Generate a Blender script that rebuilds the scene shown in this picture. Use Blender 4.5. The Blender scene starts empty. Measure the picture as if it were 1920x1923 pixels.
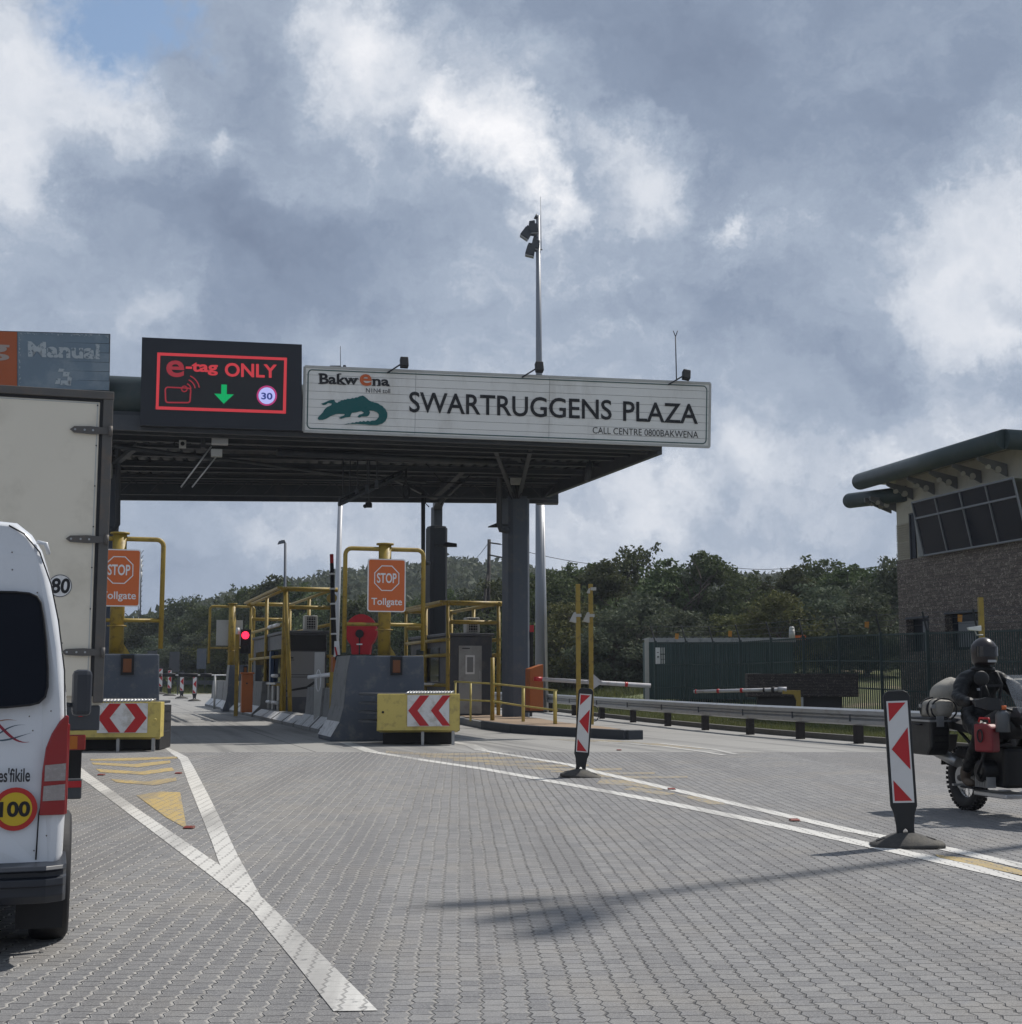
import bpy, bmesh, math, random
from mathutils import Vector, Matrix
random.seed(7)
R = math.radians
SC = bpy.context.scene
COL = SC.collection
# ------------------------------------------------------------------ camera
F, CX, CY, HZ, H = 2600.0, 960.0, 961.5, 1272.0, 1.40
PT = math.atan((HZ-CY)/F)
cd = bpy.data.cameras.new('camera'); cam = bpy.data.objects.new('camera', cd); COL.objects.link(cam)
cam.location = (0, 0, H); cam.rotation_euler = (R(90)+PT, 0, 0)
cd.sensor_fit = 'HORIZONTAL'; cd.sensor_width = 36; cd.lens = 36*F/1920
cd.clip_start = .1; cd.clip_end = 5000
SC.camera = cam
def ray(px, py):
    u, v = (px-CX)/F, (CY-py)/F
    return u, math.cos(PT)-v*math.sin(PT), math.sin(PT)+v*math.cos(PT)
def P(px, py, Y):
    a, b, c = ray(px, py); t = Y/b
    return Vector((a*t, Y, H+c*t))
def G(px, py, z=0):
    a, b, c = ray(px, py); t = (z-H)/c
    return Vector((a*t, b*t, z))
# ------------------------------------------------------------------ node helpers
def nd(nt, t, inp=None, **kw):
    n = nt.nodes.new(t)
    for k, v in kw.items(): setattr(n, k, v)
    for k, v in (inp or {}).items():
        s = n.inputs[k]
        if isinstance(v, bpy.types.NodeSocket): nt.links.new(v, s)
        else: s.default_value = v
    return n
def mth(nt, op, a, b=0.0, c=None, clamp=False):
    n = nt.nodes.new('ShaderNodeMath'); n.operation = op; n.use_clamp = clamp
    for i, v in enumerate([a, b] if c is None else [a, b, c]):
        if isinstance(v, bpy.types.NodeSocket): nt.links.new(v, n.inputs[i])
        else: n.inputs[i].default_value = v
    return n.outputs[0]
def vmth(nt, op, a, b=(0, 0, 0), scale=None):
    n = nt.nodes.new('ShaderNodeVectorMath'); n.operation = op
    for i, v in enumerate([a, b]):
        if isinstance(v, bpy.types.NodeSocket): nt.links.new(v, n.inputs[i])
        else: n.inputs[i].default_value = v
    if scale is not None:
        if isinstance(scale, bpy.types.NodeSocket): nt.links.new(scale, n.inputs['Scale'])
        else: n.inputs['Scale'].default_value = scale
    return n
def mixc(nt, f, a, b, mode='MIX'):
    n = nt.nodes.new('ShaderNodeMix'); n.data_type = 'RGBA'; n.blend_type = mode
    for i, v in ((0, f), (6, a), (7, b)):
        if isinstance(v, bpy.types.NodeSocket): nt.links.new(v, n.inputs[i])
        else:
            if i > 0 and len(v) == 3: v = (*v, 1)
            n.inputs[i].default_value = v
    return n.outputs[2]
def smooth(nt, v, a, b, c=0.0, d=1.0):
    n = nd(nt, 'ShaderNodeMapRange', {0: v, 1: a, 2: b, 3: c, 4: d}); n.interpolation_type = 'SMOOTHSTEP'; return n.outputs[0]
def ramp(nt, f, stops):
    n = nd(nt, 'ShaderNodeValToRGB', {0: f}); e = n.color_ramp.elements
    while len(e) < len(stops): e.new(.5)
    for i, (p, c) in enumerate(stops): e[i].position = p; e[i].color = (*c, 1)
    return n.outputs[0]
def noise(nt, vec, scale, detail=4, rough=.55, dist=0):
    return nd(nt, 'ShaderNodeTexNoise', {'Vector': vec, 'Scale': scale, 'Detail': detail, 'Roughness': rough, 'Distortion': dist})
# ------------------------------------------------------------------ sky and sun
SUN_EL, SUN_AZ = R(52), math.atan2(.80, .60)
w = bpy.data.worlds.new('World'); SC.world = w; w.use_nodes = True
nt = w.node_tree; nt.nodes.clear()
STR = .10
sky = nd(nt, 'ShaderNodeTexSky', sky_type='NISHITA', sun_disc=False)
sky.sun_elevation = SUN_EL; sky.sun_rotation = SUN_AZ; sky.air_density = 1.2; sky.dust_density = 1.0
tc = nd(nt, 'ShaderNodeTexCoord'); dirv = vmth(nt, 'NORMALIZE', tc.outputs['Generated']).outputs[0]
w1 = noise(nt, dirv, 7, 9, .62)
wv = vmth(nt, 'SUBTRACT', w1.outputs['Color'], (.5, .5, .5)).outputs[0]
w2 = noise(nt, dirv, 30, 8, .72)
wv2 = vmth(nt, 'SUBTRACT', w2.outputs['Color'], (.5, .5, .5)).outputs[0]
pw = vmth(nt, 'ADD', dirv, vmth(nt, 'SCALE', wv, scale=.13).outputs[0]).outputs[0]
pw = vmth(nt, 'ADD', pw, vmth(nt, 'SCALE', wv2, scale=.055).outputs[0]).outputs[0]
st = vmth(nt, 'MULTIPLY', pw, (1, 1, 1.7)).outputs[0]
b1 = noise(nt, st, 4.5, 8, .50).outputs[0]
b2 = noise(nt, st, 13, 11, .66).outputs[0]
fld = mth(nt, 'ADD', .36, mth(nt, 'MULTIPLY', mth(nt, 'SUBTRACT', b1, .5), .75))
fld = mth(nt, 'ADD', fld, mth(nt, 'MULTIPLY', mth(nt, 'SUBTRACT', b2, .5), .46))
fld = mth(nt, 'ADD', fld, mth(nt, 'MULTIPLY', mth(nt, 'MULTIPLY', mth(nt, 'SUBTRACT', noise(nt, pw, 42, 9, .7).outputs[0], .5), .55), smooth(nt, fld, .38, .6)))
fld = mth(nt, 'ADD', fld, smooth(nt, nd(nt, 'ShaderNodeSeparateXYZ', {0: dirv}).outputs[2], .30, .05, 0.0, .11))
def pdir(px, py):
    return Vector(ray(px, py)).normalized()
def blob(v, px, py, r):
    d = nd(nt, 'ShaderNodeVectorMath', operation='DISTANCE'); nt.links.new(v, d.inputs[0]); d.inputs[1].default_value = pdir(px, py)
    return smooth(nt, d.outputs['Value'], 0.0, r/F, 1.0, 0.0)
for (px, py, r, a) in [(60, 110, 270, .42), (250, 215, 150, .22), (400, 235, 60, .22), (680, 100, 200, .33), (640, 40, 150, .15), (850, 235, 90, .38),
                       (960, 290, 125, .48), (1025, 350, 80, .30), (1220, 330, 130, .30), (1410, 415, 60, .22), (1860, 470, 240, .36), (1790, 620, 150, .22),
                       (1900, 640, 90, .16), (20, 330, 120, .26), (90, 410, 90, .13), (320, 600, 140, .12), (640, 640, 110, .12), (1230, 910, 110, .26),
                       (1400, 880, 130, .22), (560, 340, 140, .10), (930, 120, 200, .14), (230, 540, 180, .08), (1000, 850, 200, .06), (1900, 760, 90, .1),
                       (430, 400, 330, -.12), (430, 490, 220, -.14), (1430, 200, 420, -.14), (1750, 330, 240, -.14), (1330, 590, 260, -.16), (1100, 540, 200, -.10),
                       (600, 260, 120, -.1), (1620, 720, 180, -.08), (500, 1000, 250, -.02), (1850, 60, 220, -.03), (1150, 90, 200, -.06)]:
    fld = mth(nt, 'MULTIPLY_ADD', blob(pw, px, py, r), a, fld)
k = 1/STR
def kc(r, g, b): return (r, g, b)
cl = ramp(nt, fld, [(0.0, kc(.145, .185, .265)), (.24, kc(.205, .255, .345)), (.42, kc(.31, .365, .455)), (.60, kc(.54, .575, .635)), (.92, kc(.80, .80, .82))])
cl = vmth(nt, 'SCALE', cl, scale=k).outputs[0]
blue = mth(nt, 'MULTIPLY', mth(nt, 'ADD', blob(pw, 200, 25, 150), blob(pw, 330, -10, 80), clamp=True), 1.35, clamp=True)
skyb = mixc(nt, 1.0, sky.outputs[0], (1.0, 1.0, 1.0), 'MULTIPLY')
col = mixc(nt, blue, cl, skyb)
bg = nd(nt, 'ShaderNodeBackground', {'Color': col, 'Strength': STR})
nd(nt, 'ShaderNodeOutputWorld', {'Surface': bg.outputs[0]})
w.cycles.sampling_method = 'MANUAL'; w.cycles.sample_map_resolution = 512
sd = bpy.data.lights.new('sun', 'SUN'); sd.energy = 3.6; sd.angle = R(.9); sd.color = (1, .95, .88)
so = bpy.data.objects.new('sun', sd); COL.objects.link(so)
sv = Vector((math.sin(SUN_AZ)*math.cos(SUN_EL), math.cos(SUN_AZ)*math.cos(SUN_EL), math.sin(SUN_EL)))
so.rotation_euler = sv.to_track_quat('Z', 'Y').to_euler(); so.location = (20, 20, 60)
vs = SC.view_settings; vs.view_transform = 'Standard'; vs.look = 'None'; vs.gamma = 1; vs.exposure = .28
SC.cycles.max_bounces = 5; SC.cycles.diffuse_bounces = 3; SC.cycles.transparent_max_bounces = 8
# ------------------------------------------------------------------ materials
def new_mat(name):
    m = bpy.data.materials.new(name); m.use_nodes = True; t = m.node_tree; t.nodes.clear()
    out = t.nodes.new('ShaderNodeOutputMaterial'); b = t.nodes.new('ShaderNodeBsdfPrincipled'); t.links.new(b.outputs[0], out.inputs[0])
    return m, t, b
def mat(name, c, rough=.6, metal=0.0, var=.12, sc=3.0, dirt=None, damt=.5, dsc=2.0, bump=0.0, bsc=60, emit=None, es=1.0, spec=.4, coat=0.0, stretch=(1, 1, 1)):
    m, t, b = new_mat(name)
    tcn = nd(t, 'ShaderNodeTexCoord'); v = vmth(t, 'MULTIPLY', tcn.outputs['Object'], stretch).outputs[0]
    n = noise(t, v, sc, 7, .6)
    colr = mixc(t, n.outputs[0], tuple(max(0, x*(1-var)) for x in c), tuple(min(1, x*(1+var)) for x in c))
    if dirt:
        n2 = noise(t, v, dsc, 9, .68)
        f = mth(t, 'MULTIPLY', smooth(t, n2.outputs[0], .48, .68), damt)
        colr = mixc(t, f, colr, dirt)
    t.links.new(colr, b.inputs['Base Color'])
    rr = mth(t, 'ADD', rough, mth(t, 'MULTIPLY', mth(t, 'SUBTRACT', n.outputs[0], .5), .25), clamp=True)
    t.links.new(rr, b.inputs['Roughness'])
    b.inputs['Metallic'].default_value = metal; b.inputs['Specular IOR Level'].default_value = spec; b.inputs['Coat Weight'].default_value = coat
    if emit: b.inputs['Emission Color'].default_value = (*emit, 1); b.inputs['Emission Strength'].default_value = es
    if bump:
        n3 = noise(t, tcn.outputs['Object'], bsc, 5, .6)
        bn = nd(t, 'ShaderNodeBump', {'Height': n3.outputs[0], 'Strength': bump, 'Distance': .01}); t.links.new(bn.outputs[0], b.inputs['Normal'])
    return m
# ------------------------------------------------------------------ mesh helpers
class MB:
    def __init__(s): s.v = []; s.f = []; s.mi = []; s.sm = []; s.m = 0; s.smooth = False; s.T = Matrix.Identity(4)
    def add(s, vs, fs):
        o = len(s.v); s.v += [tuple(s.T @ Vector(p)) for p in vs]
        for f in fs: s.f.append(tuple(i+o for i in f)); s.mi.append(s.m); s.sm.append(s.smooth)
        return s
    def box(s, x0, x1, y0, y1, z0, z1):
        s.add([(x0, y0, z0), (x1, y0, z0), (x1, y1, z0), (x0, y1, z0), (x0, y0, z1), (x1, y0, z1), (x1, y1, z1), (x0, y1, z1)],
              [(0, 3, 2, 1), (4, 5, 6, 7), (0, 1, 5, 4), (1, 2, 6, 5), (2, 3, 7, 6), (3, 0, 4, 7)]); return s
    def bar(s, a, b, w, h, up=(0, 0, 1)):
        a, b = Vector(a), Vector(b); d = (b-a).normalized(); up = Vector(up)
        if abs(d.dot(up)) > .98: up = Vector((0, 1, 0))
        x = d.cross(up).normalized(); z = x.cross(d)
        vs = [p+x*i*w/2+z*j*h/2 for p in (a, b) for i, j in ((-1, -1), (1, -1), (1, 1), (-1, 1))]
        s.add(vs, [(3, 2, 1, 0), (4, 5, 6, 7), (0, 1, 5, 4), (1, 2, 6, 5), (2, 3, 7, 6), (3, 0, 4, 7)]); return s
    def cyl(s, a, b, r0, r1=None, n=12, caps=True):
        a, b = Vector(a), Vector(b); r1 = r0 if r1 is None else r1
        d = (b-a).normalized(); up = Vector((0, 0, 1)) if abs(d.z) < .95 else Vector((0, 1, 0))
        x = d.cross(up).normalized(); y = d.cross(x)
        vs = [p+(x*math.cos(2*math.pi*i/n)+y*math.sin(2*math.pi*i/n))*r for p, r in ((a, r0), (b, r1)) for i in range(n)]
        sm = s.smooth; s.smooth = True
        s.add(vs, [(i, (i+1) % n, n+(i+1) % n, n+i) for i in range(n)]); s.smooth = False
        if caps: s.add(vs, [tuple(range(n))[::-1], tuple(range(n, 2*n))])
        s.smooth = sm; return s
    def tube(s, pts, r, n=8, closed=False):
        pts = [Vector(p) for p in pts]; N = len(pts); rings = []
        prev = None
        for i, p in enumerate(pts):
            a = pts[(i-1) % N] if (i or closed) else p; b = pts[(i+1) % N] if (i < N-1 or closed) else p
            d = (b-a).normalized()
            up = prev if prev else (Vector((0, 0, 1)) if abs(d.z) < .9 else Vector((0, 1, 0)))
            x = d.cross(up); 
            if x.length < 1e-4: x = d.cross(Vector((1, 0, .1)))
            x.normalize(); y = x.cross(d).normalized(); prev = y
            rr = r[i] if isinstance(r, (list, tuple)) else r
            rings.append([p+(x*math.cos(2*math.pi*j/n)+y*math.sin(2*math.pi*j/n))*rr for j in range(n)])
        vs = [q for rg in rings for q in rg]; fs = []
        for i in range(N if closed else N-1):
            k = (i+1) % N
            for j in range(n): fs.append((i*n+j, i*n+(j+1) % n, k*n+(j+1) % n, k*n+j))
        sm = s.smooth; s.smooth = True; s.add(vs, fs); s.smooth = False
        if not closed: s.add(vs, [tuple(range(n))[::-1], tuple((N-1)*n+j for j in range(n))])
        s.smooth = sm; return s
    def prism(s, pts, off):      # planar outline extruded by vector off
        pts = [Vector(p) for p in pts]; off = Vector(off); n = len(pts)
        s.add(pts+[p+off for p in pts], [tuple(range(n))[::-1], tuple(range(n, 2*n))]+[(i, (i+1) % n, n+(i+1) % n, n+i) for i in range(n)]); return s
    def sph(s, c, rx, ry=None, rz=None, nu=14, nv=9, v0=0, v1=math.pi):
        ry = ry or rx; rz = rz or rx; c = Vector(c); vs = []; fs = []
        for i in range(nv+1):
            t = v0+(v1-v0)*i/nv
            for j in range(nu):
                q = 2*math.pi*j/nu; vs.append(c+Vector((rx*math.sin(t)*math.cos(q), ry*math.sin(t)*math.sin(q), rz*math.cos(t))))
        for i in range(nv):
            for j in range(nu): fs.append((i*nu+j, (i+1)*nu+j, (i+1)*nu+(j+1) % nu, i*nu+(j+1) % nu))
        sm = s.smooth; s.smooth = True; s.add(vs, fs); s.smooth = sm; return s
    def loft(s, rings, cap=True):
        n = len(rings[0]); vs = [q for r in rings for q in r]; fs = []
        for i in range(len(rings)-1):
            for j in range(n): fs.append((i*n+j, i*n+(j+1) % n, (i+1)*n+(j+1) % n, (i+1)*n+j))
        if cap: fs += [tuple(range(n))[::-1], tuple((len(rings)-1)*n+j for j in range(n))]
        s.add(vs, fs); return s
    def build(s, name, mats, parent=None, local=False, bevel=0, label=None, fix=True):
        me = bpy.data.meshes.new(name); v = s.v
        if parent is not None and not local:
            Mi = wm(parent).inverted(); v = [tuple(Mi @ Vector(p)) for p in v]
        me.from_pydata(v, [], s.f)
        if not isinstance(mats, (list, tuple)): mats = [mats]
        for m in mats: me.materials.append(m)
        me.polygons.foreach_set('material_index', s.mi); me.polygons.foreach_set('use_smooth', s.sm)
        if fix:
            bm = bmesh.new(); bm.from_mesh(me); bmesh.ops.remove_doubles(bm, verts=bm.verts, dist=1e-5)
            bmesh.ops.recalc_face_normals(bm, faces=bm.faces)
            bm.to_mesh(me); bm.free()
        me.update()
        o = bpy.data.objects.new(name, me); COL.objects.link(o)
        if parent is not None: o.parent = parent
        if label: o['label'] = label
        if bevel:
            bv = o.modifiers.new('bevel', 'BEVEL'); bv.width = bevel; bv.segments = 2; bv.limit_method = 'ANGLE'; bv.angle_limit = R(40)
        return o
def wm(o):
    m = Matrix.LocRotScale(o.location, o.rotation_euler, o.scale)
    return wm(o.parent) @ m if o.parent else m
def tag(o, label, cat, group=None, kind=None):
    if label: o['label'] = label
    if cat: o['category'] = cat
    if group: o['group'] = group
    if kind: o['kind'] = kind
    return o
def thing(name, label, cat, loc=(0, 0, 0), rz=0.0, group=None):
    o = bpy.data.objects.new(name, None); COL.objects.link(o); o.location = loc; o.rotation_euler = (0, 0, rz); o.empty_display_size = .3
    return tag(o, label, cat, group)
def struct(o): o['kind'] = 'structure'; return o
def copy_tree(o, parent=None):
    c = o.copy(); COL.objects.link(c); c.parent = parent
    for ch in [x for x in bpy.data.objects if x.parent == o]: copy_tree(ch, c)
    return c
def place(o, loc, rz=None, label=None, sc=None, group=None):
    o.location = loc
    if rz is not None: o.rotation_euler = (0, 0, rz)
    if sc: o.scale = sc if isinstance(sc, tuple) else (sc, sc, sc)
    if label: o['label'] = label
    if group: o['group'] = group
    return o
_tc = {}
def text_tris(s, off=0.0, sx=1.0):
    key = (s, off)
    if key not in _tc:
        c = bpy.data.curves.new('t', 'FONT'); c.body = s; c.offset = off; c.resolution_u = 4
        o = bpy.data.objects.new('t', c); COL.objects.link(o); bpy.context.view_layer.update()
        me = bpy.data.meshes.new_from_object(o.evaluated_get(bpy.context.evaluated_depsgraph_get()))
        vs = [v.co.copy() for v in me.vertices]; fs = [tuple(p.vertices) for p in me.polygons]
        bpy.data.objects.remove(o); bpy.data.curves.remove(c); bpy.data.meshes.remove(me)
        x0, x1 = min(v.x for v in vs), max(v.x for v in vs); y0, y1 = min(v.y for v in vs), max(v.y for v in vs)
        _tc[key] = ([((v.x-x0)/(x1-x0), (v.y-y0)/(y1-y0)) for v in vs], fs)
    return _tc[key]
def text(mb, s, x0, x1, z0, z1, y, off=0.0, skew=0.0):   # local plane XZ facing -Y
    vs, fs = text_tris(s, off)
    mb.add([(x0+(x1-x0)*u+skew*v, y, z0+(z1-z0)*v) for u, v in vs], fs)
def textq(mb, s, quad, fn, off=0.0):     # quad TL,TR,BR,BL in photo units on a board, fn places it on the board
    vs, fs = text_tris(s, off); TL, TR, BR, BL = quad; o = []
    for u, v in vs:
        tx = TL[0]+(TR[0]-TL[0])*u; ty = TL[1]+(TR[1]-TL[1])*u; bx = BL[0]+(BR[0]-BL[0])*u; by = BL[1]+(BR[1]-BL[1])*u
        o.append(fn(bx+(tx-bx)*v, by+(ty-by)*v))
    mb.add(o, fs)
def ring(mb, cx, cz, r0, r1, y, n=32, a0=0, a1=2*math.pi):
    vs = []; 
    for i in range(n+1):
        a = a0+(a1-a0)*i/n; vs += [(cx+r0*math.cos(a), y, cz+r0*math.sin(a)), (cx+r1*math.cos(a), y, cz+r1*math.sin(a))]
    mb.add(vs, [(2*i, 2*i+2, 2*i+3, 2*i+1) for i in range(n)])
def disc(mb, cx, cz, r, y, n=32): mb.add([(cx+r*math.cos(2*math.pi*i/n), y, cz+r*math.sin(2*math.pi*i/n)) for i in range(n)], [tuple(range(n))])
# palette
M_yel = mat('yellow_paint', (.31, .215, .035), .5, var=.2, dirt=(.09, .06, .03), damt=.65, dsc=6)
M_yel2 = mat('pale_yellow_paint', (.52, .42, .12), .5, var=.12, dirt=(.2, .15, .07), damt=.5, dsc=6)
M_org = mat('orange_sheeting', (.58, .13, .03), .45, var=.06)
M_wht = mat('white_paint', (.72, .72, .72), .5, var=.06, dirt=(.35, .33, .3), damt=.35, dsc=3)
M_boom = mat('dull_white_boom_paint', (.44, .44, .46), .6, var=.1, dirt=(.25, .2, .18), damt=.5, dsc=4)
M_red = mat('red_sheeting', (.42, .015, .02), .4, var=.15)
M_blk = mat('black_rubber', (.016, .016, .018), .7, var=.3, bump=.2)
M_blkp = mat('black_print', (.012, .012, .014), .6)
M_dgrn = mat('dark_green_steel', (.025, .042, .042), .45, var=.15, dirt=(.06, .06, .055), damt=.4, dsc=1.5)
M_dst = mat('dark_grey_steel', (.045, .05, .058), .55, var=.2, dirt=(.09, .085, .08), damt=.4, dsc=2)
M_gst = mat('galvanised_steel', (.36, .37, .38), .38, .75, var=.2, sc=8, dirt=(.22, .2, .17), damt=.5, dsc=4)
M_gpaint = mat('grey_blue_paint', (.075, .09, .115), .6, var=.12, dirt=(.13, .13, .13), damt=.5, dsc=2.5, bump=.2)
M_conc = mat('barrier_concrete', (.22, .22, .215), .85, var=.22, sc=6, dirt=(.1, .1, .1), damt=.6, dsc=3, bump=.5, bsc=50)
M_wpc = mat('white_painted_concrete', (.6, .6, .6), .75, var=.1, dirt=(.22, .22, .22), damt=.6, dsc=5, bump=.4)
M_glass = mat('dark_glass', (.010, .012, .018), .06, var=.1, spec=.07)
M_cream = mat('cream_panel', (.66, .61, .51), .5, var=.05, sc=1.2, dirt=(.36, .32, .25), damt=.35, dsc=1.1)
M_box = mat('pale_grey_plastic', (.42, .42, .4), .5, var=.06, dirt=(.25, .24, .22), damt=.3)
M_alu = mat('aluminium', (.5, .5, .5), .4, .6, var=.1)
M_orgc = mat('orange_cabinet', (.36, .1, .02), .5, var=.15, dirt=(.15, .06, .03), damt=.5)
# ================================================================== SETTING
TH = R(17.0)                                   # plaza axis leans 17 degrees left of the view
AX = Vector((-math.sin(TH), math.cos(TH), 0)); BX = Vector((math.cos(TH), math.sin(TH), 0))
PA = math.atan(96/F)
def paver(t):
    g = nd(t, 'ShaderNodeNewGeometry').outputs['Position']
    rot = nd(t, 'ShaderNodeVectorRotate', {'Vector': g, 'Angle': -PA}, rotation_type='Z_AXIS').outputs[0]
    wob = noise(t, rot, 1.3, 3)
    rot = vmth(t, 'ADD', rot, vmth(t, 'SCALE', vmth(t, 'SUBTRACT', wob.outputs['Color'], (.5, .5, .5)).outputs[0], scale=.05).outputs[0]).outputs[0]
    sp = nd(t, 'ShaderNodeSeparateXYZ', {0: rot})
    x, y = sp.outputs[0], sp.outputs[1]
    py_ = .105; px_ = .102
    yy = mth(t, 'DIVIDE', y, py_)
    zz = mth(t, 'MULTIPLY', mth(t, 'SUBTRACT', mth(t, 'PINGPONG', mth(t, 'MULTIPLY', yy, 2), 1.0), .5), .19)
    u = mth(t, 'ADD', mth(t, 'DIVIDE', x, px_), zz)
    iu = mth(t, 'FLOOR', u); fu = mth(t, 'ABSOLUTE', mth(t, 'SUBTRACT', mth(t, 'SUBTRACT', u, iu), .5))
    yo = mth(t, 'ADD', yy, mth(t, 'MULTIPLY', mth(t, 'MODULO', iu, 2), .5))
    iv = mth(t, 'FLOOR', yo); fv = mth(t, 'ABSOLUTE', mth(t, 'SUBTRACT', mth(t, 'SUBTRACT', yo, iv), .5))
    jn = noise(t, rot, 9, 3).outputs[0]; ju = smooth(t, fu, .41, .47); jv = mth(t, 'MULTIPLY', smooth(t, fv, .45, .495), smooth(t, jn, .35, .6, .25, .9))
    rnd = nd(t, 'ShaderNodeTexWhiteNoise', {'Vector': nd(t, 'ShaderNodeCombineXYZ', {0: iu, 1: iv}).outputs[0]})
    global fu_; fu_ = fu
    return rot, x, y, ju, jv, rnd
def paving_mat():
    m, t, b = new_mat('paver_blocks')
    rot, x, y, ju, jv, rnd = paver(t)
    n1 = noise(t, rot, .9, 6, .6).outputs[0]; n2 = noise(t, rot, 4.5, 4, .6).outputs[0]; n3 = noise(t, rot, 110, 5, .8).outputs[0]
    c = mixc(t, rnd.outputs[0], (.108, .111, .119), (.19, .190, .190))
    c = mixc(t, mth(t, 'MULTIPLY', smooth(t, n1, .45, .7), .7), c, (.195, .18, .158))
    c = mixc(t, mth(t, 'MULTIPLY', smooth(t, n2, .55, .75), .45), c, (.165, .172, .195))
    # oil and tyre darkening
    wx = nd(t, 'ShaderNodeMapping', {0: rot, 3: (1.3, .07, 1)}).outputs[0]
    n4 = noise(t, wx, 1.0, 6, .6).outputs[0]
    c = mixc(t, mth(t, 'MULTIPLY', smooth(t, n4, .46, .62), .62), c, (.085, .085, .09))
    c = mixc(t, mth(t, 'MULTIPLY', mth(t, 'SUBTRACT', n3, .40), 2.2, clamp=True), c, (.36, .35, .34))
    n5 = noise(t, rot, 2.3, 9, .75).outputs[0]; c = mixc(t, mth(t, 'MULTIPLY', smooth(t, n5, .62, .70), .6), c, (.09, .085, .08))
    n6 = noise(t, rot, 7, 9, .8).outputs[0]; c = mixc(t, mth(t, 'MULTIPLY', smooth(t, n6, .66, .74), .7), c, (.36, .34, .31))
    # sand in the column joints on the left, dark joints on the right
    side = smooth(t, x, 1.2, -1.6)
    nj = noise(t, rot, 30, 3).outputs[0]
    sand = mth(t, 'MULTIPLY', mth(t, 'MULTIPLY', smooth(t, fu_, .36, .44), smooth(t, nj, .38, .50)), mth(t, 'MULTIPLY_ADD', side, .88, .12))
    dark = mth(t, 'MULTIPLY', mth(t, 'MULTIPLY', ju, smooth(t, nj, .60, .42)), mth(t, 'MULTIPLY_ADD', side, -.2, .9))
    c = mixc(t, mth(t, 'MULTIPLY', jv, .8), c, (.06, .06, .062))
    c = mixc(t, dark, c, (.055, .054, .056)); c = mixc(t, sand, c, (.40, .385, .36))
    t.links.new(c, b.inputs['Base Color']); b.inputs['Roughness'].default_value = .85
    h = mth(t, 'SUBTRACT', mth(t, 'MULTIPLY', n3, .25), mth(t, 'MAXIMUM', ju, jv))
    h = mth(t, 'ADD', h, mth(t, 'MULTIPLY', rnd.outputs[0], .3))
    bn = nd(t, 'ShaderNodeBump', {'Height': h, 'Strength': 1.0, 'Distance': .014}); t.links.new(bn.outputs[0], b.inputs['Normal'])
    return m
def paint_mat(name, c1, wear, on_paver=True, under=(.2, .2, .2)):
    m, t, b = new_mat(name)
    rot, x, y, ju, jv, rnd = paver(t)
    n = noise(t, rot, 14, 8, .7).outputs[0]; n2 = noise(t, rot, 1.5, 5, .6).outputs[0]; n3 = noise(t, rot, 150, 3, .7).outputs[0]
    c = mixc(t, n2, tuple(v*.82 for v in c1), c1)
    c = mixc(t, smooth(t, mth(t, 'ADD', n, mth(t, 'MULTIPLY', n2, .35)), wear, wear+.12), c, under)
    tr_ = noise(t, nd(t, 'ShaderNodeMapping', {0: rot, 3: (1.3, .10, 1)}).outputs[0], 1.0, 6, .6).outputs[0]; c = mixc(t, mth(t, 'MULTIPLY', smooth(t, tr_, .46, .64), .6), c, (.16, .155, .15))
    if on_paver:
        c = mixc(t, mth(t, 'MULTIPLY', mth(t, 'MAXIMUM', ju, mth(t, 'MULTIPLY', jv, .8)), .55), c, (.13, .125, .12))
        h = mth(t, 'SUBTRACT', mth(t, 'MULTIPLY', n3, .25), mth(t, 'MAXIMUM', ju, jv))
        bn = nd(t, 'ShaderNodeBump', {'Height': h, 'Strength': .5, 'Distance': .006}); t.links.new(bn.outputs[0], b.inputs['Normal'])
    t.links.new(c, b.inputs['Base Color']); b.inputs['Roughness'].default_value = .7
    return m
def concrete_mat():
    m, t, b = new_mat('concrete_pavement')
    g = nd(t, 'ShaderNodeNewGeometry').outputs['Position']
    rot = nd(t, 'ShaderNodeVectorRotate', {'Vector': g, 'Angle': -TH}, rotation_type='Z_AXIS').outputs[0]
    st_ = nd(t, 'ShaderNodeMapping', {0: rot, 3: (1.6, .06, 1)}).outputs[0]
    n1 = noise(t, rot, .5, 7, .65).outputs[0]; n2 = noise(t, st_, 1.0, 7, .6).outputs[0]; n3 = noise(t, rot, 60, 4, .7).outputs[0]
    c = mixc(t, n1, (.21, .205, .195), (.30, .295, .28))
    c = mixc(t, mth(t, 'MULTIPLY', smooth(t, n2, .48, .66), .62), c, (.09, .09, .092))
    c = mixc(t, mth(t, 'MULTIPLY', mth(t, 'SUBTRACT', n3, .4), .8, clamp=True), c, (.34, .33, .31))
    sp = nd(t, 'ShaderNodeSeparateXYZ', {0: rot})
    for o_, per in ((0, 4.2), (1, 5.0)):
        fr = mth(t, 'ABSOLUTE', mth(t, 'SUBTRACT', mth(t, 'FRACT', mth(t, 'DIVIDE', sp.outputs[o_], per)), .5))
        c = mixc(t, smooth(t, fr, .4955, .4985), c, (.06, .06, .06))
    t.links.new(c, b.inputs['Base Color']); b.inputs['Roughness'].default_value = .85
    bn = nd(t, 'ShaderNodeBump', {'Height': n3, 'Strength': .4, 'Distance': .01}); t.links.new(bn.outputs[0], b.inputs['Normal'])
    return m
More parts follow.
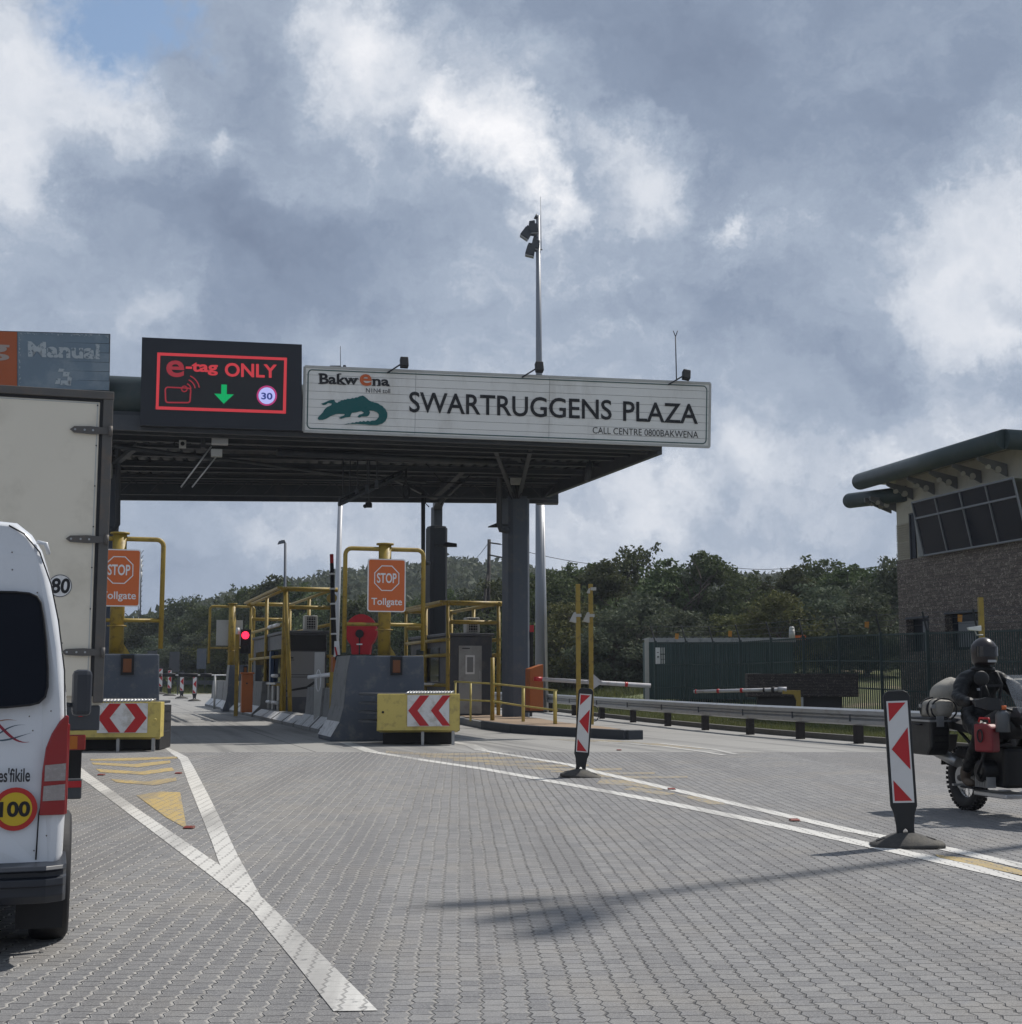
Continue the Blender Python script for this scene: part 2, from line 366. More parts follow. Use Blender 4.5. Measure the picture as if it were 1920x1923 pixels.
def ground_mat():
    m, t, b = new_mat('grass_and_soil')
    g = nd(t, 'ShaderNodeNewGeometry').outputs['Position']
    n1 = noise(t, g, .35, 7, .65).outputs[0]; n2 = noise(t, g, 3.0, 6, .7).outputs[0]; n3 = noise(t, g, 22, 5, .7).outputs[0]
    c = mixc(t, n2, (.07, .095, .03), (.14, .15, .055))
    c = mixc(t, smooth(t, n1, .5, .62), c, (.22, .175, .12))
    c = mixc(t, mth(t, 'MULTIPLY', smooth(t, n3, .5, .8), .6), c, (.17, .15, .09))
    t.links.new(c, b.inputs['Base Color']); b.inputs['Roughness'].default_value = .95
    bn = nd(t, 'ShaderNodeBump', {'Height': n3, 'Strength': .8, 'Distance': .05}); t.links.new(bn.outputs[0], b.inputs['Normal'])
    return m
# --- right road edge along the guardrail, from photo points of the post feet
GR = [G(x, y) for x, y in ((2300, 1452), (1900, 1420), (1750, 1408), (1607, 1397), (1498, 1388), (1404, 1380), (1320, 1371.5), (1250, 1364), (1185, 1357), (1127, 1350), (1075, 1344), (1030, 1338))]
GR.insert(0, GR[0]+(GR[0]-GR[1])*3)
for _ in range(8): GR.append(GR[-1]+AX*6)
def edge_x(Y):
    for a, b_ in zip(GR, GR[1:]):
        if a.y <= Y <= b_.y: return a.x+(b_.x-a.x)*(Y-a.y)/(b_.y-a.y)
    return GR[0].x if Y < GR[0].y else GR[-1].x+(Y-GR[-1].y)*(-.305)
SKY = [(-900, 1235), (60, 1222), (250, 1185), (330, 1160), (450, 1128), (560, 1100), (650, 1083), (750, 1075), (850, 1062), (950, 1068), (1050, 1085), (1250, 1100), (1420, 1092), (1550, 1085), (1920, 1110), (2900, 1160)]
def sky_y(px):
    for a, b_ in zip(SKY, SKY[1:]):
        if a[0] <= px <= b_[0]:
            q = (px-a[0])/(b_[0]-a[0]); q = q*q*(3-2*q); return a[1]+(b_[1]-a[1])*q
    return 1235
def sst(a, b_, x): x = max(0, min(1, (x-a)/(b_-a))); return x*x*(3-2*x)
def hgt(X, Y):
    if Y < 5: return 0.0
    d = X-edge_x(Y)
    s = 0
    if Y < 122:
        dd = max(0, d-1.0)
        s = .045*max(0, min(dd, Y-42, 10)) + .085*max(0, min(dd-3, Y-56, 22))
        s *= sst(0, 3, d-.6)
    t = max(0, Y-118)*.075
    s = max(s, min(t, 4.0)) if d > -40 or Y > 118 else s
    px = 960+X*F/Y
    ridge = H+(HZ-sky_y(px))*300/F-5
    s = s+(ridge-s)*sst(150, 300, Y) if Y < 300 else ridge*(1-.5*sst(320, 600, Y))
    return s
ys = [-60, -20, 0, 5]+[5+i*2.0 for i in range(1, 60)]+[126+i*8 for i in range(25)]+[340+i*60 for i in range(12)]+[1500, 2500]
vs_, fs_ = [], []
NX = 120
for Y in ys:
    for i in range(NX+1):
        q = i/NX*2-1; wd = 70+max(0, Y)*1.1
        X = wd*(abs(q)**1.4)*(1 if q > 0 else -1)
        vs_.append((X, Y, hgt(X, Y)-.02))
for j in range(len(ys)-1):
    for i in range(NX): a = j*(NX+1)+i; fs_.append((a, a+1, a+NX+2, a+NX+1))
g = MB(); g.smooth = True; g.add(vs_, fs_); struct(g.build('ground', ground_mat(), fix=False))
# --- paved road and concrete road
Y0 = G(960, 1413).y
def strip(name, m, z, ya, yb, xl=lambda Y: -45, xr=lambda Y: edge_x(Y)+.55, n=40):
    b = MB(); vs = []
    for i in range(n+1):
        Y = ya+(yb-ya)*i/n; vs += [(xl(Y), Y, z), (xr(Y), Y, z)]
    b.add(vs, [(2*i, 2*i+1, 2*i+3, 2*i+2) for i in range(n)]); return struct(b.build(name, m))
M_pave = paving_mat(); M_cr = concrete_mat()
strip('paved_road', M_pave, .004, -30, Y0, xl=lambda Y: -40, xr=lambda Y: (edge_x(Y)+.55) if Y > 8 else 40)
strip('concrete_road', M_cr, .004, Y0, 123)
# dirt shoulder with kerb drain under the guardrail
kb = MB()
pts = [p+Vector((.62, 0, 0)) for p in GR if p.y > 16 and p.y < 75]
for a, b_ in zip(pts, pts[1:]): kb.bar(a+Vector((0, 0, .05)), b_+Vector((0, 0, .05)), .18, .16)
struct(kb.build('road_kerb', mat('old_kerb', (.1, .095, .085), .9, var=.3, sc=5, bump=.5)))
# --- road markings
M_wm = paint_mat('white_road_paint', (.60, .59, .56), .75); M_ym = paint_mat('yellow_road_paint', (.47, .34, .12), .68)
M_yw = paint_mat('worn_yellow_road_paint', (.36, .28, .15), .62); M_wf = paint_mat('worn_white_road_paint', (.5, .49, .46), .70, False, (.26, .255, .245))
def flat(name, m, polys, z=.008):
    b = MB()
    for p in polys: b.add([G(x, y, z) for x, y in p], [tuple(range(len(p)))])
    return struct(b.build(name, m))
flat('lane_line', M_wm, [[(140, 1432), (168.7, 1454.4), (256, 1517), (413.7, 1625), (430, 1652), (440, 1680), (393, 1642.5), (273.7, 1552), (168.7, 1473), (120, 1440)],
    [(300, 1397.5), (335, 1413), (352.5, 1422), (364, 1441), (390.4, 1490.8), (419.6, 1549), (445.8, 1604.6), (489.6, 1683), (612, 1800), (709.8, 1897.7), (626.7, 1899), (548, 1800), (469, 1705), (440.2, 1680.2), (430.2, 1652), (413.9, 1625.2), (411, 1619), (399, 1584), (375.8, 1525.8), (352.5, 1467.5), (338, 1427), (323, 1416)]])
ZL = [.008]
def band(pts, w): # ground line of width w through photo points
    q = [G(x, y, ZL[0]) for x, y in pts]; L, Rr = [], []
    for i, p in enumerate(q):
        d = (q[min(i+1, len(q)-1)]-q[max(i-1, 0)]).normalized(); nrm = Vector((-d.y, d.x, 0))*w/2; L.append(p+nrm); Rr.append(p-nrm)
    return L, Rr
def lines(name, m, specs):
    b = MB()
    for pts, w in specs:
        L, Rr = band(pts, w); n = len(L)
        b.add([v for pr in zip(L, Rr) for v in pr], [(2*i, 2*i+1, 2*i+3, 2*i+2) for i in range(n-1)])
    return struct(b.build(name, m))
lines('lane_line', M_wm, [([(699, 1412), (793, 1427), (909, 1444), (1030.6, 1466), (1240, 1505), (1492, 1556), (1671, 1595), (1920, 1650), (2300, 1740)], .20),
                          ([(905, 1409), (1071, 1436), (1109, 1447), (1240, 1477), (1600, 1560), (1779, 1594), (1920, 1626), (2300, 1712)], .17)])
ZL[0] = .0095
lines('lane_line', M_wf, [([(648, 1394), (670, 1402), (699, 1412)], .25), ([(824, 1389), (884, 1399), (905, 1409)], .25),
                          ([(1120, 1392), (1250, 1402), (1330, 1413), (1360, 1418)], .13), ([(1240, 1396), (1340, 1407), (1385, 1417)], .13),
                          ([(292, 1385), (310, 1400)], .15)])
flat('yellow_hatching', M_ym, [[(256, 1493.7), (300, 1486.5), (338.5, 1488), (351, 1556.5), (311.7, 1534.6)],
    [(208, 1463), (273.7, 1467.5), (330.6, 1460), (332, 1466), (291, 1475), (218, 1469)], [(180, 1444), (263, 1449), (323, 1441), (327.7, 1447), (271, 1455), (189, 1450)],
    [(172, 1432), (250, 1435), (320, 1428), (320, 1433), (259, 1441), (175, 1435.5)], [(170, 1425.5), (242, 1423.5), (332, 1421), (335, 1424), (247, 1428.5), (170, 1428.5)],
    [(1757, 1604.7), (1840, 1614), (1920, 1635), (1990, 1652), (1990, 1662), (1920, 1646), (1838, 1626), (1765, 1611)]])
yw = []
for i in range(7):
    x = 770+i*62; y = 1413+i*7.2
    yw.append([(x-45, y-3), (x+40, y+1.5), (x+150, y+1), (x+150, y+4.5), (x+42, y+6), (x-45, y+1)])
yw += [[(1130, 1463), (1200, 1467), (1260, 1478), (1240, 1484), (1190, 1476), (1120, 1472)], [(1270, 1492), (1350, 1500), (1372, 1512), (1330, 1510)],
       [(1190, 1478), (1270, 1490), (1250, 1494), (1170, 1482)], [(1180, 1393), (1290, 1400), (1330, 1407), (1260, 1404)], [(1030, 1388), (1150, 1390), (1200, 1394), (1100, 1393)]]
flat('yellow_hatching', M_yw, yw, .0060)
# ================================================================== TREES
def leaf_mat(name, a, b2, rough=.75):
    m, t, b = new_mat(name)
    g = nd(t, 'ShaderNodeNewGeometry'); oi = nd(t, 'ShaderNodeObjectInfo')
    tcn = nd(t, 'ShaderNodeTexCoord')
    n = noise(t, tcn.outputs['Object'], .8, 4, .6).outputs[0]
    f = mth(t, 'ADD', mth(t, 'MULTIPLY', g.outputs['Random Per Island'], .5), mth(t, 'MULTIPLY', mth(t, 'SUBTRACT', n, .25), .9), clamp=True)
    c = mixc(t, f, a, b2)
    hs = nd(t, 'ShaderNodeHueSaturation', {'Hue': mth(t, 'MULTIPLY_ADD', oi.outputs['Random'], .05, .475), 'Value': mth(t, 'MULTIPLY_ADD', oi.outputs['Random'], .5, .75), 'Saturation': .9, 'Color': c})
    t.links.new(hs.outputs[0], b.inputs['Base Color']); b.inputs['Roughness'].default_value = rough; b.inputs['Specular IOR Level'].default_value = .12
    tr = nd(t, 'ShaderNodeBsdfTranslucent', {'Color': hs.outputs[0]}); ms = nd(t, 'ShaderNodeMixShader', {0: .25, 1: b.outputs[0], 2: tr.outputs[0]})
    out = [x for x in t.nodes if x.type == 'OUTPUT_MATERIAL'][0]; t.links.new(ms.outputs[0], out.inputs[0])
    return m
M_leaf = leaf_mat('tree_leaves', (.03, .044, .018), (.115, .145, .05))
M_leaf2 = leaf_mat('greyish_tree_leaves', (.045, .06, .038), (.13, .155, .09))
M_leaf3 = leaf_mat('olive_tree_leaves', (.05, .06, .018), (.16, .17, .055))
M_bark = mat('bark', (.07, .055, .042), .9, var=.3, sc=6, bump=.6)
def quads(mb, c, s, rnd):
    d = Vector((rnd.gauss(0, 1), rnd.gauss(0, 1), rnd.gauss(0, 1)+.4)).normalized(); x = d.orthogonal().normalized()
    x.rotate(Matrix.Rotation(rnd.uniform(0, 6.3), 3, d)); y = d.cross(x)
    a, b = s*rnd.uniform(.7, 1.2), s*rnd.uniform(.35, .6)
    mb.v += [tuple(c-x*a), tuple(c+y*b-x*a*.1), tuple(c+x*a), tuple(c-y*b-x*a*.1)]
    k = len(mb.v)-4; mb.f.append((k, k+1, k+2, k+3)); mb.mi.append(0); mb.sm.append(False)
def tree_proto(h, wd, seed, lm, nl=7000, ls=.17):
    rnd = random.Random(seed)
    t = thing('tree', 'tree', 'tree')
    tr = MB(); cr = MB(); tips = []
    base = h*rnd.uniform(.12, .2)
    def limb(p, d, L, r, lev):
        pts = [p]; rr = [r]
        for i in range(4):
            d = (d+Vector((rnd.gauss(0, .16), rnd.gauss(0, .16), .05))).normalized(); p = p+d*L/4; pts.append(p); rr.append(r*(1-.16*(i+1)))
        tr.tube(pts, rr, 6 if lev else 9)
        if lev < 2:
            for k in range(4 if lev == 0 else 3):
                q = pts[2+k % 3] if lev else pts[1+k]
                a = rnd.uniform(0, 6.28); dd = (d*.5+Vector((math.cos(a), math.sin(a), rnd.uniform(.1, .6)))*.8).normalized()
                limb(q, dd, L*rnd.uniform(.5, .75), r*.5, lev+1)
        tips.append(p)
    for k in range(rnd.choice((2, 3))):
        a = rnd.uniform(0, 6.28); limb(Vector((0, 0, -.2)), Vector((math.cos(a)*.35, math.sin(a)*.35, 1)).normalized(), h*.55, h*.022, 0)
    clumps = []
    for _ in range(46):
        a = rnd.uniform(0, 6.28); zz = rnd.random(); prof = math.sin(math.pi*min(1, .16+zz*.86))**.7
        rad = wd/2*prof*math.sqrt(rnd.uniform(.1, 1))
        clumps.append((Vector((rad*math.cos(a), rad*math.sin(a), base+(h-base)*zz*.94)), wd*rnd.uniform(.09, .19)))
    for _ in range(6):
        a = rnd.uniform(0, 6.28); clumps.append((Vector((math.cos(a)*wd*.2*rnd.random(), math.sin(a)*wd*.2, h*rnd.uniform(.95, 1.06))), wd*.06))
    tot = sum(r*r for _, r in clumps)
    for c, r in clumps:
        for _ in range(int(nl*r*r/tot)):
            v = Vector((rnd.gauss(0, 1), rnd.gauss(0, 1), rnd.gauss(0, 1))).normalized()*r*rnd.uniform(.45, 1.12)
            v.z *= .72; quads(cr, c+v, ls, rnd)
    tr.build('trunk', M_bark, t, local=True, fix=False); cr.build('crown', lm, t, local=True, fix=False)
    return t
protos = [tree_proto(8.5, 8.0, 11, M_leaf, 9000, .19), tree_proto(9.5, 7.0, 12, M_leaf, 9000, .19), tree_proto(7.5, 8.5, 13, M_leaf2, 9000, .18), tree_proto(6.0, 6.5, 14, M_leaf3, 6500, .15), tree_proto(9.0, 9.5, 15, M_leaf, 10000, .19)]
NOTE = {0: 'dark green broad tree', 1: 'tall narrow dark green tree', 2: 'greyish green spreading tree', 3: 'small olive green tree', 4: 'wide dense dark tree'}
# (photo x of the trunk, photo y of the top, distance, proto, where)
TREES = [(1040, 1085, 84, 4, 'just right of the tall floodlight mast'), (1085, 1072, 90, 0, 'behind the pair of yellow posts, left of it'), (1130, 1060, 86, 1, 'behind the right yellow post'),
 (1190, 1040, 92, 4, 'highest crown above the left end of the container'), (1240, 1068, 84, 0, 'over the white sheet on the container'), (1290, 1072, 88, 2, 'above the left third of the container'),
 (1335, 1045, 84, 1, 'pointed top above the container middle'), (1385, 1085, 82, 4, 'above the right half of the container'), (1440, 1095, 88, 0, 'above the right end of the container'),
 (1490, 1070, 84, 1, 'behind the yellow sign on the container roof'), (1535, 1062, 90, 4, 'above the slate wall'), (1585, 1070, 84, 1, 'above the right end of the slate wall'),
 (1640, 1078, 80, 0, 'left of the brick building'), (1680, 1055, 76, 2, 'touching the corner of the brick building'), (1740, 1080, 78, 4, 'hidden behind the brick building'),
 (1075, 1140, 74, 3, 'low at the foot of the belt behind the yellow posts'), (1150, 1150, 72, 2, 'low in front of the belt beside the container'), (1215, 1125, 74, 2, 'low behind the container corner'),
 (1290, 1150, 70, 2, 'low behind the container sheet'), (1370, 1160, 69, 3, 'low and round just above the container roof'), (1460, 1120, 68, 3, 'yellowish behind the container right end'),
 (1550, 1105, 70, 2, 'rounded blue grey crown above the slate wall'), (1620, 1125, 68, 2, 'low by the brick building'),
 (985, 1095, 92, 0, 'between grey column and floodlight mast'), (940, 1100, 96, 4, 'behind the leaning utility pole'), (890, 1110, 100, 2, 'behind the right toll booth'),
 (845, 1120, 104, 0, 'behind the dark rear column'), (790, 1130, 108, 4, 'behind the right leg of the yellow frame'), (735, 1125, 112, 2, 'behind the central stop board'),
 (675, 1130, 116, 0, 'behind the red reel cover'), (620, 1120, 118, 4, 'behind the raised boom'), (565, 1108, 124, 0, 'behind the central booth roof'), (510, 1092, 126, 1, 'tall above the central booth corner'),
 (470, 1112, 130, 4, 'above the red signal'), (430, 1130, 132, 0, 'behind the rear yellow frame'), (385, 1146, 134, 4, 'left of the rear yellow frame'), (340, 1128, 138, 2, 'lone flat topped crown above the far bend'),
 (305, 1160, 140, 0, 'right of the left yellow frame leg'), (262, 1170, 138, 4, 'behind the left yellow frame'), (215, 1180, 142, 0, 'behind the left stop board'), (160, 1185, 140, 4, 'behind the truck right edge'),
 (360, 1195, 128, 2, 'low at the verge of the far bend'), (300, 1200, 130, 2, 'low beside the left yellow leg'), (420, 1190, 126, 3, 'low behind the rear frame board'),
 (100, 1190, 140, 0, 'behind the truck'), (40, 1190, 140, 4, 'behind the truck, further left'),
 (1830, 1090, 70, 0, 'behind the brick building, right half'), (2000, 1080, 80, 4, 'far right behind the brick building'), (2150, 1080, 85, 1, 'beyond the right edge'), (-80, 1185, 140, 2, 'beyond the left edge')]
used = set(); rt = random.Random(5)
for px, py, Y, k, where in TREES:
    top = P(px, py, Y); gz = hgt(top.x, Y); pr = protos[k]; hh = {0: 8.5, 1: 9.5, 2: 7.5, 3: 6, 4: 9}[k]
    s = (top.z-gz)/hh
    t = pr if k not in used else copy_tree(pr)
    used.add(k)
    sw = s*rt.uniform(.9, 1.15) if s > .6 else s*1.25
    place(t, (top.x, Y, gz-.05), rt.uniform(0, 6.28), NOTE[k]+' '+where, (sw, sw, s), 'trees beyond the toll plaza')
# --- the wooded hill, one mass of foliage
rnd = random.Random(3); hf = MB()
for i in range(3600):
    px = rnd.uniform(-150, 2050); Y = rnd.uniform(165, 330) if i % 3 else rnd.uniform(285, 320)
    X = (px-960)*Y/F; z = hgt(X, Y); r = rnd.uniform(2.0, 4.2)
    for _ in range(46):
        v = Vector((rnd.gauss(0, 1), rnd.gauss(0, 1)-.3, abs(rnd.gauss(0, 1)))).normalized()*r*rnd.uniform(.8, 1.1)
        v.z *= .95; quads(hf, Vector((X, Y, z+r*.55))+v, .75, rnd)
M_hill = leaf_mat('hill_foliage', (.045, .06, .035), (.15, .17, .11))
tag(hf.build('hill_forest', M_hill, fix=False), 'dense bush covering the distant hillside behind the toll plaza', 'forest', kind='stuff')
# --- undergrowth under the tree belt and roadside grass
ug = MB()
for i in range(2600):
    px = rnd.uniform(150, 1900); Y = rnd.uniform(74, 90) if px > 640 else rnd.uniform(122, 140)
    X = (px-960)*Y/F; r = rnd.uniform(.5, 1.3)
    if X < edge_x(Y)+6 and Y < 120: continue
    for _ in range(14):
        v = Vector((rnd.gauss(0, 1), rnd.gauss(0, 1), abs(rnd.gauss(0, 1)))).normalized()*r*rnd.uniform(.6, 1.1)
        quads(ug, Vector((X, Y, hgt(X, Y)+.15))+v, .22, rnd)
tag(ug.build('undergrowth', M_leaf, fix=False), 'dark bushes and scrub filling the foot of the tree belt', 'undergrowth', kind='stuff')
gs = MB()
def blade(x, y, z, h, rn):
    a = rn.uniform(0, 6.28); w_ = .012+h*.03; l = Vector((math.cos(a)*w_, math.sin(a)*w_, 0)); t_ = Vector((rn.gauss(0, .3)*h, rn.gauss(0, .3)*h, h))
    k = len(gs.v); gs.v += [(x-l.x, y-l.y, z), (x+l.x, y+l.y, z), (x+t_.x, y+t_.y, z+t_.z)]; gs.f.append((k, k+1, k+2)); gs.mi.append(0); gs.sm.append(False)
for i in range(60000):
    Y = rnd.uniform(24, 78); ex = edge_x(Y); X = ex+.85+abs(rnd.gauss(0, 3.0))
    if rnd.random() < sst(45, 60, Y)*.5: continue
    blade(X, Y, hgt(X, Y)-.03, rnd.uniform(.05, .16)*(1+.6*sst(50, 70, Y)), rnd)
for i in range(30000):
    px = rnd.uniform(200, 1250); Y = rnd.uniform(66, 82) if px > 640 else rnd.uniform(119, 128); X = (px-960)*Y/F
    if Y < 118 and X < edge_x(Y)+1: continue
    blade(X, Y, hgt(X, Y)-.03, rnd.uniform(.2, .55), rnd)
tag(gs.build('roadside_grass', leaf_mat('grass_blades', (.07, .09, .02), (.19, .19, .07)), fix=False), 'short green and dry grass on the verge behind the guardrail', 'grass', kind='stuff')
# ================================================================== CANOPY AND ITS SIGNS
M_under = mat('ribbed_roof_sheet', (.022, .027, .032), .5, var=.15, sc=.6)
SL = math.tan(R(13))
def YF(px, off=0.0):      # depth of the front face of the canopy at photo column px
    k_ = (px-CX)/F; x0 = (572-CX)*33/F
    return (33+off-x0*SL)/(1-k_*SL)
def S(px, py, off=0.0): return P(px, py, YF(px, off))
FN = Vector((math.sin(R(13)), -math.cos(R(13)), 0))   # outward normal of the front
FD = Vector((math.cos(R(13)), math.sin(R(13)), 0))
ZU = 7.28
fr = S(1245, 836.5)-FN*.25; fr.z = ZU; fl = fr-FD*22.5
br = Vector((P(1020, 921, 44.2).x, 44.2, ZU)); bl = Vector((-18.5, 43.0, ZU))
can = thing('toll_canopy', 'dark steel canopy roof on grey columns spanning the toll lanes', 'canopy', (fr.x-8, fr.y, 0))
up = Vector((0, 0, 1))
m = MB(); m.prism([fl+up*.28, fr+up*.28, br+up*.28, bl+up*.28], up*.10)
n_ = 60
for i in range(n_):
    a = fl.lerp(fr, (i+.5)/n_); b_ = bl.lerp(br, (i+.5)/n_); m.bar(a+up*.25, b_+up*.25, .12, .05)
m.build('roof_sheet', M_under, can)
m = MB()
m.bar(bl+up*.05, br+up*.05, .14, .75); m.bar(fr+up*.08, br+up*.08, .14, .5); m.bar(fr+up*.1, fl+up*.1, .12, .36)
m.build('edge_beam', M_dst, can)
# small rear notch
nb = br+Vector((.25, .3, 0)); m = MB(); m.box(nb.x-.45, nb.x+.25, nb.y-.3, nb.y+.3, ZU-.3, ZU+.4); m.build('gutter_box', M_dst, can)
for q in (.08, .2, .32, .45, .58, .7, .82, .92):
    m = MB(); a = fl.lerp(bl, q); b_ = fr.lerp(br, q)
    hgh = .28 if q in (.2, .58) else .16
    m.bar(a+up*(.2-hgh/2), b_+up*(.2-hgh/2), .14, .03); m.bar(a+up*(.2+.0), b_+up*.2, .14, .03); m.bar(a+up*(.2-hgh/4), b_+up*(.2-hgh/4), .03, hgh/2+.02); m.build('cross_beam', M_dst, can)
m = MB()
for i in range(46):       # lattice girder near the back
    a = bl.lerp(br, i/46).lerp(fl.lerp(fr, i/46), .14); b_ = bl.lerp(br, (i+1)/46).lerp(fl.lerp(fr, (i+1)/46), .14)
    z0, z1 = -.32, .12
    m.bar(a+up*(z0 if i % 2 else z1), b_+up*(z1 if i % 2 else z0), .04, .04)
a = bl.lerp(fl, .14); b_ = br.lerp(fr, .14)
m.bar(a+up*-.32, b_+up*-.32, .08, .06); m.bar(a+up*.12, b_+up*.12, .08, .06); m.build('lattice_girder', M_dst, can)
m = MB(); rr = .52; c = S(190, 760); c.z = ZU+.78
a0 = c-FD*6+FN*-.62; a1 = c+FD*14+FN*-.62
m.cyl(a0, a1, rr, n=24); m.build('round_fascia', M_dgrn, can)
m = MB(); m.bar(a0+FN*-.2+up*-.2, a1+FN*-.2+up*-.2, .1, 1.3); m.build('fascia_backing', M_dst, can)
def column(x, y, w, zt, rot, name='column', mt=None):
    m = MB(); m.T = Matrix.Translation((x, y, 0)) @ Matrix.Rotation(rot, 4, 'Z')
    c_ = .16*w
    o = [(-w/2+c_, -w/2), (w/2-c_, -w/2), (w/2, -w/2+c_), (w/2, w/2-c_), (w/2-c_, w/2), (-w/2+c_, w/2), (-w/2, w/2-c_), (-w/2, -w/2+c_)]
    m.prism([(p[0], p[1], .0) for p in o], (0, 0, zt)); m.prism([(p[0]*.9, p[1]*.9, zt) for p in o], (0, 0, .06))
    cl = m.build(name, mt or M_gpaint, can, bevel=.012)
    m = MB(); m.T = Matrix.Translation((x, y, 0)) @ Matrix.Rotation(rot, 4, 'Z')
    m.box(-w*.24, w*.24, -w*.24, w*.24, zt+.06, ZU+.2); m.build('column_head', M_dst, cl)
    return cl
C1 = P(969, 1340, 43.0); zt1 = P(969, 937, 43.0).z
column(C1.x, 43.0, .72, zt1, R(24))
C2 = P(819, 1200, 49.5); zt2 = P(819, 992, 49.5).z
column(C2.x, 49.5, .66, zt2, R(24), mt=mat('shade_toned_steel', (.014, .016, .02), .6, var=.2))  # shade on the rear column is put into its near-black base colour
m = MB(); m.bar((C2.x, 49.6, ZU+.25), (C2.x+.6, 43.5, ZU+.25), .3, .3); m.build('rear_beam', M_dst, can)
C3 = P(195, 1200, 38.0); column(C3.x, 38.0, .55, 6.9, R(24))
def brace(a, b_, w=.11): 
    m = MB(); m.bar(a, b_, w, w*.7); m.build('brace', M_dst, can)
ct = Vector((C1.x, 43.0, 0)); 
brace(P(975, 935, 43), P(1000, 830, 35.5)); brace(P(965, 935, 43), P(925, 830, 36)); brace(P(985, 880, 40), P(955, 828, 36), .12)
brace(P(815, 935, 43.4), P(885, 868, 40), .18); brace(P(826, 945, 43.4), P(868, 905, 42), .1); brace(P(812, 935, 43.4), P(700, 880, 41), .12)
brace(P(205, 880, 38), P(262, 835, 35), .14)
m = MB(); m.tube([S(215, 838, 2.2), S(330, 852, 3.6), S(470, 868, 5), S(650, 893, 7), S(800, 905, 8)], .05); m.tube([S(520, 850, 3), S(940, 868, 4.5)], .09); m.build('service_pipe', M_dst, can)
for pts, r in (([P(795, 925, 43.0), P(795, 1050, 43.0), P(799, 1058, 43.0), P(806, 1058, 43.2)], .065), ([P(944, 845, 41), P(938, 880, 42), P(938, 985, 42.5), P(941, 995, 42.5), P(955, 997, 42.6)], .09),
               ([P(232, 810, 37), P(222, 830, 37), P(221, 985, 37.5), P(214, 994, 37.5), P(203, 994, 37.6)], .075)):
    m = MB(); m.tube(pts, r, 10); m.build('downpipe', M_dst, can)
for pts in ([S(800, 870, 6), S(830, 905, 7), S(870, 908, 7), S(905, 865, 6), S(930, 858, 5), S(945, 880, 6)], [P(963, 905, 42.5), P(955, 925, 42.5), P(962, 938, 42.5)], [P(800, 925, 43), P(799, 945, 43), P(806, 952, 43)], [P(826, 925, 43), P(835, 938, 43), P(828, 948, 43)]):
    m = MB(); m.tube(pts, .018, 5); m.build('cable', M_blk, can)
# --- main name sign
Mp = mat('cream_white_sign_slats', (.70, .69, .66), .5, var=.05, sc=1.0, dirt=(.48, .46, .42), damt=.45, dsc=1.5, stretch=(1, 1, .3))
Mgt = mat('teal_vinyl', (.0, .085, .085), .5); Mgl = mat('green_grey_line', (.06, .12, .12), .5)
o_ = S(950, 830); sg = thing('name_sign', 'long cream plaza name board with green crocodile emblem on the canopy front', 'sign', (o_.x, o_.y, o_.z))
TLx, TRx = (572.6, 688.6), (1334.1, 720.3); BLx, BRx = (570.3, 809.6), (1332.4, 839.3)
def sgp(u, v, off=0.0):
    top = (TLx[0]+(TRx[0]-TLx[0])*u, TLx[1]+(TRx[1]-TLx[1])*u); bot = (BLx[0]+(BRx[0]-BLx[0])*u, BLx[1]+(BRx[1]-BLx[1])*u)
    return S(top[0]+(bot[0]-top[0])*v, top[1]+(bot[1]-top[1])*v)+FN*off
def spx(px, py, off=.03): return S(px, py)+FN*off
m = MB(); NS = 8
for i in range(NS):
    v0, v1 = i/NS+.002, (i+1)/NS-.004
    for u0, u1 in ((0, .2735), (.2745, .6035), (.6045, 1)):
        m.prism([sgp(u0, v0), sgp(u1, v0), sgp(u1, v1), sgp(u0, v1)], FN*.016)
m.build('board', Mp, sg)
m = MB(); m.prism([sgp(0, 0, -.12), sgp(1, 0, -.12), sgp(1, 1, -.12), sgp(0, 1, -.12)], FN*.118); m.build('backing', M_gst, sg)
m = MB()
for e in (((0, -.002), (1, -.002)), ((0, 1.002), (1, 1.002)), ((0, 0), (0, 1)), ((1, 0), (1, 1))):
    m.bar(sgp(*e[0], .0), sgp(*e[1], .0), .06, .06)
m.build('frame', M_box, sg)
m = MB(); pts = []
for cx_, cz_, a0 in ((0, 0, 180), (1, 0, 90), (1, 1, 0), (0, 1, 270)):
    for i in range(6):
        a = R(a0-i*18)
        uu = (.0085+.009) if cx_ == 0 else (1-.0175); vv = (.045+.07) if cz_ == 0 else (1-.115)
        pts.append(sgp(uu+.009*math.cos(a), vv-.07*math.sin(a), .024))
m.tube(pts, .014, 4, closed=True); m.build('border_line', Mgl, sg)
def c3(x, y): return spx(560+x/4.364, 640+y/4.364)
def c4(x, y): return spx(900+x/4.174, 640+y/4.174)
m = MB()
textq(m, 'SWARTRUGGENS', ((768.5, 735.5), (1148.5, 751.5), (1148.5, 789), (768.5, 774.5)), spx, .012)
textq(m, 'PLAZA', ((1170, 753.5), (1310.5, 759.5), (1310.5, 796.5), (1170, 790.5)), spx, .012)
m.build('place_name', M_blkp, sg); m = MB()
textq(m, 'CALL CENTRE 0800BAKWENA', ((1113, 802), (1311, 810.5), (1311, 823), (1113, 814)), spx, -.004)
m.build('call_line', M_blkp, sg); m = MB()
textq(m, 'N1N4 toll', ((687.5, 729), (732.5, 730.5), (732.5, 739), (687.5, 737.5)), spx, .0)
m.build('road_code', M_blkp, sg); m = MB()
textq(m, 'Bakw', ((600, 701), (672.5, 704.5), (672.5, 723), (600, 721.5)), spx, .03)
textq(m, 'na', ((700, 711.5), (731, 713), (731, 725), (700, 724)), spx, .03)
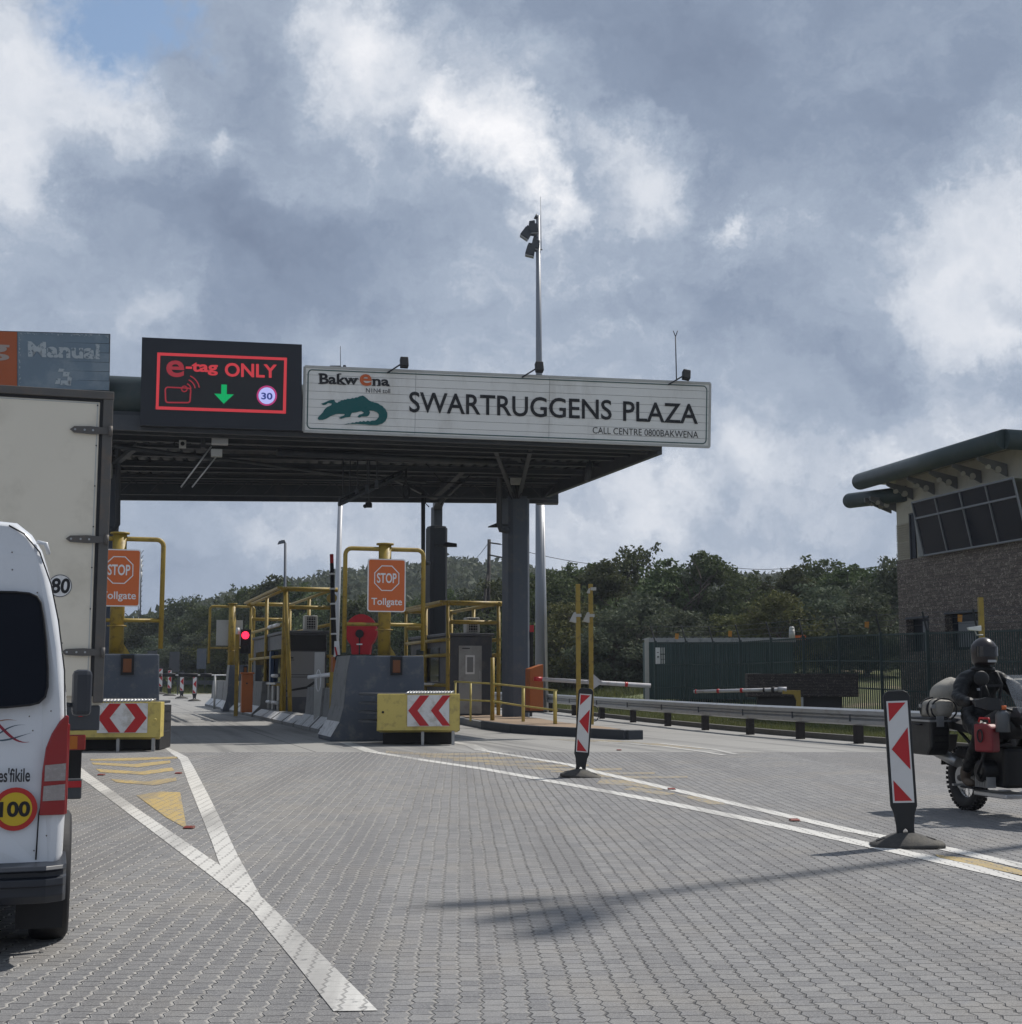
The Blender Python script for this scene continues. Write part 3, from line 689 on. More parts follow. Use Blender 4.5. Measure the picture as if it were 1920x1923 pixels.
# slab serifs of the heavy wordmark
for x, y, w_ in ((599, 702.5, 7), (599, 720.5, 8), (636, 702.5, 6), (636, 721.5, 7), (644, 722, 7), (655, 711, 6), (663, 711.5, 5), (670, 712, 5), (699, 713, 6), (700, 724, 6), (709, 724.2, 6), (727, 724.8, 6)):
    m.prism([spx(x-1, y-.9), spx(x-1+w_, y-.9+w_*.03), spx(x-1+w_, y+1+w_*.03), spx(x-1, y+1)], FN*.002)
m.build('wordmark', M_blkp, sg)
m = MB(); textq(m, 'e', ((675.5, 702.5), (698, 703.5), (698, 725.5), (675.5, 724.5)), lambda x, y: spx(x, y, .032), .02); m.build('accent_letter', mat('rust_orange_vinyl', (.5, .1, .02), .5), sg)
croc = [(160,640),(163,628),(200,590),(215,565),(235,545),(270,530),(277,515),(245,511),(225,525),(203,528),(188,516),(205,512),(225,503),(255,490),(295,483),(303,503),(320,512),(330,500),(345,497),(352,489),(370,489),(378,482),(392,484),(402,476),(430,478),(442,470),(458,473),(472,465),(487,466),(500,457),(530,450),(548,460),(580,490),(600,500),(620,505),(640,510),(655,515),(672,528),(690,535),(703,552),(715,560),(722,578),(730,590),(731,610),(728,630),(715,660),(690,680),(650,692),(600,692),(540,687),(480,683),(420,683),(375,688),(410,678),(430,679),(442,671),(460,674),(475,666),(492,669),(508,660),(522,666),(538,657),(552,665),(570,656),(588,663),(605,655),(625,655),(645,645),(660,625),(660,603),(645,587),(615,575),(582,573),(588,590),(580,612),(560,622),(520,622),(500,632),(485,624),(500,607),(525,600),(540,590),(515,577),(480,587),(440,592),(430,610),(425,625),(385,630),(350,642),(332,634),(355,622),(378,612),(380,602),(340,600),(310,602),(270,617),(230,640),(200,650),(170,650)]
m = MB(); m.prism([c3(*q) for q in croc], FN*.002); m.build('crocodile_emblem', Mgt, sg, fix=False)
# --- LED lane sign
o_ = S(415, 808); led = thing('led_lane_sign', 'black electronic sign showing e-tag only with a green arrow', 'electronic sign', (o_.x, o_.y, o_.z))
lc = [(267, 635), (566.5, 648.5), (566.5, 810), (263.5, 800)]
m = MB(); m.prism([spx(x, y, .10) for x, y in lc], FN*-.35); m.build('cabinet', mat('black_cabinet', (.012, .014, .02), .45, var=.1), led)
M_lr = mat('red_leds', (.05, .005, .005), .6, emit=(.62, .05, .065), es=.62); M_lrd = mat('dim_red_leds', (.05, .005, .005), .6, emit=(.33, .03, .045), es=.6)
M_lg = mat('green_leds', (0, .05, .01), .6, emit=(.0, .42, .13), es=.65); M_lb = mat('pale_blue_leds', (.05, .05, .1), .6, emit=(.42, .44, .82), es=.85); M_ln = mat('navy_leds', (.01, .01, .05), .6, emit=(.02, .04, .2), es=.8)
def l2(x, y): return spx(200+x/3.84, 600+y/3.84, .115)
def q4(a, b_, c_, d_): m.add([l2(*a), l2(*b_), l2(*c_), l2(*d_)], [(0, 1, 2, 3)])
m = MB(); m.prism([spx(x, y, .103) for x, y in ((294, 663), (539, 673.5), (537, 779), (291, 771))], FN*.008); scr = m.build('screen', mat('led_matrix', (.02, .02, .022), .5), led)
m = MB(); q4((368, 245), (1300, 283), (1300, 302), (368, 266)); q4((356, 632), (1290, 664), (1292, 685), (356, 654)); q4((368, 245), (390, 246), (376, 654), (356, 654)); q4((1280, 283), (1300, 283), (1292, 685), (1270, 684)); m.build('red_border', M_lr, scr)
m = MB(); ll = lambda x, y: l2(x, y)
textq(m, 'ONLY', ((853, 318), (1228, 332), (1228, 430), (853, 418)), ll, .025); m.build('lettering', M_lr, scr); m = MB(); textq(m, '-tag', ((572, 312), (803, 322), (803, 412), (572, 405)), ll, .03)
m.build('lettering', M_lr, scr)
m = MB(); textq(m, 'e', ((432, 300), (562, 304), (562, 424), (432, 420)), ll, .02)
def arcp(cx_, cy_, r, a0, a1, n=10): return [l2(cx_+r*math.cos(R(a0+(a1-a0)*i/n)), cy_-r*math.sin(R(a0+(a1-a0)*i/n))) for i in range(n+1)]
def lw(pts, w=.018, closed=False): m.tube(pts, w, 4, closed)
lw(arcp(445, 515, 20, 180, 90, 5)+arcp(590, 520, 18, 90, 0, 5)+arcp(585, 588, 18, 0, -90, 5)+arcp(447, 585, 20, 270, 180, 5), .018, True)
lw(arcp(562, 507, 20, 0, 340, 14), .014, True)
for r_ in (45, 75, 105): lw(arcp(565, 512, r_, 8, 68), .015)
m.build('tag_pictogram', M_lrd, scr)
m = MB(); m.add([l2(*q) for q in ((828, 475), (868, 477), (867, 545), (918, 547), (845, 614), (777, 541), (827, 543))], [tuple(range(7))]); m.build('green_arrow', M_lg, scr)
m = MB(); m.add(arcp(1155, 556, 60, 0, 350, 35), [tuple(range(36))]); sp_ = m.build('speed_roundel', M_lb, scr)
m = MB(); lw(arcp(1155, 556, 67, 0, 350, 35), .02, True); m.build('roundel_ring', mat('magenta_leds', (.1, 0, .03), .6, emit=(.4, .04, .16), es=.8), sp_)
m = MB(); textq(m, '30', ((1115, 533), (1196, 536), (1196, 586), (1115, 583)), lambda x, y: l2(x, y)+FN*.004, .03); m.build('numerals', M_ln, sp_)
# --- worn lane sign on the left
o_ = S(0, 735); ws = thing('worn_lane_sign', 'peeling orange and blue grey lane board above the truck', 'sign', (o_.x, o_.y, o_.z))
M_bg = mat('faded_blue_grey_vinyl', (.14, .19, .235), .6, var=.12, sc=2, dirt=(.3, .34, .36), damt=.35, dsc=1.5); M_ob = mat('faded_orange_vinyl', (.36, .085, .025), .6, var=.25, sc=1.5)
def wp(x, y, off=0): return spx(x, y, .1+off)
def ysh(x): return (x-207)*6/207
m = MB(); m2 = MB()
for i in range(6):
    t0, t1 = 630+i*17.5+.3, 630+(i+1)*17.5-.5
    m.prism([wp(34, t0+ysh(34)), wp(206, t0), wp(205, t1), wp(34, t1+ysh(34)*.7)], FN*.015); m2.prism([wp(-260, t0+ysh(-260)), wp(33, t0+ysh(33)), wp(33, t1+ysh(33)*.7), wp(-260, t1+ysh(-260)*.7)], FN*.015)
m.build('grey_panel', M_bg, ws); m2.build('orange_panel', M_ob, ws)
m = MB(); m.prism([wp(-262, 629+ysh(-262), -.12), wp(207.5, 628.5, -.12), wp(205.5, 736, -.12), wp(-262, 736+ysh(-262)*.7, -.12)], FN*.11); m.build('backing', M_dst, ws)
mm, t, b = new_mat('flaking_white_vinyl'); tcn = nd(t, 'ShaderNodeTexCoord'); nn = noise(t, tcn.outputs['Object'], 9, 6, .7).outputs[0]
t.links.new(mixc(t, smooth(t, nn, .52, .60), (.36, .40, .42), (.13, .17, .20)), b.inputs['Base Color']); b.inputs['Roughness'].default_value = .7
m = MB(); textq(m, 'Manual', ((53, 643), (188, 648), (188, 677), (54, 672)), lambda x, y: wp(x, y, .022), .035)
m.build('flaked_lettering', mm, ws); m = MB()
for x, y, w_, h_ in ((112, 694, 10, 6), (120, 700, 12, 9), (106, 712, 9, 11), (116, 716, 18, 9), (128, 708, 8, 18)): m.prism([wp(x, y, .02), wp(x+w_, y+1, .02), wp(x+w_-2, y+h_, .02), wp(x-2, y+h_, .02)], FN*.003)
m.build('flaked_pictogram', mm, ws); m = MB()
for i in range(60):
    x = rt.uniform(36, 204); y = 631+ysh(x)+abs(rt.gauss(0, 1.5)); w_ = rt.uniform(1, 5)
    m.prism([wp(x, y, .02), wp(x+w_, y+rt.uniform(-.5, 1), .02), wp(x+w_*.7, y+rt.uniform(1, 3), .02)], FN*.003)
for i in range(26):
    y = rt.uniform(630, 730); x = 36+abs(rt.gauss(0, 1.2)); m.prism([wp(x, y, .02), wp(x+2.5, y+1, .02), wp(x+1, y+rt.uniform(2, 5), .02)], FN*.003)
m.build('flaking_edge', mm, ws)
m = MB(); textq(m, 'e-tag', ((-190, 637), (19, 645), (19, 680), (-190, 672)), lambda x, y: wp(x, y, .022), .02); m.build('lettering', mat('dull_white_vinyl', (.34, .28, .25), .7), ws)
# --- sign floodlights, antennas
def signlight(px, py, lean, nm):
    t = thing('sign_floodlight', nm, 'floodlight', S(px, py+10), R(13), 'floodlights along the top of the name sign')
    m = MB(); m.T = Matrix.Rotation(R(-20), 4, 'X') @ Matrix.Rotation(R(lean*.4), 4, 'Y')
    m.box(-.10, .10, -.42, -.26, -.02, .24); m.build('lamp_head', M_blk, t, local=True, bevel=.02)
    m = MB(); m.tube([(-.38, -.02, .0), (-.05, -.28, .2), (.0, -.34, .22+lean*.001)], .02, 6); m.build('arm', M_dst, t, local=True)
signlight(756, 692, 0, 'black floodlight on the sign top above the first letters of the long word'); signlight(1008, 700, 0, 'black floodlight on the sign top in front of the tall mast'); signlight(1281, 714, 25, 'tilted black floodlight on the sign top beside the forked rod')
ft = thing('forked_rod', 'thin forked bird rod standing on the sign right end', 'antenna', S(1271, 718)); m = MB()
b0 = S(1271, 718, .1); t0 = S(1269, 632, .1); m.cyl(b0, t0, .015, n=6); m.cyl(t0, S(1265, 621, .1), .012, n=5); m.cyl(t0, S(1273, 621, .1), .012, n=5); m.build('rod', M_dst, ft)
# --- devices under the canopy
t = thing('antenna_pair', 'pale grey tag reader boxes with two slanting rods under the canopy', 'tag reader', S(408, 810, 1.2))
m = MB(); a = S(413, 828, 1.2); m.T = Matrix.Translation(a) @ Matrix.Rotation(R(13), 4, 'Z'); m.box(-.20, .20, -.1, .14, -.09, .09); m.build('upper_box', M_alu, t, bevel=.01)
m = MB(); a = S(407, 851, 1.2); m.T = Matrix.Translation(a) @ Matrix.Rotation(R(13), 4, 'Z'); m.box(-.135, .135, -.1, .1, -.09, .09); m.build('lower_box', M_box, t, bevel=.01)
m = MB(); m.cyl(S(397, 838, 1.3), S(340, 915, 1.3), .022, n=6); m.build('rod', M_alu, t); m = MB(); m.cyl(S(406, 858, 1.3), S(361, 915, 1.3), .02, n=6); m.build('rod', M_alu, t)
m = MB(); m.cyl(S(411, 808, 1.2), S(411, 822, 1.2), .02, n=6); m.build('hanger', M_dst, t)
def ubox(px, py, w_, h_, name, lab, cat, off=1.5, mt=None):
    t = thing(name, lab, cat, S(px, py, off), R(13)); m = MB(); m.box(-w_/2, w_/2, -.06, .08, -h_/2, h_/2); m.build('housing', mt or M_box, t, local=True, bevel=.012)
    m = MB(); m.cyl((0, 0, h_/2), (0, 0, h_/2+.2), .012, n=5); m.build('hanger', M_dst, t, local=True)
    if name == 'lane_camera':
        m = MB(); m.cyl((0, -.1, 0), (0, -.06, 0), .05, n=12); m.build('lens', M_blkp, t, local=True); m = MB(); m.tube([(-.14+.07*math.cos(a_), 0, .07*math.sin(a_)) for a_ in [i*.6 for i in range(10)]], .01, 5); m.build('cable', M_blk, t, local=True)
ubox(343, 834, .17, .19, 'lane_camera', 'small pale boxed camera with dark lens under the electronic sign', 'camera')
ubox(382, 833, .11, .22, 'control_box', 'narrow grey box between camera and tag reader under the canopy', 'control box', mt=M_dst)
t = thing('junction_box', 'cream square junction box at the head of the right column', 'junction box', P(972, 898, 41.8)); m = MB(); a = P(972, 897, 41.8); m.box(a.x-.22, a.x+.22, a.y-.08, a.y+.1, a.z-.22, a.z+.2); m.build('housing', M_box, t, bevel=.04)
m = MB()
for i, x in enumerate((963, 968, 974, 980)): m.tube([P(x, 909, 41.85), P(x+(-3, 2, -1, 3)[i], 920, 41.9), P(970+(i-1.5)*3, 936, 42.3)], .02, 5)
m.build('cable', M_blk, t)
t = thing('junction_box', 'small grey box beside the truck edge under the canopy', 'junction box', P(204, 888, 37)); m = MB(); a = P(203, 884, 37); m.box(a.x-.13, a.x+.10, a.y-.08, a.y+.1, a.z-.2, a.z+.2); m.build('housing', M_box, t, bevel=.03)
t = thing('sensor_gantry', 'black ladder shaped sensor arm hanging from the canopy middle', 'sensor gantry', P(640, 950, 36))
m = MB(); r0, r1 = P(637, 948, 36), P(755, 892, 38.5); r2, r3 = P(637, 941, 36.4), P(755, 884, 38.9)
m.bar(r0, r1, .08, .08); m.bar(r2, r3, .06, .06)
for q in (0, .14, .28, .42, .56, .7, .85, 1): m.bar(r0.lerp(r1, q), r2.lerp(r3, q), .05, .05)
m.bar(r0, P(637, 934, 36), .05, .05); m.build('rail', M_dst, t)
m = MB()
for x, y in ((644, 938), (657, 932), (671, 926), (690, 918), (708, 909)): m.cyl(P(x, y+4, 37), Vector((P(x, y, 37).x, 37, ZU+.2)), .018, n=5); m.box(P(x, y, 37).x-.05, P(x, y, 37).x+.05, 36.9, 37.0, P(x, y, 37).z-.12, P(x, y, 37).z+.1)
m.build('hanger', M_dst, t)
t = thing('hanging_camera', 'small black camera hanging below the sensor arm', 'camera', P(692, 948, 37.5)); m = MB(); a = P(693, 948, 37.5); m.box(a.x-.09, a.x+.08, a.y-.1, a.y+.12, a.z-.07, a.z+.06); m.build('housing', M_blk, t, bevel=.02); m = MB(); m.cyl(a+up*.06, (a.x, a.y, ZU+.1), .015, n=5); m.build('hanger', M_dst, t)
m = MB(); a = P(686, 951, 37.4); m.cyl(a-Vector((0, .1, 0)), a, .05, n=10); m.build('lens', M_blkp, t)
t = thing('cable_coil', 'loose coil of black cable hanging under the canopy', 'cable', P(763, 915, 38.5)); m = MB()
for i in range(5):
    cx_, cz_, ra, rb = 763+rt.uniform(-2, 2), 923+rt.uniform(-2, 2), rt.uniform(5, 9), rt.uniform(9, 14)
    m.tube([P(cx_+ra*math.cos(a_), cz_+rb*math.sin(a_), 38.5+rt.uniform(-.02, .02)) for a_ in [j*math.pi/8 for j in range(16)]], .014, 5, True)
m.cyl(P(763, 912, 38.5), P(763, 880, 38.5), .03, n=5); m.build('coil', M_blk, t)
for px, py, Y, s, lab in ((845, 1023, 43.2, 1, 'flat black lamp sticking out right of the rear column'), (930, 986, 42.6, -1, 'flat black lamp sticking out left of the front column')):
    t = thing('column_lamp', lab, 'lamp', P(px, py, Y)); a = P(px, py, Y); m = MB(); m.prism([(a.x-.22, a.y-.12, a.z-.06), (a.x+.22, a.y-.12, a.z-.06), (a.x+.22, a.y-.12, a.z+.03), (a.x-.12*s, a.y-.12, a.z+.08)], (0, .3, 0)); m.build('lamp_head', M_blk, t)
    m = MB(); m.bar(a+Vector((-.45*s, .1, .0)), a, .05, .06); m.build('arm', M_dst, t)
t = thing('canopy_spotlight', 'black tubular spotlight hanging near the canopy right edge', 'spotlight', P(1104, 880, 38)); m = MB(); m.cyl(P(1108, 868, 38), P(1103, 903, 38), .09, .08, 10); m.build('lamp_head', M_dst, t); m = MB(); a = P(1108, 868, 38); m.cyl(a, (a.x, a.y, ZU+.2), .03, n=6); m.build('hanger', M_dst, t)
# ================================================================== ISLANDS
CR = P(726, 1272, 31.0)                                 # centre of the stop frame
def island_group():
    parts = []
    base = (CR.x, CR.y, 0)
    # crash block
    t = thing('crash_block', 'tall grey concrete crash block carrying the central stop frame', 'concrete block', base, TH, 'concrete crash blocks')
    m = MB(); w_ = .86
    prof = [(-w_-.36, 0), (-w_-.36, .10), (-w_-.17, .42), (-w_-.08, .75), (-w_-.02, 1.5), (-w_+.05, 1.88), (w_, 1.88), (w_+.03, .9), (w_+.03, 0)]
    m.prism([(x, .05, z) for x, z in prof], (0, 1.7, 0)); blk = m.build('block', mat('grey_block', (.082, .095, .118), .75, var=.1, sc=2, dirt=(.19, .19, .18), damt=.5, dsc=3.5, bump=.5), t, local=True, bevel=.03)
    m = MB(); m.prism([(-w_-.365, .03, .10), (-w_-.172, .03, .425), (-w_-.172, 1.76, .425), (-w_-.365, 1.76, .10)], (-.004, 0, .004)); m.build('white_foot', M_wpc, blk, local=True)
    m = MB(); pl_ = prof[2:6]
    for p0, p1 in zip(pl_, pl_[1:]): m.prism([(p0[0], .06, p0[1]), (p1[0], .06, p1[1]), (p1[0], 1.74, p1[1]), (p0[0], 1.74, p0[1])], (-.006, 0, .003))
    m.build('bare_side_face', M_conc, blk, local=True)
    m = MB(); m.box(.10, .36, -.0, .06, 1.45, 1.86); m.build('lamp_recess', M_blkp, t, local=True)
    m = MB(); m.box(.14, .31, -.02, .02, 1.50, 1.78); m.build('amber_lamp', mat('dull_amber_lens', (.16, .05, .012), .35), t, local=True, bevel=.01)
    # yellow frame with the stop board
    f = thing('tollgate_frame', 'yellow tubular frame holding the full orange stop board', 'sign frame', (base[0], base[1], 1.88), TH, 'yellow tollgate frames')
    z = lambda py: H+(HZ-py)*31.0/F-1.88
    x = lambda px: (px-726)*31.0/F*1.0
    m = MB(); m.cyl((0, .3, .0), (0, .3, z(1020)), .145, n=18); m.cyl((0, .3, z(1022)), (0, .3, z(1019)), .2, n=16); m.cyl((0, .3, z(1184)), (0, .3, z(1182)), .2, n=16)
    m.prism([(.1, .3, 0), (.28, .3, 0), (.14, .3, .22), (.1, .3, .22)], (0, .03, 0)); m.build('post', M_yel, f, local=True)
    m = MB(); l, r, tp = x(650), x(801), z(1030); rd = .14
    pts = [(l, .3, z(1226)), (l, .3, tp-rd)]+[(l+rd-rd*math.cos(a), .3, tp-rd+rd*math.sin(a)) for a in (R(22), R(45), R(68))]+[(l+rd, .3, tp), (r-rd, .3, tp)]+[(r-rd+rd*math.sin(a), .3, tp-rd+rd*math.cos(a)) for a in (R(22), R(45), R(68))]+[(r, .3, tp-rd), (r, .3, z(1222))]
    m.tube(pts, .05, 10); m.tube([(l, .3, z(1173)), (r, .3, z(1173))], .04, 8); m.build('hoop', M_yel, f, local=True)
    sb = thing('stop_board', 'orange stop tollgate board on the central island, fully visible', 'road sign', (base[0], base[1], 1.88+z(1150)), TH, 'orange stop tollgate boards')
    zb = z(1150); w2, h2, y_ = .435, z(1050)-z(1150), .08
    def rrect(w_, h_, r, y, x0=0, z0=0, n=5):
        o = []
        for sx, sz, a0 in ((1, 1, 0), (-1, 1, 90), (-1, -1, 180), (1, -1, 270)):
            for i in range(n+1):
                a = R(a0+90*i/n); o.append((x0+sx*(w_-r)+r*math.cos(a), y, z0+h_/2+sz*(h_/2-r)+r*math.sin(a)))
        return o
    m = MB(); m.prism(rrect(w2, h2, .06, y_), (0, .02, 0)); m.build('board', M_wht, sb, local=True)
    m = MB(); m.prism(rrect(w2-.025, h2-.05, .045, y_-.002, z0=.025), (0, .0015, 0)); face = m.build('face', M_org, sb, local=True)
    m = MB(); cz_ = h2*.635; ro = .31
    oc = [(ro*math.cos(R(22.5+45*i)), ro*math.sin(R(22.5+45*i))) for i in range(8)]
    for i in range(8):
        a, b_ = oc[i], oc[(i+1) % 8]; m.add([(a[0], y_-.005, cz_+a[1]), (b_[0], y_-.005, cz_+b_[1]), (b_[0]*.93, y_-.005, cz_+b_[1]*.93), (a[0]*.93, y_-.005, cz_+a[1]*.93)], [(0, 1, 2, 3)])
    text(m, 'STOP', -.225, .225, cz_-.11, cz_+.115, y_-.005, .02); text(m, 'Tollgate', -.345, .355, .105, .31, y_-.005, .012)
    m.build('lettering', M_wht, face, local=True)
    return [t, f, sb]
gr_ = island_group()
DL = P(217, 1272, 28.6)-CR; DL.z = 0
lbl = ['tall grey concrete crash block on the left island beside the truck', 'yellow tubular frame half hidden behind the truck', 'orange stop board cut off by the truck edge']
for o, l in zip(gr_, lbl):
    c = copy_tree(o); c.location = o.location+DL; c['label'] = l
    if l.startswith('orange'): c.location.x -= 0
# rear frame seen from behind, beyond the left lane
c = copy_tree(gr_[1]); q = P(435, 1272, 57); c.location = (q.x, q.y, 1.9); c['label'] = 'smaller yellow frame with grey board back far down the left lane'; c.rotation_euler[2] = TH
c = copy_tree(gr_[0]); c.location = (q.x+.38, q.y+.2, .02); c.scale = (.6, .6, 1); c['label'] = 'far grey crash block under the smaller yellow frame'; c.rotation_euler[2] = TH
t = thing('board_back', 'plain grey back of a board on the far yellow frame', 'road sign', (q.x, q.y, 2.6), TH); m = MB()
m.box(-.62, .45, .4, .44, .1, 1.15); m.build('panel', M_box, t, local=True)
# --- crash cushions
def cushion(px0, px1, yt, yb, Y, lab, left):
    a = P(px0, yb, Y); wd = (px1-px0)*Y/F; z1 = H+(HZ-yt)*Y/F; z0 = H+(HZ-yb)*Y/F
    t = thing('crash_cushion', lab, 'crash cushion', (a.x, a.y, 0), R(3), 'yellow nosed crash cushions')
    m = MB(); m.prism([(0, .0, z0), (wd, .12, z0), (wd, .12, z1), (0, 0, z1)], (0, .35, 0)); m.prism([(0, 0, z0), (wd, .12, z0), (wd-.05, .3, z0-.05), (.05, .2, z0-.05)], (0, .1, -.0))
    m.cyl((.12 if not left else wd-.08, -.004, (z0+z1)/2), (.12 if not left else wd-.08, .03, (z0+z1)/2), .03, n=8); m.m = 1; m.cyl((.12, -.012, (z0+z1)/2), (.12, .01, (z0+z1)/2), .028, n=8); m.m = 0
    nose = m.build('nose', [M_yel2, M_blkp], t, local=True, bevel=.015)
    m = MB()
    x0, x1 = (.62, wd-.22) if not left else (.62, wd-.24)
    bz0, bz1 = z0+.08, z1-.02
    yy = lambda x, o=0: .12*x/wd-.012-o
    m.add([(x0, yy(x0), bz0), (x1, yy(x1), bz0), (x1, yy(x1), bz1), (x0, yy(x0), bz1)], [(0, 1, 2, 3)]); m.add([(x0, yy(x0)+.01, bz0), (x1, yy(x1)+.01, bz0), (x1, yy(x1)+.01, bz1), (x0, yy(x0)+.01, bz1)], [(0, 1, 2, 3)])
    bd = m.build('chevron_board', mat('scuffed_white_sheeting', (.62, .62, .62), .5, var=.05, dirt=(.3, .27, .22), damt=.6, dsc=4), t, local=True)
    m = MB(); zc = (bz0+bz1)/2; hh = (bz1-bz0)/2*.97; W = x1-x0
    ao_ = .22 if left else .28
    def chev(xt, d, s):   # tip x, thickness, direction of the tip
        pp = [(xt, zc), (xt+s*ao_*W, zc+hh), (xt+s*(ao_*W+d), zc+hh), (xt+s*d, zc), (xt+s*(ao_*W+d), zc-hh), (xt+s*ao_*W, zc-hh)]
        m.add([(p[0], yy(p[0], .003), p[1]) for p in pp], [(0, 1, 2, 3), (0, 3, 4, 5)])
    if left: chev(x0+.01, .235*W, 1); chev(x1-.01, .235*W, -1)
    else: chev(x0+.02, .22*W, 1); chev(x0+.56*W, .19*W, 1)
    m.build('red_chevrons', M_red, bd, local=True)
    for x in (wd*.55, wd*.92): m = MB(); m.box(x-.03, x+.03, .2, .26, 0, z0); m.build('leg', M_gst, t, local=True)
    m = MB()
    for i in range(4):
        zz = z1-.04-i*.19
        m.prism([(.05, .3, zz), (-.45, 1.2, zz), (-.45, 1.6, zz), (wd-.1, 1.6, zz), (wd-.1, .4, zz)], (0, 0, .05))
    m.build('side_vanes', M_dst, t, local=True, bevel=.008)
    m = MB(); m.box(.1, wd-.1, .6, 1.7, .02, z1-.08); m.build('core', M_blk, t, local=True)
    m = MB()
    for i in range(16): m.cyl((wd*.35+i*wd*.035, .02+.12*i/16, z1+.01), (wd*.35+i*wd*.035+.08, .3, z1+.05), .022, n=6)
    m.build('top_scuff', M_gst, t, local=True)
cushion(708, 862, 1303, 1370, 28.8, 'yellow crash cushion with two red left chevrons', False)
cushion(118, 294, 1318, 1383, 26.3, 'battered yellow crash cushion with opposing red chevrons by the truck', True)
# white sign panel edge of side vane; red reel cover
t = thing('reel_cover', 'round topped bright red cover behind the central crash block', 'reel cover', P(678, 1228, 33.4)); a = P(678, 1190, 33.4)
m = MB(); pr = []
for i in range(25): an = R(-50+280*i/24); pr.append((a.x+.38*math.cos(an), a.y, a.z+.05+.42*math.sin(an)))
pr += [(a.x-.22, a.y, a.z-.5), (a.x+.22, a.y, a.z-.5)]
m.prism(pr, (0, .35, 0)); m.build('cover', mat('red_canvas', (.40, .012, .02), .6, var=.2, sc=4, bump=.3), t, bevel=.02)
m = MB(); m.cyl((a.x-.03, a.y-.05, a.z-.0), (a.x-.03, a.y+.01, a.z-.0), .10, n=14); m.box(a.x-.045, a.x-.015, a.y-.012, a.y, a.z-.5, a.z); m.build('hub', M_blkp, t)
m = MB(); m.box(a.x-.10, a.x+.04, a.y-.02, a.y-.014, a.z-.27, a.z-.24); m.build('tag_strip', M_wht, t)
# --- jersey barriers and low kerbs along the lane
O = G(648, 1388); 
def U(u, v, z=0): return O+BX*u+AX*v+Vector((0, 0, z))
def jersey(u, v, L, h, lab, low=False, gp='barrier segments along the middle lane'):
    p = U(u, v); t = thing('kerb_block' if low else 'jersey_barrier', lab, 'kerb block' if low else 'concrete barrier', p, TH, gp)
    m = MB()
    pr = [(0, 0), (0, .10), (.3, .40), (.36, h), (.56, h), (.60, .4), (.62, 0)] if not low else [(0, 0), (0, .1), (.28, .30), (.75, .30), (.75, 0)]
    m.prism([(x, 0, z) for x, z in pr], (0, L, 0)); k_ = m.build('block', M_conc, t, local=True, bevel=.012)
    m = MB(); top = .38 if not low else .295; xx = .3*(top-.1)/.3 if not low else .28*(top-.1)/.2
    m.prism([(-.004, .03, .10), (xx-.004, .03, top), (xx-.004, L-.03, top), (-.004, L-.03, .10)], (-.003, 0, .003)); m.build('white_face', M_wpc, k_, local=True)
ords = ['nearest', 'second', 'third', 'fourth', 'fifth', 'sixth', 'seventh']
for i, (v, L) in enumerate(((3.5, 1.3), (5.0, 1.35), (6.4, 1.35))): jersey(-.05, v, L, 1.12, ords[i]+' tall barrier past the central crash block, white at its foot')
jersey(-.05, 2.35, 1.0, .3, 'short low white kerb between the central crash block and the first tall barrier', True)
for i, (v, L) in enumerate(((8.0, 2.2), (10.4, 2.2), (12.8, 2.4), (15.3, 2.4))): jersey(-.05, v, L, .3, ords[i]+' low white kerb in front of the central booth', True)
for i, (v, L) in enumerate(((18.3, 2.6), (21.2, 2.6), (24.1, 2.6), (27.0, 2.6), (29.9, 2.6), (32.8, 2.6), (35.7, 2.6))): jersey(-.05, v, L, 1.25, ords[i]+' tall barrier beyond the central booth, below the red signal')
m = MB(); m.prism([U(.62, 2), U(3.0, 2), U(3.0, 32), U(.62, 32)], (0, 0, .2)); tag(m.build('island_slab', M_conc), 'raised concrete slab under the central booth', 'traffic island')
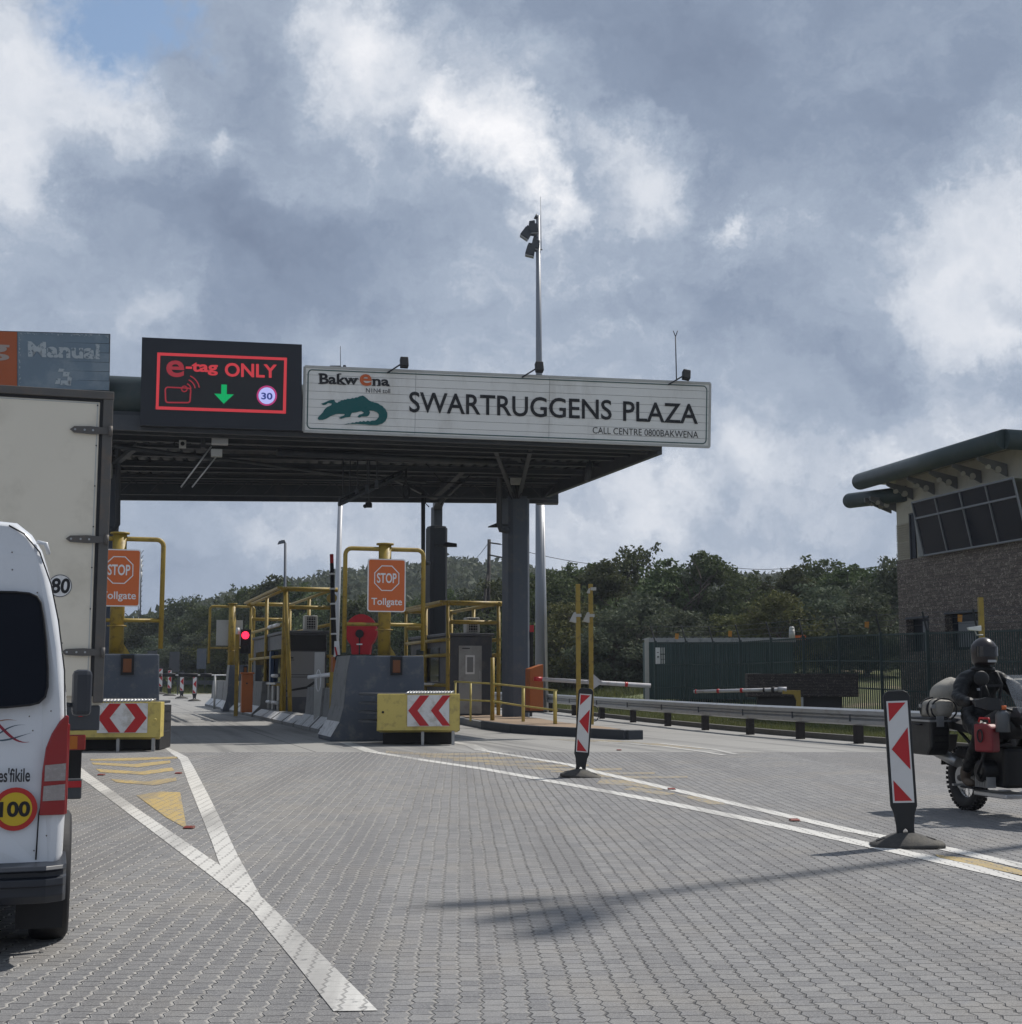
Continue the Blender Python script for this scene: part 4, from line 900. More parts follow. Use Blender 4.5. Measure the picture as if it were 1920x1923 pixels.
# --- toll booths
def booth(px, Y, w_, D, zt, lab, front_door, rz=TH):
    p = P(px, 1272, Y); p.z = .2
    t = thing('toll_booth', lab, 'toll booth', p, rz, 'toll booths')
    hb = 2.65 if not front_door else 2.5; zf = zt-.2
    Mb = mat('booth_grey', (.06, .064, .076), .5, var=.1, dirt=(.17, .16, .15), damt=.4)
    m = MB(); m.box(-w_/2+.06, w_/2-.06, .45, D-.4, 0, hb); m.box(-w_/2, w_/2, .38, D-.3, hb, hb+.1); bd = m.build('cabin', Mb, t, local=True, bevel=.02)
    fm = MB()
    r = .065
    for x in (-w_/2-.02, w_/2+.02):
        for y in (.0, D*.5, D): fm.cyl((x, y, 0), (x, y, zf), r, n=10)
        for z in (zf, zf-1.15, .95, 1.9): fm.cyl((x, -.1, z), (x, D+.1, z), r*.85, n=8)
    for y in (0, D):
        fm.cyl((-w_/2-.2, y, zf), (w_/2+.2, y, zf), r*1.2, n=10)
        fm.cyl((-w_/2, y, zf-.6), (w_/2, y, zf-.6), r, n=8)
    fm.bar((-w_/2-.25, -.1, zf+.04), (-w_/2-.25, D+.1, zf+.04), .12, .07)
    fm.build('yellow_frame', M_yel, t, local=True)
    m = MB(); m.box(-.02, .42, .75, 1.15, hb+.12, hb+.62); ac = m.build('air_conditioner', M_box, t, local=True, bevel=.02)
    m = MB(); m.box(.06, .34, .738, .75, hb+.16, hb+.58); m.build('grille', M_blkp, ac, local=True)
    m = MB()
    for i in range(5): m.box(.06, .34, .732, .738, hb+.19+i*.085, hb+.205+i*.085)
    for i in range(3): m.box(.1+i*.09, .11+i*.09, .732, .738, hb+.16, hb+.58)
    m.build('grille_bars', M_box, ac, local=True)
    # lane side window, counter, pipes
    m = MB(); m.box(-w_/2+.035, -w_/2+.055, 1.4, D-1.4, 1.05, 2.15); m.build('window', M_glass, t, local=True)
    m = MB(); m.box(-w_/2-.12, -w_/2+.05, 1.6, D-2.0, .95, 1.02); m.build('counter', M_alu, t, local=True)
    if front_door:
        m = MB(); m.box(-.36, .40, .425, .447, .05, 2.2); d = m.build('door', mat('pale_grey_door', (.34, .34, .33), .45, .2, var=.08, dirt=(.2, .19, .18), damt=.5), t, local=True, bevel=.006)
        m = MB(); m.box(-.14, .16, .412, .424, 1.3, 1.9); fr_ = m.build('window_frame', M_wht, d, local=True); m = MB(); m.box(-.09, .11, .405, .411, 1.36, 1.84); m.build('pane', mat('grey_glass', (.2, .2, .2), .2), fr_, local=True)
        m = MB(); m.box(.32, .345, .395, .424, 1.15, 1.4); m.build('handle', M_alu, d, local=True); m = MB(); m.box(-.25, .0, .41, .424, 2.1, 2.13); m.build('closer', M_blkp, d, local=True)
    else:
        m = MB(); m.box(-w_/2+.12, w_/2-.1, .43, .447, .55, 2.05); pp = m.build('poster', mat('grey_poster', (.20, .20, .205), .6, var=.04), t, local=True)
        m = MB(); xs = w_/2-.1; pts = []
        for i in range(13):
            a = R(90*i/12); pts.append((-w_/2+.12+(2*xs-.14)*math.sin(a), 1.95-1.15*(1-math.cos(a))))
        outl = [(x, .425, z) for x, z in pts]+[(x*.985, .425, z-.05*(1-i/12)-.02) for i, (x, z) in reversed(list(enumerate(pts)))]
        c_ = [(xs-.0, 1.9), (xs-.03, 1.6), (xs-.12, 1.3), (xs-.3, 1.02), (xs-.6, .82), (-w_/2+.12, .72)]
        c2_ = [(-w_/2+.12, .78), (xs-.62, .9), (xs-.36, 1.08), (xs-.18, 1.34), (xs-.07, 1.62)]
        m.add([(x, .425, z) for x, z in c_+c2_], [tuple(range(11))]); m.box(-w_/2+.15, w_/2-.3, .422, .426, 1.28, 1.295); m.box(-w_/2+.15, w_/2-.4, .422, .426, 1.2, 1.215); m.box(-w_/2+.15, -w_/2+.33, .422, .426, 1.82, 1.86); m.box(-w_/2+.2, -w_/2+.36, .422, .426, 1.76, 1.78)
        m.build('poster_print', M_blkp, pp, local=True)
        m = MB(); m.box(-w_/2+.1, w_/2-.08, .43, .448, 2.08, 2.6); m.build('head_panel', M_blkp, t, local=True)
        m = MB(); m.cyl((-w_/2, .0, zf-.05), (-w_/2+.12, -.55, 0), .07, n=10); m.cyl((-w_/2-.05, .0, zf-.05), (-w_/2-.12, -.1, 0), .06, n=8); m.build('a_frame_leg', M_yel, t, local=True)
        m = MB(); m.cyl((w_/2+.0, -.11, zf-.28), (w_/2+.0, .0, zf-.28), .17, n=16); m.build('round_speaker', M_yel, t, local=True)
        for j, (y0_, z_) in enumerate(((.8, zf-1.15), (2.2, zf-1.15), (1.0, 1.25), (.8, .35), (2.3, .35))):
            m = MB(); m.cyl((-w_/2-.14, y0_, z_), (-w_/2-.14, y0_+1.1, z_), .06, n=8); m.build('white_buffer', M_wht, t, local=True)
        for y0_ in (1.0, 2.4, 3.6):
            m = MB(); m.box(-w_/2-.06, -w_/2+.02, y0_, y0_+.5, .1, .95); m.build('side_panel', M_box, t, local=True)
        m = MB(); m.box(-w_/2-.1, -w_/2+.02, 3.0, 3.35, .9, 2.1); m.build('blue_panel', mat('blue_panel', (.04, .08, .16), .5), t, local=True)
    return t
B1 = booth(578, 46, 1.5, 10.0, P(577, 1107, 46).z, 'central toll booth with yellow frame, grey poster and splayed leg', False)
B2 = booth(889, 44.0, 1.62, 6.0, P(889, 1133, 44.0).z, 'right toll booth with pale door and air conditioner in a yellow frame', True)
c = copy_tree(B1); c.location = B1.location+DL+Vector((-1.5, 0, 0)); c['label'] = 'left toll booth mostly hidden behind the truck'
# --- signals, booms, cabinets
t = thing('traffic_signal', 'lit red lane signal on a yellow post in the left lane', 'traffic light', P(445, 1300, 47)); a = P(461, 1193, 47)
m = MB(); m.box(a.x-.17, a.x+.17, a.y+.02, a.y+.16, a.z-.62, a.z+.2); m.build('housing', M_blkp, t, bevel=.02)
m = MB(); m.sph((a.x, a.y+.0, a.z), .13, .05, .13); m.build('lit_lens', mat('lit_red_lens', (.4, .0, .0), .3, emit=(1.0, .02, .06), es=2.2), t)
m = MB(); m.sph((a.x, a.y+.0, a.z-.4), .12, .04, .12); m.build('unlit_lens', M_blkp, t)
m = MB(); q = P(444, 1300, 47); m.bar((q.x, q.y, .1), (q.x, q.y, P(444, 1190, 47).z), .12, .12); m.build('post', M_yel, t); m = MB(); q = P(447, 1188, 47); m.cyl((q.x, q.y-.05, q.z-.06), (q.x, q.y-.05, q.z+.16), .06, n=8); m.build('beacon', M_wht, t)
t = thing('boom_cabinet', 'orange brown boom cabinet beside the red signal', 'boom cabinet', P(462, 1338, 46), TH); m = MB(); m.box(-.16, .2, -.1, .25, 0, 1.25); m.box(-.2, .24, -.14, .29, 1.25, 1.31); m.build('housing', M_orgc, t, local=True, bevel=.02); m = MB(); m.cyl((-.0, -.11, .95), (-.0, -.1, .95), .03, n=8); m.build('lock', M_blkp, t, local=True)
def raised_boom(x0, y0, x1, y1, Y, lab, r=.055):
    t = thing('raised_boom', lab, 'boom gate', P(x1, y1, Y)); a, b_ = P(x0, y0, Y), P(x1, y1, Y)
    m = MB(); m.cyl(b_, a, r*1.5, r, 10); m.build('arm', M_blk, t); m = MB()
    for q in (.2, .35, .5, .65, .8): p_ = b_.lerp(a, q); d = (a-b_).normalized(); m.cyl(p_, p_+d*.05, r*1.6, n=10)
    m.build('white_band', M_wht, t); m = MB(); d = (a-b_).normalized(); m.cyl(a-d*.25, a+d*.02, r*1.05, n=10); m.build('red_tip', M_red, t)
raised_boom(623, 1042, 628, 1230, 41, 'dark raised boom with white bands left of the central stop frame')
t = thing('boom_cabinet', 'orange boom cabinet at the foot of the dark raised boom', 'boom cabinet', P(634, 1345, 36.5), TH); z0_ = P(634, 1225, 36.5).z
m = MB(); m.box(-.16, .22, -.1, .25, .1, P(634, 1262, 36.5).z); m.build('housing', M_orgc, t, local=True, bevel=.02); m = MB(); m.cyl((-.02, -.16, 1.5), (-.02, -.1, 1.5), .09, n=12); m.build('hub', M_blk, t, local=True)
t = thing('boom_stub', 'short white boom stub beside the orange cabinet', 'boom gate', P(630, 1266, 36.2)); m = MB(); m.cyl(P(629, 1266, 36.2), P(579, 1272, 35.8), .06, .05, 8); m.build('arm', M_wht, t)
m = MB(); q = P(598, 1278, 35.9); m.tube([(q.x+.06*math.cos(a_), q.y, q.z+.28*math.sin(a_)) for a_ in [j*math.pi/8 for j in range(16)]], .012, 5, True); m.build('rope_loop', M_wht, t)
t = thing('yellow_bollard', 'thin yellow post in front of the orange cabinet', 'post', P(622, 1350, 35)); m = MB(); q = P(622, 1350, 35); m.cyl((q.x, q.y, 0), (q.x, q.y, P(622, 1262, 35).z), .05, n=10); m.build('shaft', M_yel, t)
t = thing('striped_marker', 'white marker board with red edge behind the central frame', 'marker', P(632, 1250, 38)); m = MB(); q = P(634, 1200, 38); m.prism([P(627, 1252, 38), P(640, 1252, 38), P(637, 1204, 38), P(628, 1204, 38)], (0, .03, 0)); m.build('board', M_wht, t); m = MB(); m.prism([P(628, 1215, 37.97), P(631, 1215, 37.97), P(639, 1250, 37.97), P(635, 1250, 37.97)], (0, .01, 0)); m.build('red_stripe', M_red, t)
t = thing('grey_bollard_panel', 'pale grey slim panel in front of the central booth', 'panel', P(599, 1310, 37)); m = MB(); q = P(599, 1310, 37); m.box(q.x-.13, q.x+.13, q.y, q.y+.1, .2, P(599, 1225, 37).z); m.build('panel', M_box, t, bevel=.01)
# horizontal black boom across the far left lane
t = thing('lowered_boom', 'black padded boom lowered across the far left lane', 'boom gate', P(400, 1272, 62)); pts_ = [(283, 1267), (303, 1268), (306, 1268), (330, 1267.5), (336, 1268), (372, 1268), (377, 1268), (398, 1268)]
m = MB()
for i in range(0, 8, 2): m.cyl(P(*pts_[i], 62), P(*pts_[i+1], 62), .09, n=8)
m.build('padding', M_blk, t); m = MB(); m.cyl(P(280, 1268, 62), P(442, 1268, 62), .03, n=6); m.build('arm', M_wht, t); m = MB(); q = P(404, 1268, 62); m.cyl((q.x, q.y, 0), q, .05, n=8); m.build('post', M_box, t)
# --- right kerb island
isl = [(-1.75, 44), (-1.55, 42.0), (-.75, 38.2), (.05, 35.4), (.75, 34.1), (1.7, 32.9), (2.6, 31.5), (2.95, 31.7), (2.7, 33.3), (1.5, 37.5), (.9, 41.5), (-.6, 46.5), (-2.6, 53), (-4.4, 53)]
m = MB(); m.prism([(x, y, .0) for x, y in isl], (0, 0, .19)); tag(m.build('kerb_island', M_conc, bevel=.03), 'low curved kerb island carrying the right booth and grey column', 'traffic island')
m = MB(); cc = Vector((.4, 40, 0)); m.prism([((x-.4)*.86+.35, (y-40)*.9+40, .192) for x, y in isl], (0, 0, .012)); struct(m.build('paved_island_top', mat('ochre_paving', (.27, .20, .14), .9, var=.2, sc=6)))
m = MB(); e = [(-.75, 38.2), (.05, 35.4), (.75, 34.1), (1.7, 32.9), (2.6, 31.5), (2.95, 31.7)]
for a, b_ in zip(e, e[1:]): m.bar((a[0], a[1], .1), (b_[0], b_[1], .1), .16, .24)
tag(m.build('black_kerb_edge', mat('black_kerb_paint', (.035, .04, .048), .7, var=.2), bevel=.02), 'black painted kerb edging the nose of the right island', 'kerb')
# railing
t = thing('hand_railing', 'thin yellow handrail around the right booth island', 'railing', P(945, 1350, 38.5))
posts = [(855, 1352, 39.5), (884, 1350, 39), (925, 1353, 39), (983, 1360, 38), (1043, 1366, 36)]
def rl(x, y, Y): return P(x, y, Y)
for (x, y, Y), r in zip(posts, (.03, .03, .06, .045, .05)):
    m = MB(); q = P(x, y, Y); tp = P(x, {855: 1282, 884: 1283, 925: 1235, 983: 1290, 1043: 1297}[x], Y).z; m.cyl((q.x, q.y, .18), (q.x, q.y, tp), r, n=8); m.build('post', M_yel2 if x != 925 else M_yel, t)
for ys_ in ((1280, 1284, 1290, 1297), (1314, 1317, 1326, 1334)):
    m = MB(); m.tube([P(853, ys_[0], 39.5), P(925, ys_[1], 39), P(983, ys_[2], 38), P(1046, ys_[3], 36)], .028, 6); m.build('rail', M_yel2, t)
# right boom
t = thing('boom_cabinet', 'orange boom cabinet right of the grey column', 'boom cabinet', P(1005, 1350, 41.5), TH); q = P(1005, 1350, 41.5); zt_ = P(1005, 1260, 41.5).z-0
m = MB(); m.prism([(-.22, -.2, .2), (.2, -.2, .2), (.2, -.2, zt_+.02), (-.22, -.2, zt_-.12)], (0, .45, 0)); m.build('housing', M_orgc, t, local=True, bevel=.015); m = MB(); m.box(-.3, .28, -.25, .3, .19, .24); m.build('plinth', M_blk, t, local=True)
t = thing('lowered_boom', 'red and white boom lowered across the right lane', 'boom gate', P(1012, 1276, 41)); a, b_ = P(1005, 1275, 41), P(1222, 1288, 41.5)
m = MB(); m.cyl(a, b_, .06, .07, 10); m.build('arm', M_boom, t); m = MB()
for q0, q1 in ((-.01, .06), (.76, .80)): m = MB(); m.cyl(a.lerp(b_, q0), a.lerp(b_, q1), .064, .075, 10); m.build('red_band', M_red, t)
m = MB(); q = P(1118, 1280, 41.1); m.prism([(q.x-.26, q.y-.13, q.z-.0), (q.x-.05, q.y-.13, q.z+.21), (q.x+.22, q.y-.13, q.z-.02), (q.x-.05, q.y-.13, q.z-.21)], (0, .03, 0)); m.build('stop_disc', M_boom, t)
t = thing('signal_head', 'black lane signal with red cap behind the grey column', 'traffic light', P(997, 1250, 43)); m = MB(); q = P(997, 1215, 43); m.box(q.x-.09, q.x+.08, q.y, q.y+.2, P(0, 1250, 43).z-.2, P(0, 1183, 43).z); m.build('housing', M_blkp, t, bevel=.02); m = MB(); m.box(q.x-.05, q.x+.1, q.y-.02, q.y+.1, P(0, 1187, 43).z, P(0, 1174, 43).z); m.build('red_cap', M_red, t)
m = MB(); m.cyl((q.x, q.y+.1, .2), (q.x, q.y+.1, P(0, 1250, 43).z), .05, n=8); m.build('post', M_dst, t)
# yellow sensor posts
for px, top, Y, lab, sens in ((1087, 1097, 36.5, 'left yellow sensor post with one pale hood', [(1078, 1160, -1)]), (1111, 1097, 37.2, 'right yellow sensor post with two pale hoods', [(1103, 1160, -1), (1106, 1110, -1)])):
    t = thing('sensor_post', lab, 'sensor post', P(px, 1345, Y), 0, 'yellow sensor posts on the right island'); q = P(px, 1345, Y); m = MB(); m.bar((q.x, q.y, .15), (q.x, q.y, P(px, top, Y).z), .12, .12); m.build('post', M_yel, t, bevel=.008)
    for sx, sy, s in sens:
        p_ = P(sx, sy, Y-.05); k_ = 1 if sy > 1150 else .5; m = MB(); m.prism([(p_.x-.12*k_, p_.y-.08, p_.z-.1*k_), (p_.x+.06*k_, p_.y-.08, p_.z-.14*k_), (p_.x+.06*k_, p_.y-.08, p_.z+.14*k_), (p_.x-.0, p_.y-.08, p_.z+.14*k_)], (0, .16, 0)); m.build('sensor_hood', M_box, t, bevel=.01)
        m = MB(); m.box(p_.x+.05, p_.x+.2, p_.y-.02, p_.y+.1, p_.z+.02, p_.z+.1); m.build('bracket', M_box, t)
t = thing('hose_loop', 'loop of dull hose lying on the road beyond the near marker', 'hose', P(1117, 1360, 38)); q = P(1117, 1360, 38); m = MB(); m.tube([(q.x+.12*math.cos(a_), q.y+.06*math.sin(a_), .22+.2*(1+math.sin(a_*1.0))) for a_ in [j*math.pi/8 for j in range(16)]], .014, 5, True); m.build('hose', M_blk, t)
# ================================================================== MASTS, POLES
def flood(t, px, py, Y, w_, tilt, lab=None):
    a = P(px, py, Y); m = MB(); m.T = Matrix.Translation(a) @ Matrix.Rotation(R(tilt), 4, 'Y')
    m.prism([(-w_, -.15, -.18), (w_*.9, -.15, -.24), (w_, -.15, .12), (-w_*.6, -.15, .22)], (0, .34, 0)); m.box(-w_*.5, w_*.6, -.1, .1, .2, .3)
    fl_ = m.build('floodlight', M_dst, t, bevel=.02)
    m = MB(); m.T = Matrix.Translation(a) @ Matrix.Rotation(R(tilt), 4, 'Y'); m.prism([(-w_, -.12, -.20), (w_*.9, -.12, -.26), (w_*.85, -.12, -.3), (-w_*.95, -.12, -.24)], (0, .28, 0)); m.build('lens', mat('dull_lens', (.3, .3, .3), .2), fl_)
YM = 56; q = P(1015, 1318, YM); zb = hgt(q.x, YM)
t = thing('floodlight_mast', 'tall grey mast with four floodlights rising behind the name sign', 'light mast', (q.x, YM, zb))
tp = P(1011, 470, YM); m = MB(); m.smooth = True
xt = q.x
m.cyl((q.x+.0, YM, zb), (q.x+.0, YM, P(0, 925, YM).z), .205, .175, 16); m.cyl((q.x, YM, P(0, 925, YM).z), (tp.x, YM, P(0, 405, YM).z), .17, .085, 14); m.build('shaft', mat('mast_grey', (.20, .215, .24), .45, .3, var=.1, sc=1, dirt=(.28, .28, .28), damt=.3, stretch=(1, 1, .2)), t)
m = MB(); m.cyl((q.x+.27, YM-.05, zb), (q.x+.12, YM-.05, P(0, 940, YM).z), .07, .06, 8); m.build('conduit', M_alu, t)
for a in ((989, 437, .2, 25), (1001, 428, .22, -10), (1006, 458, .18, 0), (996, 470, .2, 5)): flood(t, a[0], a[1], YM, a[2], a[3])
m = MB(); b0 = P(1009, 447, YM); 
for px, py in ((992, 440), (1001, 432), (1006, 458), (997, 469)): m.cyl(P(1010, py+3, YM), P(px, py, YM), .04, n=6)
m.cyl(P(1004, 465, YM), P(1019, 469, YM), .03, n=6); m.build('bracket', M_dst, t)
m = MB(); m.cyl(P(1008, 418, YM), P(1008, 407, YM), .015, n=5); m.cyl(P(1008, 410, YM), P(1008, 401, YM), .12, .01, 8); m.build('top_cone', M_dst, t)
m = MB(); m.cyl(P(1017, 470, YM), P(1015.5, 369, YM), .014, .008, 5); m.build('lightning_rod', M_dst, t)
q = P(632, 1260, 64); t = thing('lamp_mast', 'slim white mast behind the canopy left of the central stop frame', 'light mast', (q.x, 64, 0))
m = MB(); m.cyl((q.x-.1, 64, 0), P(640, 930, 64), .16, .11, 12); m.cyl(P(640, 930, 64), P(640, 692, 64), .11, .06, 10); m.build('shaft', mat('white_mast', (.42, .43, .45), .45, .2, var=.08), t)
m = MB(); a = P(631, 690, 64); m.box(a.x-.28, a.x+.25, 63.9, 64.2, a.z-.06, a.z+.08); a = P(647, 689, 64); m.box(a.x-.06, a.x+.08, 63.9, 64.1, a.z-.1, a.z+.08); m.build('luminaire', M_dst, t, bevel=.03)
m = MB(); m.cyl(P(640, 692, 64), P(639.5, 650, 64), .015, n=5); m.build('lightning_rod', M_dst, t)
q = P(536, 1200, 75); t = thing('street_lamp', 'small grey street lamp above the central booth roof', 'street lamp', (q.x, 75, hgt(q.x, 75)))
m = MB(); m.cyl((q.x, 75, 0), P(536, 1020, 75), .1, .07, 8); m.tube([P(536, 1022, 75), P(534, 1015, 75), P(528, 1016, 75)], .05, 6); m.build('pole', M_gpaint, t); m = MB(); a = P(528, 1019, 75); m.prism([(a.x-.18, 74.9, a.z-.1), (a.x+.18, 74.9, a.z-.02), (a.x+.12, 74.9, a.z+.12), (a.x-.1, 74.9, a.z+.08)], (0, .2, 0)); m.build('lamp_head', M_gpaint, t)
q = P(263, 1165, 170); t = thing('radio_mast', 'distant thin radio mast seen through the left yellow frame', 'radio mast', (q.x, 170, hgt(q.x, 170)))
m = MB(); tp = P(265, 1045, 170)
for dx, dy in ((-.2, -.15), (.2, -.15), (0, .2)): m.cyl((q.x+dx, 170+dy, q.z-6), (tp.x+dx*.6, 170+dy*.6, tp.z-2), .045, n=5)
for i in range(22): zz = q.z-5+i*.62; m.bar((q.x-.2, 169.9, zz), (q.x+.2, 169.9, zz+.6), .05, .05)
m.cyl((tp.x, 170, tp.z-2.5), tp, .04, n=5); m.build('lattice', M_dst, t)
m = MB()
for y in (1058, 1068, 1082): a = P(265, y, 170); m.cyl((a.x-.0, 169.8, a.z-.5), (a.x-.0, 169.8, a.z+.5), .18, n=8)
m.build('antenna_drum', M_box, t)
q = P(918, 1200, 95); t = thing('utility_pole', 'dark wooden utility pole with a leaning stay between the columns', 'utility pole', (q.x, 95, hgt(q.x, 95)))
m = MB(); m.cyl((q.x-.1, 95, 0), P(919, 1013, 95), .16, .12, 8); m.cyl(P(897, 1230, 94), P(917, 1075, 95), .13, .1, 8); m.build('pole', mat('dark_timber', (.03, .026, .024), .8), t)
m = MB(); m.bar(P(918, 1019, 95), P(940, 1022, 94), .08, .1); m.bar(P(918, 1042, 95), P(944, 1047, 94), .08, .1); m.build('crossarm', mat('timber_arm', (.05, .045, .04), .8), t)
m = MB()
def sag(a, b_, s, n=14): return [a.lerp(b_, i/n)-Vector((0, 0, s*4*(i/n)*(1-i/n))) for i in range(n+1)]
m.tube(sag(P(918, 1019, 95), P(870, 1062, 200), .5), .025, 4); m.tube(sag(P(940, 1022, 94), P(1320, 1055, 110), .9), .022, 4); m.tube(sag(P(1320, 1055, 110), P(1480, 1067, 110), .3), .022, 4); m.tube(sag(P(1480, 1067, 110), P(1780, 1035, 90), .6), .022, 4); m.build('wire', M_blk, t)
# ================================================================== GUARDRAIL, FENCE, CONTAINER, WALL, BOOM
rail_pts = [p+Vector((0, 0, .0)) for p in GR if 12 < p.y < 72]
t = thing('guardrail', 'galvanised guardrail curving along the right road edge', 'guardrail', (rail_pts[6].x, rail_pts[6].y, 0))
prof = [(-.02, .74), (-.10, .70), (-.10, .62), (-.02, .575), (-.02, .545), (-.10, .50), (-.10, .42), (-.02, .39), (.0, .39), (-.08, .42), (-.08, .50), (0, .545), (0, .575), (-.08, .62), (-.08, .70), (0, .74)]
dense = []
for a, b_ in zip(rail_pts, rail_pts[1:]):
    for i in range(3): dense.append(a.lerp(b_, i/3))
dense.append(rail_pts[-1])
def rsec(i):
    p = dense[i]; d = (dense[min(i+1, len(dense)-1)]-dense[max(i-1, 0)]).normalized(); nrm = Vector((d.y, -d.x, 0))
    return [p+nrm*(x)+Vector((0, 0, z)) for x, z in prof]
m = MB(); m.loft([rsec(i) for i in range(len(dense))]); m.build('beam', M_gst, t)
Mpost = mat('dark_timber_post', (.022, .018, .017), .85, var=.25)
for i, p in enumerate([p for p in GR if 12 < p.y < 72]):
    m = MB(); m.T = Matrix.Translation(p) @ Matrix.Rotation(R(12), 4, 'Z'); m.box(.0, .16, -.08, .10, -.1, .70); m.build('post', Mpost, t, bevel=.01)
    m = MB(); m.T = Matrix.Translation(p) @ Matrix.Rotation(R(12), 4, 'Z'); m.box(-.125, -.1, -.02, .02, .47, .62); m.build('splice_bolt', M_dst, t)
# fence
Mf = mat('green_fence_steel', (.022, .042, .04), .5, var=.2); 
fpost = [(1232, 55, 1206), (1290, 54, 1206), (1341, 53, 1207), (1392, 52, 1205), (1450, 50.5, 1201), (1511, 49, 1197), (1578, 47.2, 1193), (1657, 45.2, 1190), (1745, 43, 1187), (1840, 40.8, 1184), (1945, 38.5, 1181), (2060, 36.3, 1178)]
fp = []
for x, Y, ty in fpost: a = P(x, 1272, Y); tz = P(x, ty, Y).z; fp.append((Vector((a.x, Y, hgt(a.x, Y)-.1)), tz))
t = thing('security_fence', 'dark green steel bar fence with outward spikes along the compound', 'fence', (fp[5][0].x, fp[5][0].y, fp[5][0].z))
for (a, za) in fp:
    m = MB(); m.box(a.x-.05, a.x+.05, a.y-.05, a.y+.05, a.z, za+.05); m.build('post', Mf, t)
    m = MB(); m.bar((a.x, a.y, za), (a.x-.22, a.y-.3, za+.62), .05, .03); m.build('spike_arm', M_dst, t)
m = MB()
for (a, za), (b_, zb_) in zip(fp, fp[1:]):
    n_ = int((b_-a).length/.105)
    for i in range(n_):
        p_ = a.lerp(b_, (i+.5)/n_); zt_ = za+(zb_-za)*(i+.5)/n_; m.box(p_.x-.019, p_.x+.019, p_.y-.01, p_.y+.01, p_.z+.1, zt_)
m.build('bars', Mf, t, fix=False)
m = MB()
for (a, za), (b_, zb_) in zip(fp, fp[1:]):
    for f_ in (.06, .35, .68, .985): m.bar((a.x, a.y, a.z+(za-a.z)*f_), (b_.x, b_.y, b_.z+(zb_-b_.z)*f_), .04, .05)
m.build('rails', Mf, t)
m = MB()
for (a, za), (b_, zb_) in zip(fp, fp[1:]):
    for q_ in (.35, .65, .95): m.cyl((a.x-.22*q_, a.y-.3*q_, za+.62*q_), (b_.x-.22*q_, b_.y-.3*q_, zb_+.62*q_), .006, n=4)
m.build('wire_strand', M_dst, t)
for px, py, Y, lab in ((1272, 1195, 53, 'small faded yellow tag on the fence wires above the container left end'), (1372, 1190, 52, 'small yellow warning tag above the container middle'), (1629, 1173, 46, 'small yellow warning tag on the wires left of the building'), (1804, 1161, 42, 'small yellow warning tag on the wires in front of the brick wall')):
    t = thing('warning_tag', lab, 'warning sign', P(px, py, Y), 0, 'yellow tags on the fence wires'); a = P(px, py, Y); m = MB(); m.prism([(a.x-.08, a.y, a.z-.1), (a.x+.05, a.y, a.z-.12), (a.x+.07, a.y, a.z+.1), (a.x-.07, a.y, a.z+.11)], (0, .01, 0)); m.build('plate', mat('amber_plate', (.5, .22, .03), .5), t)
# container
Yc = 57; a = P(1213, 1272, Yc); b_ = P(1497, 1272, Yc); zt_ = P(1350, 1199, Yc).z; z0_ = zt_-2.6
t = thing('storage_container', 'dark green shipping container with pale roof rail behind the fence', 'shipping container', (a.x, Yc, z0_))
m = MB(); n_ = 34; L = b_.x-a.x; pts = []
for i in range(n_):
    x = a.x+.12+(L-.24)*i/n_; w_ = (L-.24)/n_
    pts += [(x, Yc), (x+w_*.35, Yc), (x+w_*.5, Yc+.04), (x+w_*.85, Yc+.04)]
pts += [(b_.x-.12, Yc), (b_.x-.12, Yc+2.4), (a.x+.12, Yc+2.4)]
m.prism([(x, y, z0_+.12) for x, y in pts], (0, 0, 2.36)); m.build('body', mat('container_green', (.035, .07, .07), .55, var=.25, dirt=(.07, .09, .09), damt=.5), t)
m = MB(); m.box(a.x, b_.x, Yc-.03, Yc+.1, zt_-.15, zt_)
for i in range(28): x = a.x+.1+(L-.2)*i/28; m.box(x, x+L/28*.6, Yc-.02, Yc+2.4, zt_, zt_+.03)
m.build('roof_rail', mat('weathered_roof_white', (.3, .31, .32), .6, var=.1, sc=6, dirt=(.1, .12, .12), damt=.7, dsc=3), t)
m = MB(); m.box(a.x-.02, a.x+.14, Yc-.04, Yc+.12, z0_, zt_); m.build('corner_post', M_box, t)
p_ = P(1241, 1231, fp[0][0].y-.1); t = thing('fence_notice', 'white notice board with small print on the left end of the fence', 'notice', p_); m = MB(); w_ = .2; m.box(p_.x-w_, p_.x+w_, p_.y-.02, p_.y, p_.z-.33, p_.z+.31); nb_ = m.build('board', M_wht, t)
m = MB(); y_ = p_.y-.024
for x0, x1, z0, z1 in ((-.15, -.07, .1, .13), (-.14, -.06, -.08, -.02), (-.03, .17, .03, .07), (0, .17, -.16, -.14), (-.15, -.08, -.1, -.085)): m.add([(p_.x+x0, y_, p_.z+z0), (p_.x+x1, y_, p_.z+z0), (p_.x+x1, y_, p_.z+z1), (p_.x+x0, y_, p_.z+z1)], [(0, 1, 2, 3)])
m.build('print', mat('grey_print', (.15, .15, .15), .6), nb_)
